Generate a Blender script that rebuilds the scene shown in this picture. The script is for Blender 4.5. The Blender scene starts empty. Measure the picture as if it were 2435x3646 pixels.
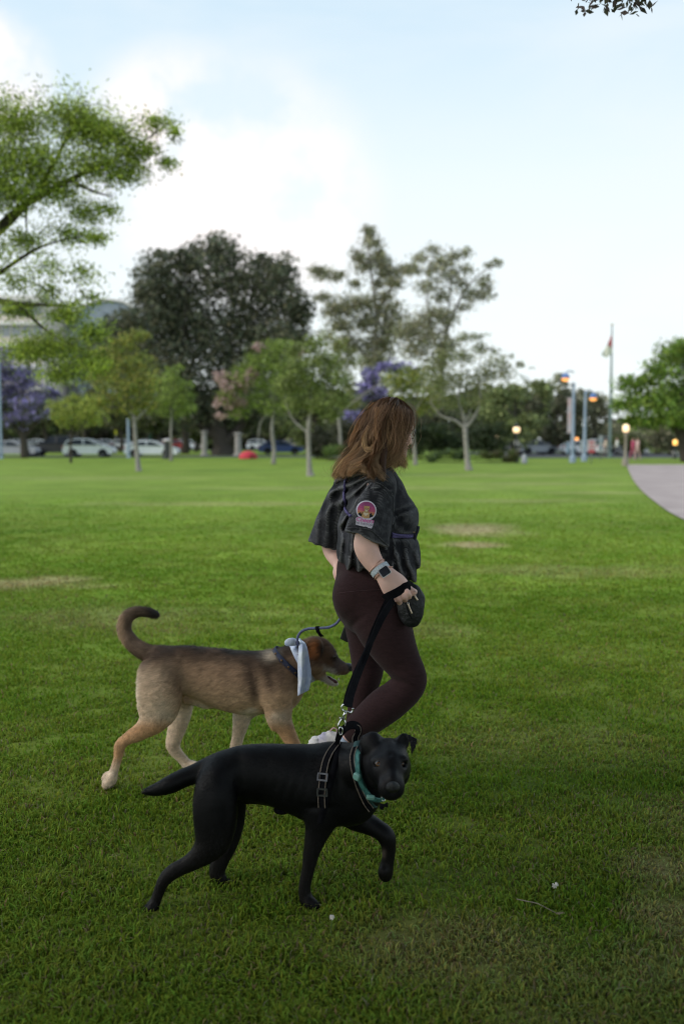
import bpy, math, random
import numpy as np
from mathutils import Vector, Matrix
from mathutils.bvhtree import BVHTree
PI = math.pi
R = math.radians
sc = bpy.context.scene
COL = sc.collection

# ------------------------------------------------------------ camera
F_PX = 3646 * 35 / 36            # focal length in pixels of the photograph
CAM_H = 1.46
PITCH = math.atan((1823 - 1568) / F_PX)
cam_d = bpy.data.cameras.new('camera')
cam_d.sensor_fit = 'VERTICAL'; cam_d.sensor_height = 36; cam_d.sensor_width = 24; cam_d.lens = 35
cam_d.clip_start = 0.05; cam_d.clip_end = 3000
cam_d.dof.use_dof = True; cam_d.dof.focus_distance = 3.75; cam_d.dof.aperture_fstop = 2.0
cam = bpy.data.objects.new('camera', cam_d); COL.objects.link(cam)
cam.location = (0, 0, CAM_H); cam.rotation_euler = (PI / 2 - PITCH, 0, 0)
sc.camera = cam

# ------------------------------------------------------------ sky, sun, exposure
SUN_EL, SUN_AZ = R(38), R(250)     # azimuth clockwise from +Y: behind and to the left of the camera
w = bpy.data.worlds.new('World'); sc.world = w; w.use_nodes = True
nt = w.node_tree; N = nt.nodes; L = nt.links; N.clear()
def nd(t, **k):
    n = N.new(t)
    for a, b in k.items(): setattr(n, a, b)
    return n
out = nd('ShaderNodeOutputWorld'); bg = nd('ShaderNodeBackground'); bg.inputs[1].default_value = 0.1
sky = nd('ShaderNodeTexSky'); sky.sky_type = 'NISHITA'; sky.sun_disc = False
sky.sun_elevation = SUN_EL; sky.sun_rotation = SUN_AZ; sky.air_density = 1.0; sky.dust_density = 2.0; sky.ozone_density = 1.0
tc = nd('ShaderNodeTexCoord'); sep = nd('ShaderNodeSeparateXYZ'); L.new(tc.outputs['Generated'], sep.inputs[0])
mp = nd('ShaderNodeMapping'); mp.inputs['Scale'].default_value = (1.3, 1.3, 4.5); L.new(tc.outputs['Generated'], mp.inputs[0])
n1 = nd('ShaderNodeTexNoise'); n1.inputs['Scale'].default_value = 1.7; n1.inputs['Detail'].default_value = 7; n1.inputs['Roughness'].default_value = .52
n1.inputs['Distortion'].default_value = .35
L.new(mp.outputs[0], n1.inputs[0])
r1 = nd('ShaderNodeMapRange'); r1.interpolation_type = 'SMOOTHSTEP'
r1.inputs[1].default_value = .44; r1.inputs[2].default_value = .66; r1.inputs[3].default_value = 0; r1.inputs[4].default_value = .6
L.new(n1.outputs[0], r1.inputs[0])
# milky veil: thick towards the horizon, thin overhead
r2 = nd('ShaderNodeMapRange'); r2.interpolation_type = 'SMOOTHSTEP'
r2.inputs[1].default_value = .13; r2.inputs[2].default_value = .55; r2.inputs[3].default_value = 1.0; r2.inputs[4].default_value = .0
L.new(sep.outputs[2], r2.inputs[0])
# one bright cumulus bank low on the left
def lobe(d, lo, hi):
    v = Vector(d).normalized()
    dp = nd('ShaderNodeVectorMath', operation='DOT_PRODUCT'); dp.inputs[1].default_value = v
    L.new(tc.outputs['Generated'], dp.inputs[0])
    m = nd('ShaderNodeMapRange'); m.interpolation_type = 'SMOOTHSTEP'
    m.inputs[1].default_value = math.cos(hi); m.inputs[2].default_value = math.cos(lo)
    L.new(dp.outputs['Value'], m.inputs[0]); return m
def pixdir(x, y):
    u = (x - 1217.5) / F_PX; v = -(y - 1823) / F_PX
    return Vector((u, math.cos(PITCH) + v * math.sin(PITCH), -math.sin(PITCH) + v * math.cos(PITCH)))
l1 = lobe(pixdir(640, 560), R(1.2), R(6.5)); l2 = lobe(pixdir(-60, 280), R(.6), R(4.2))
l3 = lobe(pixdir(900, 700), R(1.5), R(8))
n2 = nd('ShaderNodeTexNoise'); n2.inputs['Scale'].default_value = 9; n2.inputs['Detail'].default_value = 8; L.new(tc.outputs['Generated'], n2.inputs[0])
r3 = nd('ShaderNodeMapRange'); r3.interpolation_type = 'SMOOTHSTEP'; r3.inputs[1].default_value = .34; r3.inputs[2].default_value = .56; L.new(n2.outputs[0], r3.inputs[0])
def mth(op, a, b, clamp=False):
    m = nd('ShaderNodeMath', operation=op); m.use_clamp = clamp
    for i, q in enumerate((a, b)):
        if isinstance(q, (int, float)): m.inputs[i].default_value = q
        else: L.new(q, m.inputs[i])
    return m.outputs[0]
lob = mth('MAXIMUM', mth('MAXIMUM', l1.outputs[0], l2.outputs[0]), mth('MULTIPLY', l3.outputs[0], .6))
cum = mth('MULTIPLY', mth('MULTIPLY', lob, r3.outputs[0], True), .9)
# thin high overcast: the veil is bluish overhead and nearly white low down, with soft wisps in it
vc = nd('ShaderNodeMix', data_type='RGBA'); L.new(r2.outputs[0], vc.inputs[0]); vc.inputs[6].default_value = (4.2, 6.1, 7.6, 1); vc.inputs[7].default_value = (8.0, 8.6, 8.7, 1)
wc = nd('ShaderNodeMix', data_type='RGBA'); L.new(r1.outputs[0], wc.inputs[0]); L.new(vc.outputs[2], wc.inputs[6]); wc.inputs[7].default_value = (7.5, 8.0, 8.2, 1)
mx1 = nd('ShaderNodeMix', data_type='RGBA'); mx1.inputs[0].default_value = .86; L.new(sky.outputs[0], mx1.inputs[6]); L.new(wc.outputs[2], mx1.inputs[7])
mx2 = nd('ShaderNodeMix', data_type='RGBA'); L.new(cum, mx2.inputs[0]); L.new(mx1.outputs[2], mx2.inputs[6]); mx2.inputs[7].default_value = (9.8, 8.6, 8.2, 1)
L.new(mx2.outputs[2], bg.inputs[0]); L.new(bg.outputs[0], out.inputs[0])
sd = bpy.data.lights.new('sun', 'SUN'); sd.energy = 1.7; sd.angle = R(24); sd.color = (1, .93, .84)
so = bpy.data.objects.new('sun', sd); COL.objects.link(so)
sdir = Vector((math.sin(SUN_AZ) * math.cos(SUN_EL), math.cos(SUN_AZ) * math.cos(SUN_EL), math.sin(SUN_EL)))
so.rotation_euler = sdir.to_track_quat('Z', 'Y').to_euler(); so.location = (0, -20, 40)
sc.view_settings.view_transform = 'Standard'; sc.view_settings.look = 'None'; sc.view_settings.exposure = 0.43; sc.view_settings.gamma = 1
sc.cycles.use_denoising = True; sc.cycles.pixel_filter_type = 'BLACKMAN_HARRIS'; sc.cycles.filter_width = 1.1
sc.cycles.max_bounces = 6; sc.cycles.diffuse_bounces = 3; sc.cycles.glossy_bounces = 2; sc.cycles.transmission_bounces = 4; sc.cycles.transparent_max_bounces = 4

# ------------------------------------------------------------ layout helpers
def at(x, y, D):
    """the point at depth D (metres along +Y) seen at photo pixel (x, y)"""
    d = pixdir(x, y); return Vector((0, 0, CAM_H)) + d * (D / d.y)
def ground(x, y, z=0.0):
    d = pixdir(x, y); return Vector((0, 0, CAM_H)) + d * ((z - CAM_H) / d.z)
def mpp(D): return D / F_PX      # metres per photo pixel at depth D

def tag(o, label=None, cat=None, group=None, kind=None):
    if label: o['label'] = label
    if cat: o['category'] = cat
    if group: o['group'] = group
    if kind: o['kind'] = kind
    return o
def empty(name, loc, label=None, cat=None, group=None, rz=0):
    o = bpy.data.objects.new(name, None); COL.objects.link(o); o.empty_display_size = .2
    o.location = loc; o.rotation_euler = (0, 0, rz); return tag(o, label, cat, group)
def mesh_np(name, V, Fs, material, parent=None, smooth=True, attrs=None, local=False):
    """V (n,3); Fs: one array (m,3|4) or a list of such arrays / a list of polygons"""
    V = np.asarray(V, dtype=np.float32)
    me = bpy.data.meshes.new(name)
    if parent is not None and not local:
        V = V - np.array(parent.location, dtype=np.float32)
    if isinstance(Fs, np.ndarray): Fs = [Fs]
    if len(Fs) and isinstance(Fs[0], np.ndarray):
        me.vertices.add(len(V)); me.vertices.foreach_set('co', V.ravel())
        nl = sum(f.size for f in Fs); npol = sum(len(f) for f in Fs)
        me.loops.add(nl); me.loops.foreach_set('vertex_index', np.concatenate([f.ravel() for f in Fs]).astype(np.int32))
        me.polygons.add(npol)
        st = []; o = 0
        for f in Fs:
            st.append(o + np.arange(len(f)) * f.shape[1]); o += f.size
        me.polygons.foreach_set('loop_start', np.concatenate(st).astype(np.int32))
        me.update(calc_edges=True)
    else:
        me.from_pydata([tuple(map(float, v)) for v in V], [], [tuple(int(i) for i in f) for f in Fs])
    me.polygons.foreach_set('use_smooth', np.full(len(me.polygons), smooth))
    if attrs:
        for k, a in attrs.items():
            a = np.asarray(a, dtype=np.float32)
            if a.ndim == 1:
                at_ = me.attributes.new(k, 'FLOAT', 'POINT'); at_.data.foreach_set('value', a)
            else:
                if a.shape[1] == 3: a = np.concatenate([a, np.ones((len(a), 1), np.float32)], 1)
                at_ = me.attributes.new(k, 'FLOAT_COLOR', 'POINT'); at_.data.foreach_set('color', a.ravel())
    me.validate(clean_customdata=False); me.update()
    if material is not None: me.materials.append(material)
    o = bpy.data.objects.new(name, me); COL.objects.link(o)
    if parent is not None: o.parent = parent
    return o
class M:
    """collects boxes, tubes and lathes into ONE mesh"""
    def __init__(s): s.V = []; s.F = []; s.n = 0
    def add(s, V, F):
        s.V += [tuple(v) for v in V]; s.F += [tuple(i + s.n for i in f) for f in F]; s.n += len(V); return s
    def box(s, c, d, rz=0, ry=0, rx=0, bev=0):
        m = Matrix.Rotation(rz, 3, 'Z') @ Matrix.Rotation(ry, 3, 'Y') @ Matrix.Rotation(rx, 3, 'X')
        c = Vector(c)
        P = [c + m @ Vector((i * d[0] / 2, j * d[1] / 2, k * d[2] / 2)) for k in (-1, 1) for j in (-1, 1) for i in (-1, 1)]
        return s.add(P, [(0, 2, 3, 1), (4, 5, 7, 6), (0, 1, 5, 4), (2, 6, 7, 3), (0, 4, 6, 2), (1, 3, 7, 5)])
    def tube(s, pts, rad, k=8, cap=True, flat=None, closed=False):
        V, F = tube_np(pts, rad, k, flat, closed); return s.add(V, F + ([] if (closed or not cap) else caps(len(V), k)))
    def lathe(s, base, prof, k=16):
        base = Vector(base); V = []; 
        for r, z in prof:
            for i in range(k):
                a = 2 * PI * i / k; V.append(base + Vector((r * math.cos(a), r * math.sin(a), z)))
        n = len(prof); F = []
        for j in range(n - 1):
            for i in range(k):
                F.append((j * k + i, j * k + (i + 1) % k, (j + 1) * k + (i + 1) % k, (j + 1) * k + i))
        F.append(tuple(range(k - 1, -1, -1))); F.append(tuple((n - 1) * k + i for i in range(k)))
        return s.add(V, F)
    def build(s, name, material, parent=None, smooth=False, local=False, auto=None):
        o = mesh_np(name, np.array(s.V, dtype=np.float32).reshape(-1, 3), s.F, material, parent, smooth, local=local)
        if auto: o.data.set_sharp_from_angle(angle=R(auto))
        return o
def caps(n, k): return [tuple(range(k - 1, -1, -1)), tuple(range(n - k, n))]
def tube_np(pts, rad, k=8, flat=None, closed=False):
    P = [Vector(p) for p in pts]; n = len(P)
    if isinstance(rad, (int, float)): rad = [rad] * n
    V = []; up = None
    for i in range(n):
        if closed: t = P[(i + 1) % n] - P[i - 1]
        else: t = P[min(i + 1, n - 1)] - P[max(i - 1, 0)]
        if t.length < 1e-9: t = Vector((0, 0, 1))
        t.normalize()
        if up is None: up = t.cross(Vector((0.3, 0.2, 1)) if abs(t.z) < .9 else Vector((1, .1, 0))).normalized()
        else:
            up = up - t * up.dot(t); up = up.normalized() if up.length > 1e-6 else t.orthogonal().normalized()
        b = t.cross(up)
        for j in range(k):
            a = 2 * PI * j / k; V.append(P[i] + (up * math.cos(a) + b * math.sin(a)) * rad[i])
    F = []
    for i in range(n if closed else n - 1):
        i2 = (i + 1) % n
        for j in range(k):
            F.append((i * k + j, i * k + (j + 1) % k, i2 * k + (j + 1) % k, i2 * k + j))
    return V, F
def spline(pts, n=8):
    """Catmull-Rom through rows of numbers (any dimension)"""
    P = np.array([list(p) for p in pts], dtype=float); out = []
    for i in range(len(P) - 1):
        p0, p1, p2, p3 = P[max(i - 1, 0)], P[i], P[i + 1], P[min(i + 2, len(P) - 1)]
        for t in np.arange(n) / n:
            out.append(.5 * (2 * p1 + (p2 - p0) * t + (2 * p0 - 5 * p1 + 4 * p2 - p3) * t * t + (3 * p1 - p0 - 3 * p2 + p3) * t ** 3))
    out.append(P[-1]); return np.array(out)

# ------------------------------------------------------------ value noise
_rs = np.random.RandomState(7); _tab = _rs.rand(65536).astype(np.float32)
def vnoise(P, seed=0):
    P = np.asarray(P, dtype=np.float32); i = np.floor(P).astype(np.int64); f = P - i; f = f * f * (3 - 2 * f)
    r = 0
    for dx in (0, 1):
        for dy in (0, 1):
            for dz in (0, 1):
                h = ((i[..., 0] + dx) * 73856093 ^ (i[..., 1] + dy) * 19349663 ^ (i[..., 2] + dz) * 83492791 ^ seed * 2654435) & 65535
                wgt = (f[..., 0] if dx else 1 - f[..., 0]) * (f[..., 1] if dy else 1 - f[..., 1]) * (f[..., 2] if dz else 1 - f[..., 2])
                r = r + wgt * _tab[h]
    return r
def fbm(P, o=3, seed=0):
    r = 0; a = .5; s = 0; P = np.asarray(P, dtype=np.float32)
    for k in range(o): r = r + a * vnoise(P * 2 ** k, seed + k); s += a; a *= .5
    return r / s

# ------------------------------------------------------------ materials
MATS = {}
def mat(name, c1, c2=None, scale=8, rough=.7, bump=0, bscale=None, metal=0, spec=.5, emit=None, estr=0, detail=4, stretch=None, sheen=0):
    if name in MATS: return MATS[name]
    m = bpy.data.materials.new(name); m.use_nodes = True; t = m.node_tree; b = t.nodes['Principled BSDF']
    c2 = c2 or tuple(x * .75 for x in c1)
    co = t.nodes.new('ShaderNodeTexCoord'); src = co.outputs['Object']
    if stretch:
        mpn = t.nodes.new('ShaderNodeMapping'); mpn.inputs['Scale'].default_value = stretch; t.links.new(src, mpn.inputs[0]); src = mpn.outputs[0]
    n = t.nodes.new('ShaderNodeTexNoise'); n.inputs['Scale'].default_value = scale; n.inputs['Detail'].default_value = detail
    t.links.new(src, n.inputs[0])
    rp = t.nodes.new('ShaderNodeValToRGB'); rp.color_ramp.elements[0].position = .33; rp.color_ramp.elements[1].position = .67
    rp.color_ramp.elements[0].color = (*c2, 1); rp.color_ramp.elements[1].color = (*c1, 1)
    t.links.new(n.outputs[0], rp.inputs[0]); t.links.new(rp.outputs[0], b.inputs['Base Color'])
    b.inputs['Roughness'].default_value = rough; b.inputs['Metallic'].default_value = metal; b.inputs['Specular IOR Level'].default_value = spec
    if sheen: b.inputs['Sheen Weight'].default_value = sheen
    if emit: b.inputs['Emission Color'].default_value = (*emit, 1); b.inputs['Emission Strength'].default_value = estr
    if bump:
        bn = t.nodes.new('ShaderNodeBump'); bn.inputs['Strength'].default_value = bump; bn.inputs['Distance'].default_value = .01
        n3 = t.nodes.new('ShaderNodeTexNoise'); n3.inputs['Scale'].default_value = bscale or scale * 4; n3.inputs['Detail'].default_value = 3
        t.links.new(src, n3.inputs[0]); t.links.new(n3.outputs[0], bn.inputs['Height']); t.links.new(bn.outputs[0], b.inputs['Normal'])
    MATS[name] = m; return m
def attr_mat(name, rough=.8, spec=.3, noise=.25, nscale=60, trans=0, bump=0, bscale=200, sheen=0, stretch=None, tcol=None):
    """base colour from the mesh attribute 'col' times a fine noise"""
    if name in MATS: return MATS[name]
    m = bpy.data.materials.new(name); m.use_nodes = True; t = m.node_tree; b = t.nodes['Principled BSDF']
    a = t.nodes.new('ShaderNodeAttribute'); a.attribute_name = 'col'
    co = t.nodes.new('ShaderNodeTexCoord'); src = co.outputs['Object']
    if stretch:
        mpn = t.nodes.new('ShaderNodeMapping'); mpn.inputs['Scale'].default_value = stretch; t.links.new(src, mpn.inputs[0]); src = mpn.outputs[0]
    n = t.nodes.new('ShaderNodeTexNoise'); n.inputs['Scale'].default_value = nscale; n.inputs['Detail'].default_value = 3; t.links.new(src, n.inputs[0])
    mr = t.nodes.new('ShaderNodeMapRange'); mr.inputs[1].default_value = .3; mr.inputs[2].default_value = .7
    mr.inputs[3].default_value = 1 - noise; mr.inputs[4].default_value = 1 + noise; t.links.new(n.outputs[0], mr.inputs[0])
    vm = t.nodes.new('ShaderNodeVectorMath'); vm.operation = 'SCALE'; t.links.new(a.outputs['Color'], vm.inputs[0]); t.links.new(mr.outputs[0], vm.inputs['Scale'])
    t.links.new(vm.outputs[0], b.inputs['Base Color']); b.inputs['Roughness'].default_value = rough; b.inputs['Specular IOR Level'].default_value = spec
    if sheen: b.inputs['Sheen Weight'].default_value = sheen
    if bump:
        bn = t.nodes.new('ShaderNodeBump'); bn.inputs['Strength'].default_value = bump; bn.inputs['Distance'].default_value = .004
        n3 = t.nodes.new('ShaderNodeTexNoise'); n3.inputs['Scale'].default_value = bscale; t.links.new(src, n3.inputs[0])
        t.links.new(n3.outputs[0], bn.inputs['Height']); t.links.new(bn.outputs[0], b.inputs['Normal'])
    if trans:
        tr = t.nodes.new('ShaderNodeBsdfTranslucent'); t.links.new(vm.outputs[0], tr.inputs[0])
        mx = t.nodes.new('ShaderNodeMixShader'); mx.inputs[0].default_value = trans
        o = t.nodes['Material Output']; t.links.new(b.outputs[0], mx.inputs[1]); t.links.new(tr.outputs[0], mx.inputs[2]); t.links.new(mx.outputs[0], o.inputs[0])
    MATS[name] = m; return m
# ------------------------------------------------------------ ground
PATH_EDGE = [ground(x, y) for x, y in ((2228, 1654), (2243, 1690), (2262, 1722), (2292, 1755), (2335, 1790), (2380, 1822), (2435, 1850), (2560, 1905), (2800, 1990), (3400, 2150))]
PE_Y = np.array([p.y for p in PATH_EDGE][::-1]); PE_X = np.array([p.x for p in PATH_EDGE][::-1])
DRY = []     # worn, straw-coloured patches of the lawn: centre x, y, radii, strength
for px, py, rx, ry, s in ((1700, 1882, .62, .95, 1.0), (1695, 1935, .42, .5, 1.0), (60, 2068, .75, .5, .7), (1900, 1720, 3, 1.0, .35), (1280, 1735, 5, 1.2, .3), (2180, 1752, 1.4, .5, .45),
                          (2050, 1750, .9, .5, .35), (2370, 3080, .15, .2, .5), (2420, 3250, .16, .2, .45), (2050, 3560, .3, .14, .2), (2320, 3420, .2, .16, .3), (2400, 2900, .2, .25, .2), (1950, 3430, .2, .12, .25),
                          (900, 1790, 3, .8, .35), (1750, 1690, 5, 2, .3), (450, 2180, 1.0, .7, .22), (2080, 2030, 1.3, .6, .25), (1990, 2660, .5, .4, .1), (400, 1700, 4, 2, .25), (1830, 1780, 2, .6, .3), (1560, 2230, .4, .25, .2), (1700, 3350, .3, .2, .35)):
    g = ground(px, py); DRY.append((g.x, g.y, rx, ry, s))
def lawn_fields(X, Y):
    P = np.stack([X, Y, np.zeros_like(X)], -1)
    dry = np.zeros_like(X)
    wob = (fbm(P * 1.7, 3, 5) - .5) * 1.5
    for cx, cy, rx, ry, s in DRY:
        r = np.sqrt(((X - cx) / rx) ** 2 + ((Y - cy) / ry) ** 2) + wob
        dry = np.maximum(dry, s * np.clip(1.6 - r * 1.15, 0, 1))
    return dry, fbm(P * .35, 3, 11), fbm(P * 2.3, 3, 17)
def grid_coords():
    ys = np.concatenate([[-400, -120, -40, -12, -4], np.arange(-2, 14, .12), np.arange(14, 40, .35), np.arange(40, 120, 1.5), [130, 160, 220, 340, 600, 1200]])
    s = np.concatenate([-np.geomspace(.02, 1, 60)[::-1], [0], np.geomspace(.02, 1, 60)])
    s = np.linspace(-1, 1, 121)
    return ys, s
ys, ss = grid_coords()
W_ = np.maximum(7, np.abs(ys) * 1.0 + 4); W_ = np.where(ys > 120, 1200, W_); W_ = np.where(ys < -3, 400, W_)
Xg = ss[None, :] * W_[:, None]; Yg = np.repeat(ys[:, None], len(ss), 1)
dry, n_a, n_b = lawn_fields(Xg, Yg)
GREEN_A = np.array((.158, .248, .022)); GREEN_B = np.array((.122, .205, .015)); STRAW = np.array((.42, .34, .17)); YEL = np.array((.27, .30, .055))
def lawn_col(dry, na, nb):
    t = np.clip((na - .35) / .3, 0, 1)[..., None]; u = np.clip((nb - .35) / .3, 0, 1)[..., None]
    c = GREEN_B * (1 - t) + GREEN_A * t; c = c * (1 - .30 * u) + YEL * .30 * u
    return c * (1 - dry[..., None]) + STRAW * dry[..., None]
cg = lawn_col(dry, n_a, n_b); fr_ = np.clip((Yg - 12) / 25, 0, 1)[..., None] * .35; cg = cg * (1 - fr_) + np.array((.205, .258, .062)) * fr_
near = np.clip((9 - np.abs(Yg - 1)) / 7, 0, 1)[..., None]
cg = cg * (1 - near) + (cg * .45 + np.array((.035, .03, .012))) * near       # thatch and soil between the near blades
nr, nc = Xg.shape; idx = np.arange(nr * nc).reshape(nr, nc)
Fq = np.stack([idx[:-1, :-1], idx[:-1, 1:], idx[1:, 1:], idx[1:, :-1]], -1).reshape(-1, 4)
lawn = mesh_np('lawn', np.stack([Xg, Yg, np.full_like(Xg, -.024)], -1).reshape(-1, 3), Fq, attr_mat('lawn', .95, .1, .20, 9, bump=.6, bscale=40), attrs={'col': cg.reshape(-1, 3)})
tag(lawn, kind='structure')
# light mowing-swirl and clover streaks: a second, larger noise in the lawn shader
t = MATS['lawn'].node_tree
n9 = t.nodes.new('ShaderNodeTexNoise'); n9.inputs['Scale'].default_value = .55; n9.inputs['Detail'].default_value = 5
co9 = t.nodes.new('ShaderNodeTexCoord'); t.links.new(co9.outputs['Object'], n9.inputs[0])
mr9 = t.nodes.new('ShaderNodeMapRange'); mr9.inputs[1].default_value = .3; mr9.inputs[2].default_value = .7; mr9.inputs[3].default_value = .84; mr9.inputs[4].default_value = 1.16
t.links.new(n9.outputs[0], mr9.inputs[0])
b9 = t.nodes['Principled BSDF']; lk = b9.inputs['Base Color'].links[0].from_socket
v9 = t.nodes.new('ShaderNodeVectorMath'); v9.operation = 'SCALE'; t.links.new(lk, v9.inputs[0]); t.links.new(mr9.outputs[0], v9.inputs['Scale']); t.links.new(v9.outputs[0], b9.inputs['Base Color'])

# paved path on the right, 4 mm above the lawn sheet
far_y = PATH_EDGE[0].y
pv = [tuple(p) for p in PATH_EDGE]; 
pe = spline([(p.x, p.y) for p in PATH_EDGE], 6)
pv = [(x, y, .004) for x, y in pe] + [(60, 4, .004), (60, far_y - 1, .004)]
m_path = mat('path_concrete', (.41, .325, .30), (.31, .24, .225), .9, .95, .3, 60, detail=9)
path = mesh_np('path', pv, [tuple(range(len(pv)))[::-1]], m_path, smooth=False); tag(path, kind='structure')
# asphalt: the street behind the left half, the car park behind the right half
m_asph = mat('asphalt', (.065, .065, .07), (.05, .05, .052), 2, .9)
def sheet(name, x0, x1, y0, y1, z, m):
    o = mesh_np(name, [(x0, y0, z), (x1, y0, z), (x1, y1, z), (x0, y1, z)], [(0, 1, 2, 3)], m, smooth=False); return tag(o, kind='structure')
sheet('street', -120, 2, 86.5, 95, .004, m_asph)
sheet('car_park', 14, 50, 84, 122, .005, m_asph)
sheet('far_street', -160, 40, 148, 158, .004, m_asph)

# ------------------------------------------------------------ grass blades (uncountable: stuff)
FEET = [ground(x, y) for x, y in ((545, 3262), (835, 3160), (1103, 3235), (1130, 3240), (860, 3165), (385, 2800), (700, 2742), (690, 2735), (1100, 2800))]
def sm_(x, a, b): t = np.clip((x - a) / (b - a), 0, 1); return t * t * (3 - 2 * t)
def make_grass():
    rs = np.random.RandomState(3)
    n = 1080000
    # depth distribution: density falls with distance
    u = rs.rand(n); Dn, Df = 1.7, 30.
    Y = Dn * (Df / Dn) ** (u ** 1.15)
    X = (rs.rand(n) * 2 - 1) * (.60 * Y + .8)
    keep = X < np.interp(Y, PE_Y, PE_X) - .03 + rs.randn(n) * .05
    X, Y = X[keep], Y[keep]; n = len(X)
    dry, na, nb = lawn_fields(X, Y)
    tuft = fbm(np.stack([X * 9, Y * 9, X * 0], -1), 2, 23)
    gap = fbm(np.stack([X * 4.5, Y * 4.5, X * 0], -1), 2, 31)
    k2 = (rs.rand(n) < np.clip(.5 + (gap - .3) * 2.2, .35, 1) * (1 - sm_(Y, 13, 30))); X, Y, dry, na, nb, tuft = [a[k2] for a in (X, Y, dry, na, nb, tuft)]; n = len(X)
    far = np.clip((Y - 3) / 20, 0, 1)
    H = (.011 + .027 * rs.rand(n) ** 1.5) * (.55 + .9 * tuft) * (1 - .35 * dry) * (1 - .25 * far)
    tr_ = np.ones(n)
    for g_ in FEET: tr_ = np.minimum(tr_, .62 + .38 * sm_(np.hypot(X - g_.x, (Y - (g_.y - .02)) * .9), .02, .09))
    H = H * tr_
    Wd = (.0013 + .0017 * rs.rand(n)) * (1 + Y / 7)
    az = rs.rand(n) * 2 * PI; lean = H * (.25 + 1.0 * rs.rand(n) ** 1.4)
    dx, dy = np.cos(az), np.sin(az)
    fx, fy = -dy + 0 * dx, dx
    turn = rs.rand(n) * 2 * PI; wx, wy = np.cos(turn), np.sin(turn)
    B = np.stack([X, Y, np.full(n, -.026)], -1)
    L1 = B + np.stack([dx * lean * .3, dy * lean * .3, H * .62], -1)
    T = B + np.stack([dx * lean, dy * lean, H * (1 - .28 * (lean / H).clip(0, 1))], -1)
    wv = np.stack([wx * Wd, wy * Wd, np.zeros(n)], -1)
    V = np.stack([B - wv, B + wv, L1 + wv * .8, L1 - wv * .8, T], 1).reshape(-1, 3)
    o = np.arange(n)[:, None] * 5
    Q = o + np.array([0, 1, 2, 3]); T3 = o + np.array([3, 2, 4])
    c = lawn_col(dry, na, nb) * 1.05
    br = (.75 + .6 * rs.rand(n))[:, None]; c = c * br * np.array((1.0, 1.0, 1.0))
    dead = rs.rand(n) < .035 + .06 * np.clip((nb - .45) * 4, 0, 1) + .10 * np.clip((X - .7) / .8, 0, 1) * .55 * np.clip((5 - Y) / 2, 0, 1) + dry * .5
    c[dead] = (STRAW * .62) * (.6 + .6 * rs.rand(dead.sum()))[:, None]
    blue = rs.rand(n)[:, None]; c = c * (1 + (blue - .5) * np.array((-.35, .1, .25)))
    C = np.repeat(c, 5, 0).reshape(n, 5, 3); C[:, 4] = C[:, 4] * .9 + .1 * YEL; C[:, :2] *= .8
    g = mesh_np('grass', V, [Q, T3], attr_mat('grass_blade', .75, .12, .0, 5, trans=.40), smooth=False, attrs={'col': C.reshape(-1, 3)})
    tag(g, 'short uneven green lawn blades with scattered dry straw', 'grass', kind='stuff')
make_grass()

# ------------------------------------------------------------ trees
m_leaf = attr_mat('leaf', .6, .3, .0, 5, trans=.32)
m_bark_grey = mat('bark_grey', (.34, .31, .28), (.2, .18, .16), 7, .9, .6, 30)
m_bark_dark = mat('bark_dark', (.075, .06, .05), (.045, .036, .03), 5, .95, .6, 20)
m_bark_pale = mat('bark_pale', (.42, .39, .36), (.28, .25, .23), 4, .9, .5, 20)
def leaf_mesh(name, C, S, cols, rs, parent, aspect=.55, droop=0., curl=0):
    n = len(C)
    d = rs.randn(n, 3); d[:, 2] -= droop; d /= np.linalg.norm(d, axis=1)[:, None]
    q = rs.randn(n, 3); s = np.cross(d, q); s /= np.linalg.norm(s, axis=1)[:, None] + 1e-9
    S = S[:, None]
    V = np.stack([C - d * S * .5, C + s * S * .5 * aspect, C + d * S * .5, C - s * S * .5 * aspect], 1).reshape(-1, 3)
    F = np.arange(n * 4).reshape(n, 4)
    return mesh_np(name, V, F, m_leaf, parent, smooth=False, attrs={'col': np.repeat(cols, 4, 0)})
def jit(cs, n, rs, var=.35):
    cs = np.array(cs); k = rs.randint(0, len(cs), n); return cs[k] * (1 - var + 2 * var * rs.rand(n))[:, None]
LB = dict(feathery_tree=2.0, fig_tree=2.6, eucalyptus_tree=3.0, jacaranda_tree=1.35, park_tree=np.array((2.35, 2.35, 1.6)), belt_tree=2.5, broadleaf_tree=np.array((2.2, 2.0, 1.6)), street_tree=1.8)
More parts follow.
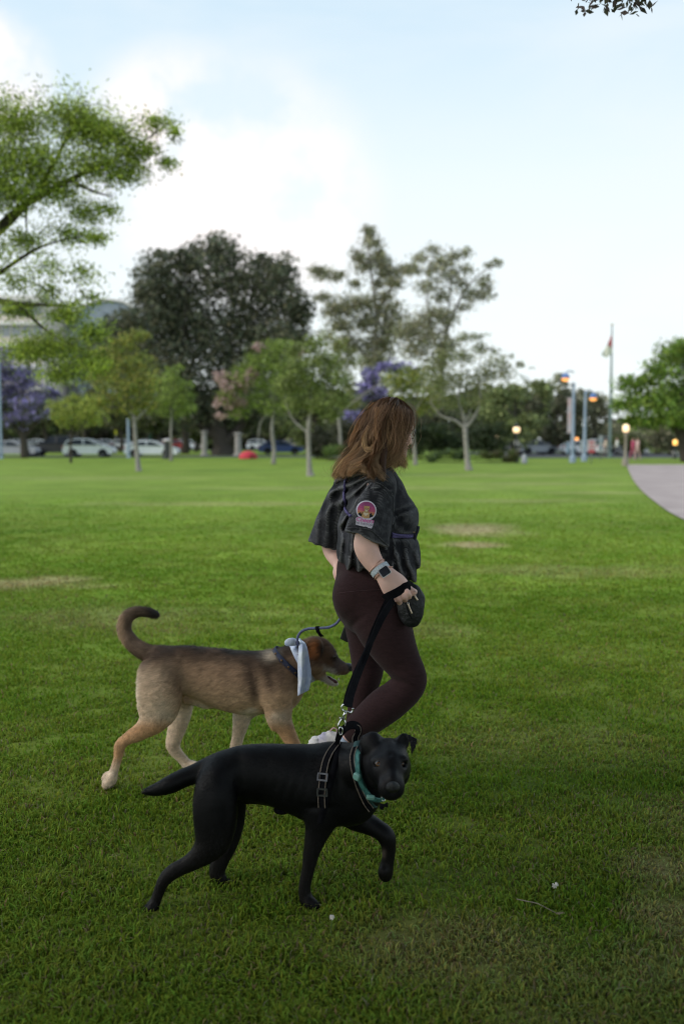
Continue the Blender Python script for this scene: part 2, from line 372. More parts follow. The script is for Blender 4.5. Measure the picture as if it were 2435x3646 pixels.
def tree(name, label, D, trunk, blobs, cols, n=4000, leaf=.14, bark=None, group=None, seed=1, clump=.18, dens=26, depth=.9, aspect=.55, droop=0., twig=.5, cat='tree', flowers=None, low_thin=1.0, shell=.55, sep_twigs=6):
    """trunk: list of limbs, each a list of (x, y, radius m) photo pixels at depth D; blobs: (x, y, rx, ry[, dD]) in photo pixels"""
    rs = np.random.RandomState(seed); k = mpp(D)
    b0 = at(trunk[0][0][0], trunk[0][0][1], D); b0.z = 0
    root = empty(name, b0, label, cat, group)
    tm = M()
    for limb in trunk:
        P = [at(x, y, D + (r_[0] if r_ else 0)) for x, y, _, *r_ in limb]; rr = [q[2] for q in limb]
        if limb is trunk[0]: P[0].z = -.05
        S = spline([(*p, r) for p, r in zip(P, rr)], 4)
        tm.tube(S[:, :3], list(S[:, 3]), 9)
    tops = [at(l[-1][0], l[-1][1], D) for l in trunk] ; topr = [l[-1][2] for l in trunk]
    Cs, Ks, Bi = [], [], []
    tot = sum(b[2] * b[3] for b in blobs)
    for bi, bl in enumerate(blobs):
        x, y, rx, ry = bl[:4]; dD = bl[4] if len(bl) > 4 else (rs.rand() - .5) * 2 * depth * rx * k * .6
        c = np.array(at(x, y, D + dD)); rad = np.array((rx * k, rx * k * depth, ry * k))
        # limb to the blob
        j = int(np.argmin([(Vector(c) - t_).length for t_ in tops])); t0 = tops[j]
        mid = t0.lerp(Vector(c), .5) + Vector((rs.randn() * .06, rs.randn() * .06, (.05 + .1 * rs.rand()))) * (Vector(c) - t0).length
        r0 = topr[j] * (.35 + .3 * rs.rand())
        S = spline([(*t0, r0), (*mid, r0 * .6), (*c, r0 * .28)], 4); tm.tube(S[:, :3], list(S[:, 3]), 6)
        nc = max(4, int(dens * (rx * ry / tot) * len(blobs) ** .9))
        u = rs.randn(nc, 3); u /= np.linalg.norm(u, axis=1)[:, None]; rr = (shell + (1 - shell) * rs.rand(nc)) ** 1.0
        rr[rs.rand(nc) < .3] *= .5
        cc = c + u * rr[:, None] * rad
        for q in range(nc):
            if q < sep_twigs:
                a, b_ = Vector(c), Vector(cc[q]); m_ = a.lerp(b_, .5) + Vector(rs.randn(3)) * .08 * (b_ - a).length
                tm.tube([a, m_, b_], [r0 * .25, r0 * .16, r0 * .05], 4, cap=False)
        nl = int(n * (rx * ry / tot) * (low_thin if 860 < y < 1100 else 1)); 
        w_ = rs.rand(nc) ** .7 + .15; pick = rs.choice(nc, nl, p=w_ / w_.sum())
        sig = clump * (rad.mean()) * (.6 + .8 * rs.rand(nc))
        g = rs.randn(nl, 3) * np.array((1, 1, .62)) * sig[pick][:, None]
        Cs.append(cc[pick] + g); Ks.append(pick + bi * 1000); Bi.append(np.full(nl, bi))
    C = np.concatenate(Cs); K = np.concatenate(Ks)
    col = jit(cols, len(C), rs)
    tone = (.5 + 1.0 * rs.rand(200000))[K % 200000]; col = col * tone[:, None] * LB[name]
    if C.shape[0]: C[:, 2] = np.maximum(C[:, 2], .05)
    S = leaf * (.6 + .8 * rs.rand(len(C)))
    tm.build('trunk', bark or m_bark_grey, root, smooth=True)
    leaf_mesh('crown', C, S, col, rs, root, aspect, droop)
    if flowers:
        fb, fc, fn, fs = flowers; FC = []
        ft = sum(b[2] * b[3] for b in fb)
        for (x, y, rx, ry) in fb:
            m_ = int(fn * rx * ry / ft); nc = 14; c = np.array(at(x, y, D - .3 * rx * k))
            u = rs.randn(nc, 3); u /= np.linalg.norm(u, axis=1)[:, None]; cc = c + u * (rs.rand(nc) ** .4)[:, None] * np.array((rx * k, rx * k, ry * k))
            FC.append(cc[rs.randint(0, nc, m_)] + rs.randn(m_, 3) * .16 * rx * k)
        FC = np.concatenate(FC)
        leaf_mesh('blossom', FC, fs * (.6 + .8 * rs.rand(len(FC))), jit(fc, len(FC), rs, .2), rs, root, .8)
    return root
G_OLIVE = [(.085, .10, .035), (.11, .12, .045), (.075, .095, .04)]
G_DARK = [(.035, .042, .022), (.05, .052, .030), (.06, .055, .035)]
G_GREY = [(.095, .098, .055), (.125, .112, .072), (.085, .088, .048)]
G_BRIGHT = [(.11, .19, .03), (.16, .25, .045), (.08, .15, .03)]
G_FRESH = [(.150, .190, .028), (.200, .235, .035), (.095, .130, .022)]
PURPLE = [(.22, .185, .40), (.27, .225, .47), (.17, .15, .29)]
# the near feathery tree reaching in from the left
tree('feathery_tree', 'fresh green feathery tree reaching into the left edge, nearest of the trees', 15.5,
     [[(-420, 1920, .26), (-400, 1500, .22), (-330, 1120, .17)], [(-330, 1120, .15), (-180, 960, .11), (0, 815, .085), (90, 730, .06)], [(90, 730, .055), (250, 640, .04), (420, 560, .022), (560, 470, .010)],
      [(0, 815, .05), (130, 690, .04), (250, 470, .02)], [(250, 640, .03), (330, 680, .02), (400, 700, .008)], [(-330, 1120, .12), (-120, 1060, .07), (60, 1080, .04), (240, 1090, .014)], [(-330, 1120, .1), (-150, 900, .08), (-60, 650, .05), (-20, 500, .02)],
      [(60, 1080, .03), (170, 1180, .02), (260, 1230, .01)], [(-120, 1060, .04), (60, 930, .03), (170, 870, .015), (300, 840, .008)]],
     [(60, 440, 130, 90), (250, 420, 130, 85), (340, 470, 110, 90), (120, 580, 170, 110), (330, 590, 130, 80), (-60, 600, 150, 170), (60, 700, 120, 60), (200, 680, 110, 60), (450, 620, 80, 50), (420, 480, 90, 50), (560, 440, 70, 38), (620, 470, 40, 22), (590, 580, 50, 25), (520, 530, 60, 40), (480, 560, 80, 50),
      (300, 760, 100, 40), (250, 840, 100, 40), (380, 740, 50, 25), (350, 850, 60, 28), (100, 860, 90, 40), (170, 950, 110, 50), (60, 1000, 90, 50), (300, 980, 80, 50), (330, 1060, 50, 45), (180, 1040, 90, 50), (60, 1110, 80, 40), (240, 1120, 100, 50), (190, 1240, 150, 70), (320, 1190, 70, 50), (100, 1250, 100, 60), (330, 1290, 80, 50), (220, 1330, 90, 45), (-40, 900, 120, 120), (-100, 400, 120, 100)],
     G_FRESH, n=58000, leaf=.075, bark=m_bark_dark, seed=5, clump=.36, dens=60, aspect=.24, droop=.4, low_thin=.42, depth=1.0, shell=.1, sep_twigs=9)
# the tree overhead, behind the camera: a twig hangs into the top right corner, the unseen crown is thickened to shade the foreground
def overhead_tree():
    rs = np.random.RandomState(8); root = empty('shade_tree', (-1.6, -4.2, 0), 'leafy twig hanging into the top right corner, from the tree overhead', 'tree')
    tm = M(); tm.tube([(-1.6, -4.2, -.05), (-1.5, -4.15, 1.6), (-1.2, -4, 3.4)], [.34, .27, .22], 10)
    ends = [(-6, -2, 6.2), (4, -5, 6.8), (6, -1, 6.2), (3.6, .6, 5.6), (-4.6, .2, 5.8), (-7, -6, 6.5), (0, -9, 6.5), (2.2, 5.0, 5.1), (0, 0, 5.0), (1.4, 1.0, 4.6), (3.4, .2, 4.6), (-.4, .9, 4.4), (-3, -1, 4.8), (2.6, 1.6, 4.4)]
    C = []
    for e in ends:
        m_ = ((e[0] - 1.2) * .45, (e[1] - 4) * .45, 5.0); S = spline([(-1.2, -4, 3.4, .16), (*m_, .10), (*e, .03)], 5); tm.tube(S[:, :3], list(S[:, 3]), 7)
        n = 3600; cc = np.array(e) + rs.randn(34, 3) * np.array((1.25, 1.25, .40)); C.append(cc[rs.randint(0, 34, n)] + rs.randn(n, 3) * .34)
    C = np.concatenate(C)
    C = C[C[:, 2] > 1.75 + .445 * np.maximum(C[:, 1], 0) + .35]
    # the hanging twig
    a = at(2150, -60, 5.0); tm.tube([(2.2, 5.0, 5.1), a + Vector((.1, 0, .5)), a + Vector((0, 0, .1))], [.03, .015, .006], 5)
    tw = []
    for px, py in ((2085, 8), (2095, 25), (2170, 12), (2215, 10), (2250, 18), (2285, 22), (2140, 2), (2290, 5), (2240, 2)):
        e = at(px, py, 5.0 + .1 * rs.randn()); tm.tube([a + Vector((0, 0, .1)), a.lerp(e, .5) + Vector((0, 0, .02)), e], [.005, .004, .002], 4)
        tw.append(np.array(e) + rs.randn(11, 3) * np.array((.03, .05, .018)))
    tw = np.concatenate(tw); nb = len(C); C = np.concatenate([C, tw])
    S = np.concatenate([.24 * (.6 + .8 * rs.rand(nb)), .045 * (.6 + .8 * rs.rand(len(tw)))])
    tm.build('trunk', m_bark_dark, root, smooth=True)
    leaf_mesh('crown', C, S, jit([(.10, .10, .07), (.12, .09, .09)], len(C), rs), rs, root, .5)
overhead_tree()
# big dark fig
figb = [(560, 1000, 80, 120), (640, 1060, 120, 130), (780, 960, 110, 110), (770, 890, 80, 55), (660, 930, 70, 60), (900, 1010, 110, 100), (1000, 960, 70, 60), (1010, 1060, 90, 90), (1070, 1120, 60, 50), (880, 1150, 150, 110), (700, 1200, 150, 130), (560, 1150, 110, 110), (450, 1160, 90, 60), (420, 1230, 70, 60), (860, 1300, 160, 120), (980, 1220, 110, 90),
        (1060, 1200, 60, 60), (620, 1330, 120, 110), (780, 1420, 150, 100), (520, 1300, 110, 100), (930, 1430, 120, 90), (680, 1460, 110, 70), (1040, 1330, 80, 80), (560, 1430, 90, 60), (840, 1500, 110, 40), (1090, 1100, 35, 25), (930, 930, 40, 30), (590, 910, 40, 30), (500, 1050, 40, 50)]
tree('fig_tree', 'huge dark spreading fig tree, broadest crown in the middle of the lawn view', 100,
     [[(795, 1640, 1.3), (792, 1590, .95), (780, 1530, .85), (760, 1460, .8)], [(792, 1590, .6), (850, 1530, .5), (900, 1450, .35)], [(780, 1560, .55), (700, 1500, .4), (640, 1400, .3)], [(760, 1620, .5), (795, 1600, .6), (830, 1622, .5)]],
     figb, [(.040, .047, .028), (.055, .056, .036), (.034, .042, .026), (.070, .066, .040)], n=62000, leaf=.38, bark=m_bark_dark, seed=11, clump=.17, dens=300, depth=1.0)
tree('fig_tree', 'dark rounded tree between the building and the huge fig', 112, [[(660, 1620, .5), (662, 1560, .4), (650, 1440, .3)]],
     [(420, 1200, 80, 90), (350, 1300, 110, 110), (480, 1350, 110, 130), (610, 1420, 110, 90), (400, 1450, 90, 60)], G_DARK, n=9000, leaf=.4, bark=m_bark_dark, seed=12, dens=90)
# two eucalypts
tree('eucalyptus_tree', 'tall slender eucalypt with one plume above all other crowns', 128,
     [[(1345, 1640, .5), (1350, 1500, .45), (1330, 1300, .36), (1340, 1120, .26), (1315, 930, .15), (1310, 830, .05)], [(1330, 1300, .2), (1250, 1200, .14), (1190, 1080, .06)], [(1340, 1120, .15), (1400, 1010, .1), (1400, 960, .04)]],
     [(1310, 815, 24, 16), (1320, 835, 22, 12), (1325, 865, 36, 24), (1275, 910, 30, 26), (1345, 925, 44, 30), (1290, 950, 36, 22), (1375, 970, 40, 36), (1405, 1010, 36, 30), (1340, 1010, 26, 18), (1150, 975, 46, 20), (1200, 980, 34, 18), (1130, 960, 26, 12), (1265, 1010, 30, 16), (1230, 1090, 60, 36), (1180, 1110, 36, 26), (1290, 1080, 46, 30), (1380, 1110, 60, 40), (1300, 1150, 60, 36), (1210, 1160, 50, 30), (1400, 1170, 60, 40), (1350, 1230, 70, 50), (1240, 1230, 50, 40), (1150, 1060, 30, 20), (1330, 1290, 60, 40), (1440, 960, 30, 24), (1350, 900, 22, 16), (1360, 1060, 40, 24)],
     G_GREY, n=17000, leaf=.42, bark=m_bark_pale, seed=21, clump=.38, dens=170, droop=.5, aspect=.42)
tree('eucalyptus_tree', 'open airy eucalypt with thin drooping crown to the right of the plumed one', 124,
     [[(1575, 1640, .5), (1570, 1450, .42), (1575, 1280, .35), (1590, 1180, .25)], [(1590, 1180, .2), (1640, 1060, .14), (1700, 980, .08), (1750, 950, .04)], [(1575, 1280, .2), (1530, 1150, .15), (1520, 1000, .1), (1545, 910, .05)], [(1590, 1180, .14), (1600, 1050, .1), (1610, 930, .05)]],
     [(1545, 890, 30, 20), (1500, 920, 30, 22), (1580, 930, 40, 26), (1620, 910, 30, 20), (1660, 900, 22, 18), (1540, 960, 40, 26), (1600, 980, 40, 30), (1520, 1020, 44, 30), (1570, 1050, 40, 28), (1640, 1010, 36, 26), (1680, 1050, 40, 26), (1720, 1010, 30, 36), (1720, 1050, 26, 24), (1770, 935, 26, 14), (1735, 945, 20, 10), (1660, 960, 26, 20), (1550, 1120, 60, 36), (1500, 1160, 50, 50), (1530, 1210, 60, 44), (1450, 1180, 46, 40), (1470, 1250, 50, 36), (1590, 1130, 40, 30), (1600, 1230, 40, 40), (1560, 1290, 50, 40), (1765, 1050, 8, 6), (1470, 960, 30, 24), (1650, 1090, 30, 20)],
     G_GREY, n=11500, leaf=.40, bark=m_bark_pale, seed=22, clump=.42, dens=160, droop=.6, aspect=.40)
# jacarandas
tree('jacaranda_tree', 'purple flowering jacaranda at the left edge above the silver car', 84, [[(88, 1618, .35), (86, 1560, .3), (75, 1480, .24)], [(86, 1560, .2), (150, 1480, .12)], [(86, 1560, .2), (20, 1470, .14)]],
     [(20, 1290, 60, 50), (80, 1350, 80, 60), (150, 1400, 60, 40), (30, 1400, 80, 60), (110, 1450, 80, 50), (190, 1400, 26, 24), (40, 1490, 70, 40), (-60, 1380, 80, 90)], PURPLE + [(.10, .12, .05), (.12, .11, .09)], n=9000, leaf=.26, bark=m_bark_dark, seed=31, dens=80)
tree('jacaranda_tree', 'purple flowering jacaranda behind the woman and the park trees', 84, [[(1300, 1640, .4), (1295, 1540, .35), (1320, 1460, .28)], [(1295, 1540, .2), (1240, 1440, .14)]],
     [(1330, 1340, 44, 34), (1400, 1308, 60, 22), (1465, 1322, 40, 16), (1300, 1390, 34, 44), (1340, 1400, 40, 40), (1260, 1480, 44, 30)], PURPLE + [(.10, .12, .06)], n=4200, leaf=.27, bark=m_bark_dark, seed=32, dens=90)
# park trees on the lawn
GP = 'young park trees planted on the lawn'
tree('park_tree', 'small dark-stemmed yellow-green tree in front of the white hatchback', 66, [[(254, 1645, .10), (252, 1600, .085), (256, 1545, .07), (262, 1490, .05)], [(256, 1560, .05), (290, 1520, .03), (320, 1480, .02)], [(256, 1560, .04), (225, 1510, .02)]],
     [(230, 1470, 60, 40), (290, 1455, 70, 40), (340, 1480, 50, 36), (270, 1510, 60, 26), (200, 1440, 40, 26), (320, 1430, 50, 30), (262, 1420, 40, 22)], [(.13, .15, .045), (.17, .17, .05), (.10, .13, .04)], n=3000, leaf=.17, bark=m_bark_dark, seed=41, group=GP, dens=80)
tree('park_tree', 'leaning grey-trunked park tree between the two white cars', 48, [[(495, 1682, .17), (492, 1650, .12), (484, 1570, .10), (477, 1480, .085)], [(480, 1500, .06), (520, 1460, .045), (560, 1400, .03)], [(477, 1480, .06), (460, 1400, .04), (440, 1320, .03)]],
     [(470, 1200, 50, 34), (430, 1230, 60, 40), (500, 1190, 36, 20), (400, 1290, 80, 50), (480, 1300, 80, 60), (360, 1340, 60, 50), (440, 1380, 90, 60), (520, 1370, 60, 50), (380, 1430, 60, 40), (470, 1450, 70, 36), (540, 1430, 50, 30), (350, 1260, 40, 30)], [(.10, .115, .035), (.15, .135, .045), (.08, .10, .035)], n=7500, leaf=.14, seed=42, group=GP, dens=170)
tree('park_tree', 'straight slim park tree standing in front of the second white car', 72, [[(610, 1645, .14), (611, 1600, .10), (609, 1540, .09), (612, 1470, .07)]],
     [(610, 1330, 40, 26), (570, 1370, 50, 36), (640, 1370, 50, 30), (600, 1410, 70, 40), (660, 1420, 40, 36), (560, 1440, 50, 36), (620, 1460, 70, 36), (680, 1450, 26, 24), (640, 1310, 20, 12)], [(.12, .15, .045), (.09, .12, .04)], n=4200, leaf=.17, seed=43, group=GP, dens=110)
tree('park_tree', 'pink blossoming park tree beside the red tent', 62, [[(974, 1654, .16), (976, 1600, .12), (968, 1530, .11), (975, 1460, .08)], [(920, 1560, .05), (930, 1500, .05), (975, 1460, .05)]],
     [(960, 1240, 60, 34), (1020, 1230, 50, 30), (920, 1290, 60, 44), (1000, 1300, 70, 50), (860, 1340, 60, 40), (950, 1370, 70, 50), (1020, 1380, 60, 50), (900, 1430, 60, 40), (980, 1450, 60, 34), (1040, 1440, 40, 30), (820, 1400, 50, 50), (850, 1470, 50, 24)], [(.11, .14, .04), (.085, .115, .035)], n=7000, leaf=.15, seed=44, group=GP, dens=170,
     flowers=([(790, 1350, 36, 30), (830, 1370, 50, 40), (870, 1350, 40, 30), (800, 1420, 40, 40), (840, 1440, 40, 36), (790, 1480, 24, 14), (920, 1240, 22, 20), (900, 1330, 26, 20), (1080, 1260, 20, 20), (770, 1330, 14, 12)], [(.52, .36, .34), (.60, .43, .41), (.42, .29, .27)], 3300, .16))
tree('park_tree', 'grey-trunked park tree forking low, just left of the woman', 41.5, [[(1106, 1700, .19), (1102, 1670, .12), (1099, 1600, .095), (1098, 1530, .09), (1106, 1455, .07)], [(1100, 1545, .055), (1070, 1520, .05), (1040, 1490, .035), (1020, 1440, .02)], [(1106, 1455, .05), (1150, 1430, .035), (1190, 1400, .02)]],
     [(1050, 1250, 50, 30), (1110, 1230, 60, 36), (1070, 1310, 70, 44), (1150, 1290, 70, 44), (1020, 1370, 60, 44), (1110, 1370, 80, 50), (1190, 1350, 60, 50), (1060, 1440, 60, 36), (1150, 1440, 70, 40), (1210, 1420, 46, 36), (1180, 1480, 40, 24)], [(.09, .11, .045), (.11, .125, .06), (.075, .095, .04)], n=9000, leaf=.12, seed=45, group=GP, dens=200)
tree('park_tree', 'pale-trunked park tree glimpsed right behind the woman\'s face', 60, [[(1479, 1660, .16), (1477, 1620, .11), (1470, 1540, .10), (1472, 1470, .08)]],
     [(1480, 1370, 60, 36), (1430, 1400, 50, 40), (1530, 1400, 60, 40), (1470, 1330, 60, 30), (1400, 1350, 50, 40), (1500, 1450, 60, 30), (1560, 1360, 40, 30)], [(.10, .12, .04), (.16, .15, .05), (.08, .10, .04)], n=4500, leaf=.15, seed=46, group=GP, dens=110)
tree('park_tree', 'open pale-trunked park tree with three arching limbs, right of the woman', 49.5, [[(1669, 1680, .22), (1665, 1650, .15), (1659, 1590, .12), (1655, 1525, .12)], [(1655, 1525, .09), (1620, 1498, .07), (1570, 1480, .05), (1530, 1430, .03)], [(1655, 1525, .08), (1650, 1480, .06), (1632, 1430, .045), (1640, 1350, .03), (1650, 1260, .015)], [(1655, 1525, .08), (1690, 1480, .06), (1710, 1420, .045), (1700, 1330, .025), (1720, 1240, .012)]],
     [(1560, 1380, 60, 44), (1620, 1350, 60, 44), (1540, 1320, 50, 36), (1690, 1370, 60, 44), (1740, 1330, 60, 36), (1590, 1430, 60, 30), (1700, 1430, 50, 26), (1650, 1270, 50, 30), (1710, 1240, 40, 26), (1580, 1270, 36, 30), (1770, 1290, 46, 26), (1680, 1200, 36, 14), (1650, 1200, 24, 16), (1800, 1330, 36, 26), (1850, 1300, 20, 14), (1820, 1270, 14, 8), (1890, 1310, 12, 5), (1720, 1195, 20, 10), (1760, 1250, 24, 12)], [(.09, .10, .055), (.12, .115, .08), (.07, .085, .04)], n=7200, leaf=.12, seed=47, group=GP, dens=230, clump=.3)
tree('park_tree', 'dull grey-green loose tree between the low-forked tree and the purple blossoms', 74, [[(1212, 1635, .14), (1212, 1560, .12), (1205, 1480, .10)]],
     [(1200, 1230, 50, 40), (1160, 1200, 44, 30), (1240, 1280, 50, 44), (1180, 1300, 60, 44), (1240, 1360, 40, 44), (1200, 1420, 60, 44), (1260, 1440, 30, 30), (1420, 1360, 50, 30), (1480, 1350, 44, 24)], G_GREY + G_OLIVE, n=5600, leaf=.17, seed=48, group=GP, dens=150)
# belt of dark trees behind the car park, then the bright tree on the right
belt = [(1240, 1530, 100, 1390, 90, G_GREY), (1120, 1530, 112, 1360, 90, G_OLIVE), (1560, 1520, 96, 1440, 110, G_DARK), (1720, 1520, 104, 1400, 90, G_OLIVE), (1830, 1510, 100, 1370, 90, G_OLIVE), (1930, 1510, 110, 1350, 90, G_OLIVE), (2010, 1510, 104, 1390, 80, G_DARK), (2110, 1510, 112, 1400, 75, G_GREY), (2180, 1540, 118, 1500, 70, G_GREY), (2290, 1530, 108, 1480, 90, G_GREY), (2390, 1530, 100, 1480, 100, G_GREY)]
where = ['behind the pink-blossom tree and the low fork', 'under the broad fig at its right', 'behind the pale-trunked tree at the woman\'s face', 'behind the arching park tree', 'behind the two glowing post lanterns', 'left of the two tall blue light poles', 'right behind the taller blue light pole', 'behind the red and white sign', 'at the foot of the flagpole', 'under the bright tree by the path', 'at the right edge under the bright tree']
for i, (x, yc, D, top, rx, cs) in enumerate(belt):
    rs = np.random.RandomState(60 + i); bl = []
    for q in range(9):
        bl.append((x + rs.randn() * rx * .5, top + 34 + (1585 - top) * rs.rand() * .75, rx * .5, 34 + 14 * rs.rand()))
    bl += [(x - rx * .55, 1560, rx * .5, 34), (x + rx * .4, 1565, rx * .5, 32), (x, top + 26, rx * .45, 30)]
    tree('belt_tree', 'bushy dark green background tree ' + where[i], D, [[(x, 1625, .35), (x + 4, 1560, .3), (x, 1500, .22)]], bl, cs, n=5200, leaf=.34, bark=m_bark_dark, seed=70 + i, dens=100, group='background trees behind the car park')
tree('eucalyptus_tree', 'small dark eucalypt top poking up left of the tall light pole', 135, [[(1985, 1625, .3), (1980, 1500, .25), (1990, 1400, .15)]], [(1990, 1350, 34, 26), (2010, 1380, 30, 24), (1960, 1380, 36, 24), (1900, 1370, 40, 20), (1940, 1400, 40, 30), (2070, 1400, 40, 20), (2110, 1420, 50, 26)], G_GREY, n=2600, leaf=.36, bark=m_bark_dark, seed=90)
tree('broadleaf_tree', 'large bright green rounded tree at the right edge over the path', 70, [[(2440, 1650, .4), (2430, 1560, .35), (2400, 1480, .28)], [(2430, 1560, .25), (2330, 1460, .15), (2270, 1400, .08)]],
     [(2400, 1250, 70, 44), (2460, 1290, 90, 70), (2350, 1320, 70, 50), (2290, 1360, 50, 30), (2230, 1370, 50, 36), (2420, 1390, 90, 60), (2330, 1420, 80, 50), (2250, 1440, 70, 50), (2200, 1440, 34, 26), (2390, 1480, 90, 50), (2290, 1500, 70, 30), (2230, 1500, 30, 24), (2450, 1230, 60, 30), (2480, 1500, 70, 50), (2520, 1400, 70, 90)], [(.085, .15, .03), (.13, .19, .04), (.06, .11, .025)], n=16000, leaf=.24, bark=m_bark_dark, seed=91, dens=260)
# trees beyond the parked cars on the left, seen under the crowns
lt = [(10, 1560, 118, 1420), (160, 1560, 122, 1400), (300, 1560, 116, 1380), (430, 1560, 128, 1400), (560, 1560, 120, 1420), (700, 1560, 130, 1450), (960, 1560, 126, 1440)]
wl = ['behind the silver car', 'behind the black off-roader', 'behind the white hatchback', 'behind the leaning park tree', 'behind the second white car', 'between the second white car and the fig trunk', 'right of the fig trunk']
for i, (x, _, D, top) in enumerate(lt):
    rs = np.random.RandomState(160 + i)
    bl = [(x + rs.randn() * 40, top + 20 + rs.rand() * 80, 50, 34) for q in range(7)]
    tree('street_tree', 'dark umbrella-crowned street tree ' + wl[i], D, [[(x, 1613, .3), (x + 5, 1570, .24), (x - 3, 1520, .18)]], bl, G_DARK + G_OLIVE, n=3000, leaf=.4, bark=m_bark_dark, seed=170 + i, dens=70, group='street trees beyond the parked cars')
# far wood closing the horizon
rs = np.random.RandomState(99); n = 60000
xx = (rs.rand(n) * 2 - 1) * 190; yy = 215 + rs.rand(n) * 30; hh = 9 + 6 * fbm(np.stack([xx * .06, xx * 0, xx * 0], -1), 3, 3) - 7 * (np.abs(xx - 62) < 14)
zz = hh * rs.rand(n) ** .8
m2 = np.arange(n) % 3 == 0; xx[m2] = -120 + 118 * rs.rand(m2.sum()); yy[m2] = 160 + 3 * rs.rand(m2.sum()); zz[m2] = 6.5 * rs.rand(m2.sum())
fw = leaf_mesh('far_wood', np.stack([xx, yy, zz], -1), 1.6 * (.6 + .8 * rs.rand(n)), jit(G_DARK + G_OLIVE, n, rs), rs, None, .8)
tag(fw, 'far dark wood closing the horizon behind the park', 'woodland', kind='stuff')
# hedge and bushes
def bush(name, label, x0, x1, y0, y1, D, cols, n, leaf, seed, group=None, cat='bush', thick=1.2, fl=None):
    rs = np.random.RandomState(seed); a = at((x0 + x1) / 2, y1, D); root = empty(name, (a.x, D, 0), label, cat, group)
    k = mpp(D); W = (x1 - x0) * k; Z = at(0, y0, D).z
    m = max(6, int(W * 3)); cc = np.stack([a.x + (rs.rand(m) - .5) * W, D + (rs.rand(m) - .5) * thick, Z * (.25 + .6 * rs.rand(m))], -1)
    p = rs.randint(0, m, n); C = cc[p] + rs.randn(n, 3) * np.array((.28, .28, .22)) * Z * .55; C[:, 2] = np.clip(np.abs(C[:, 2]), .03, Z * 1.15)
    col = jit(cols, n, rs) * (.7 + .6 * rs.rand(m))[p][:, None]
    st = M()
    st.tube([(a.x - W * .45, D, .03), (a.x, D + .1, .06), (a.x + W * .45, D, .03)], [.02, .04, .02], 5)
    st.build('stem', m_bark_dark, root)
    leaf_mesh('foliage', C, leaf * (.6 + .8 * rs.rand(n)), col, rs, root, .6)
bush('hedge', 'tall clipped dark hedge directly behind the woman\'s shoulder, left part', 1110, 1300, 1515, 1632, 78, G_DARK, 6000, .26, 201, cat='hedge', thick=3)
bush('hedge', 'tall dark hedge between the woman\'s face and the arching tree', 1400, 1760, 1510, 1630, 80, [(.035, .05, .02), (.05, .065, .025)], 9000, .26, 202, cat='hedge', thick=3)
bush('bush', 'round bright lime bush at the foot of the dark hedge', 1160, 1212, 1583, 1632, 72, [(.14, .2, .05), (.10, .16, .04)], 1500, .16, 203)
bush('bush', 'low yellow-green flowering border left of the arching tree', 1490, 1660, 1602, 1640, 66, [(.15, .20, .04), (.10, .15, .05), (.09, .13, .07)], 3800, .14, 204, cat='flower bed')
bush('bush', 'reddish-tinged low border right of the arching tree', 1680, 1830, 1604, 1642, 66, [(.10, .13, .05), (.15, .11, .07), (.13, .17, .04)], 3400, .14, 205, cat='flower bed')
bush('bush', 'yellow-green shrub beside the path lantern, under the bright tree', 2190, 2290, 1540, 1620, 96, [(.13, .15, .05), (.10, .12, .04)], 2500, .26, 206)
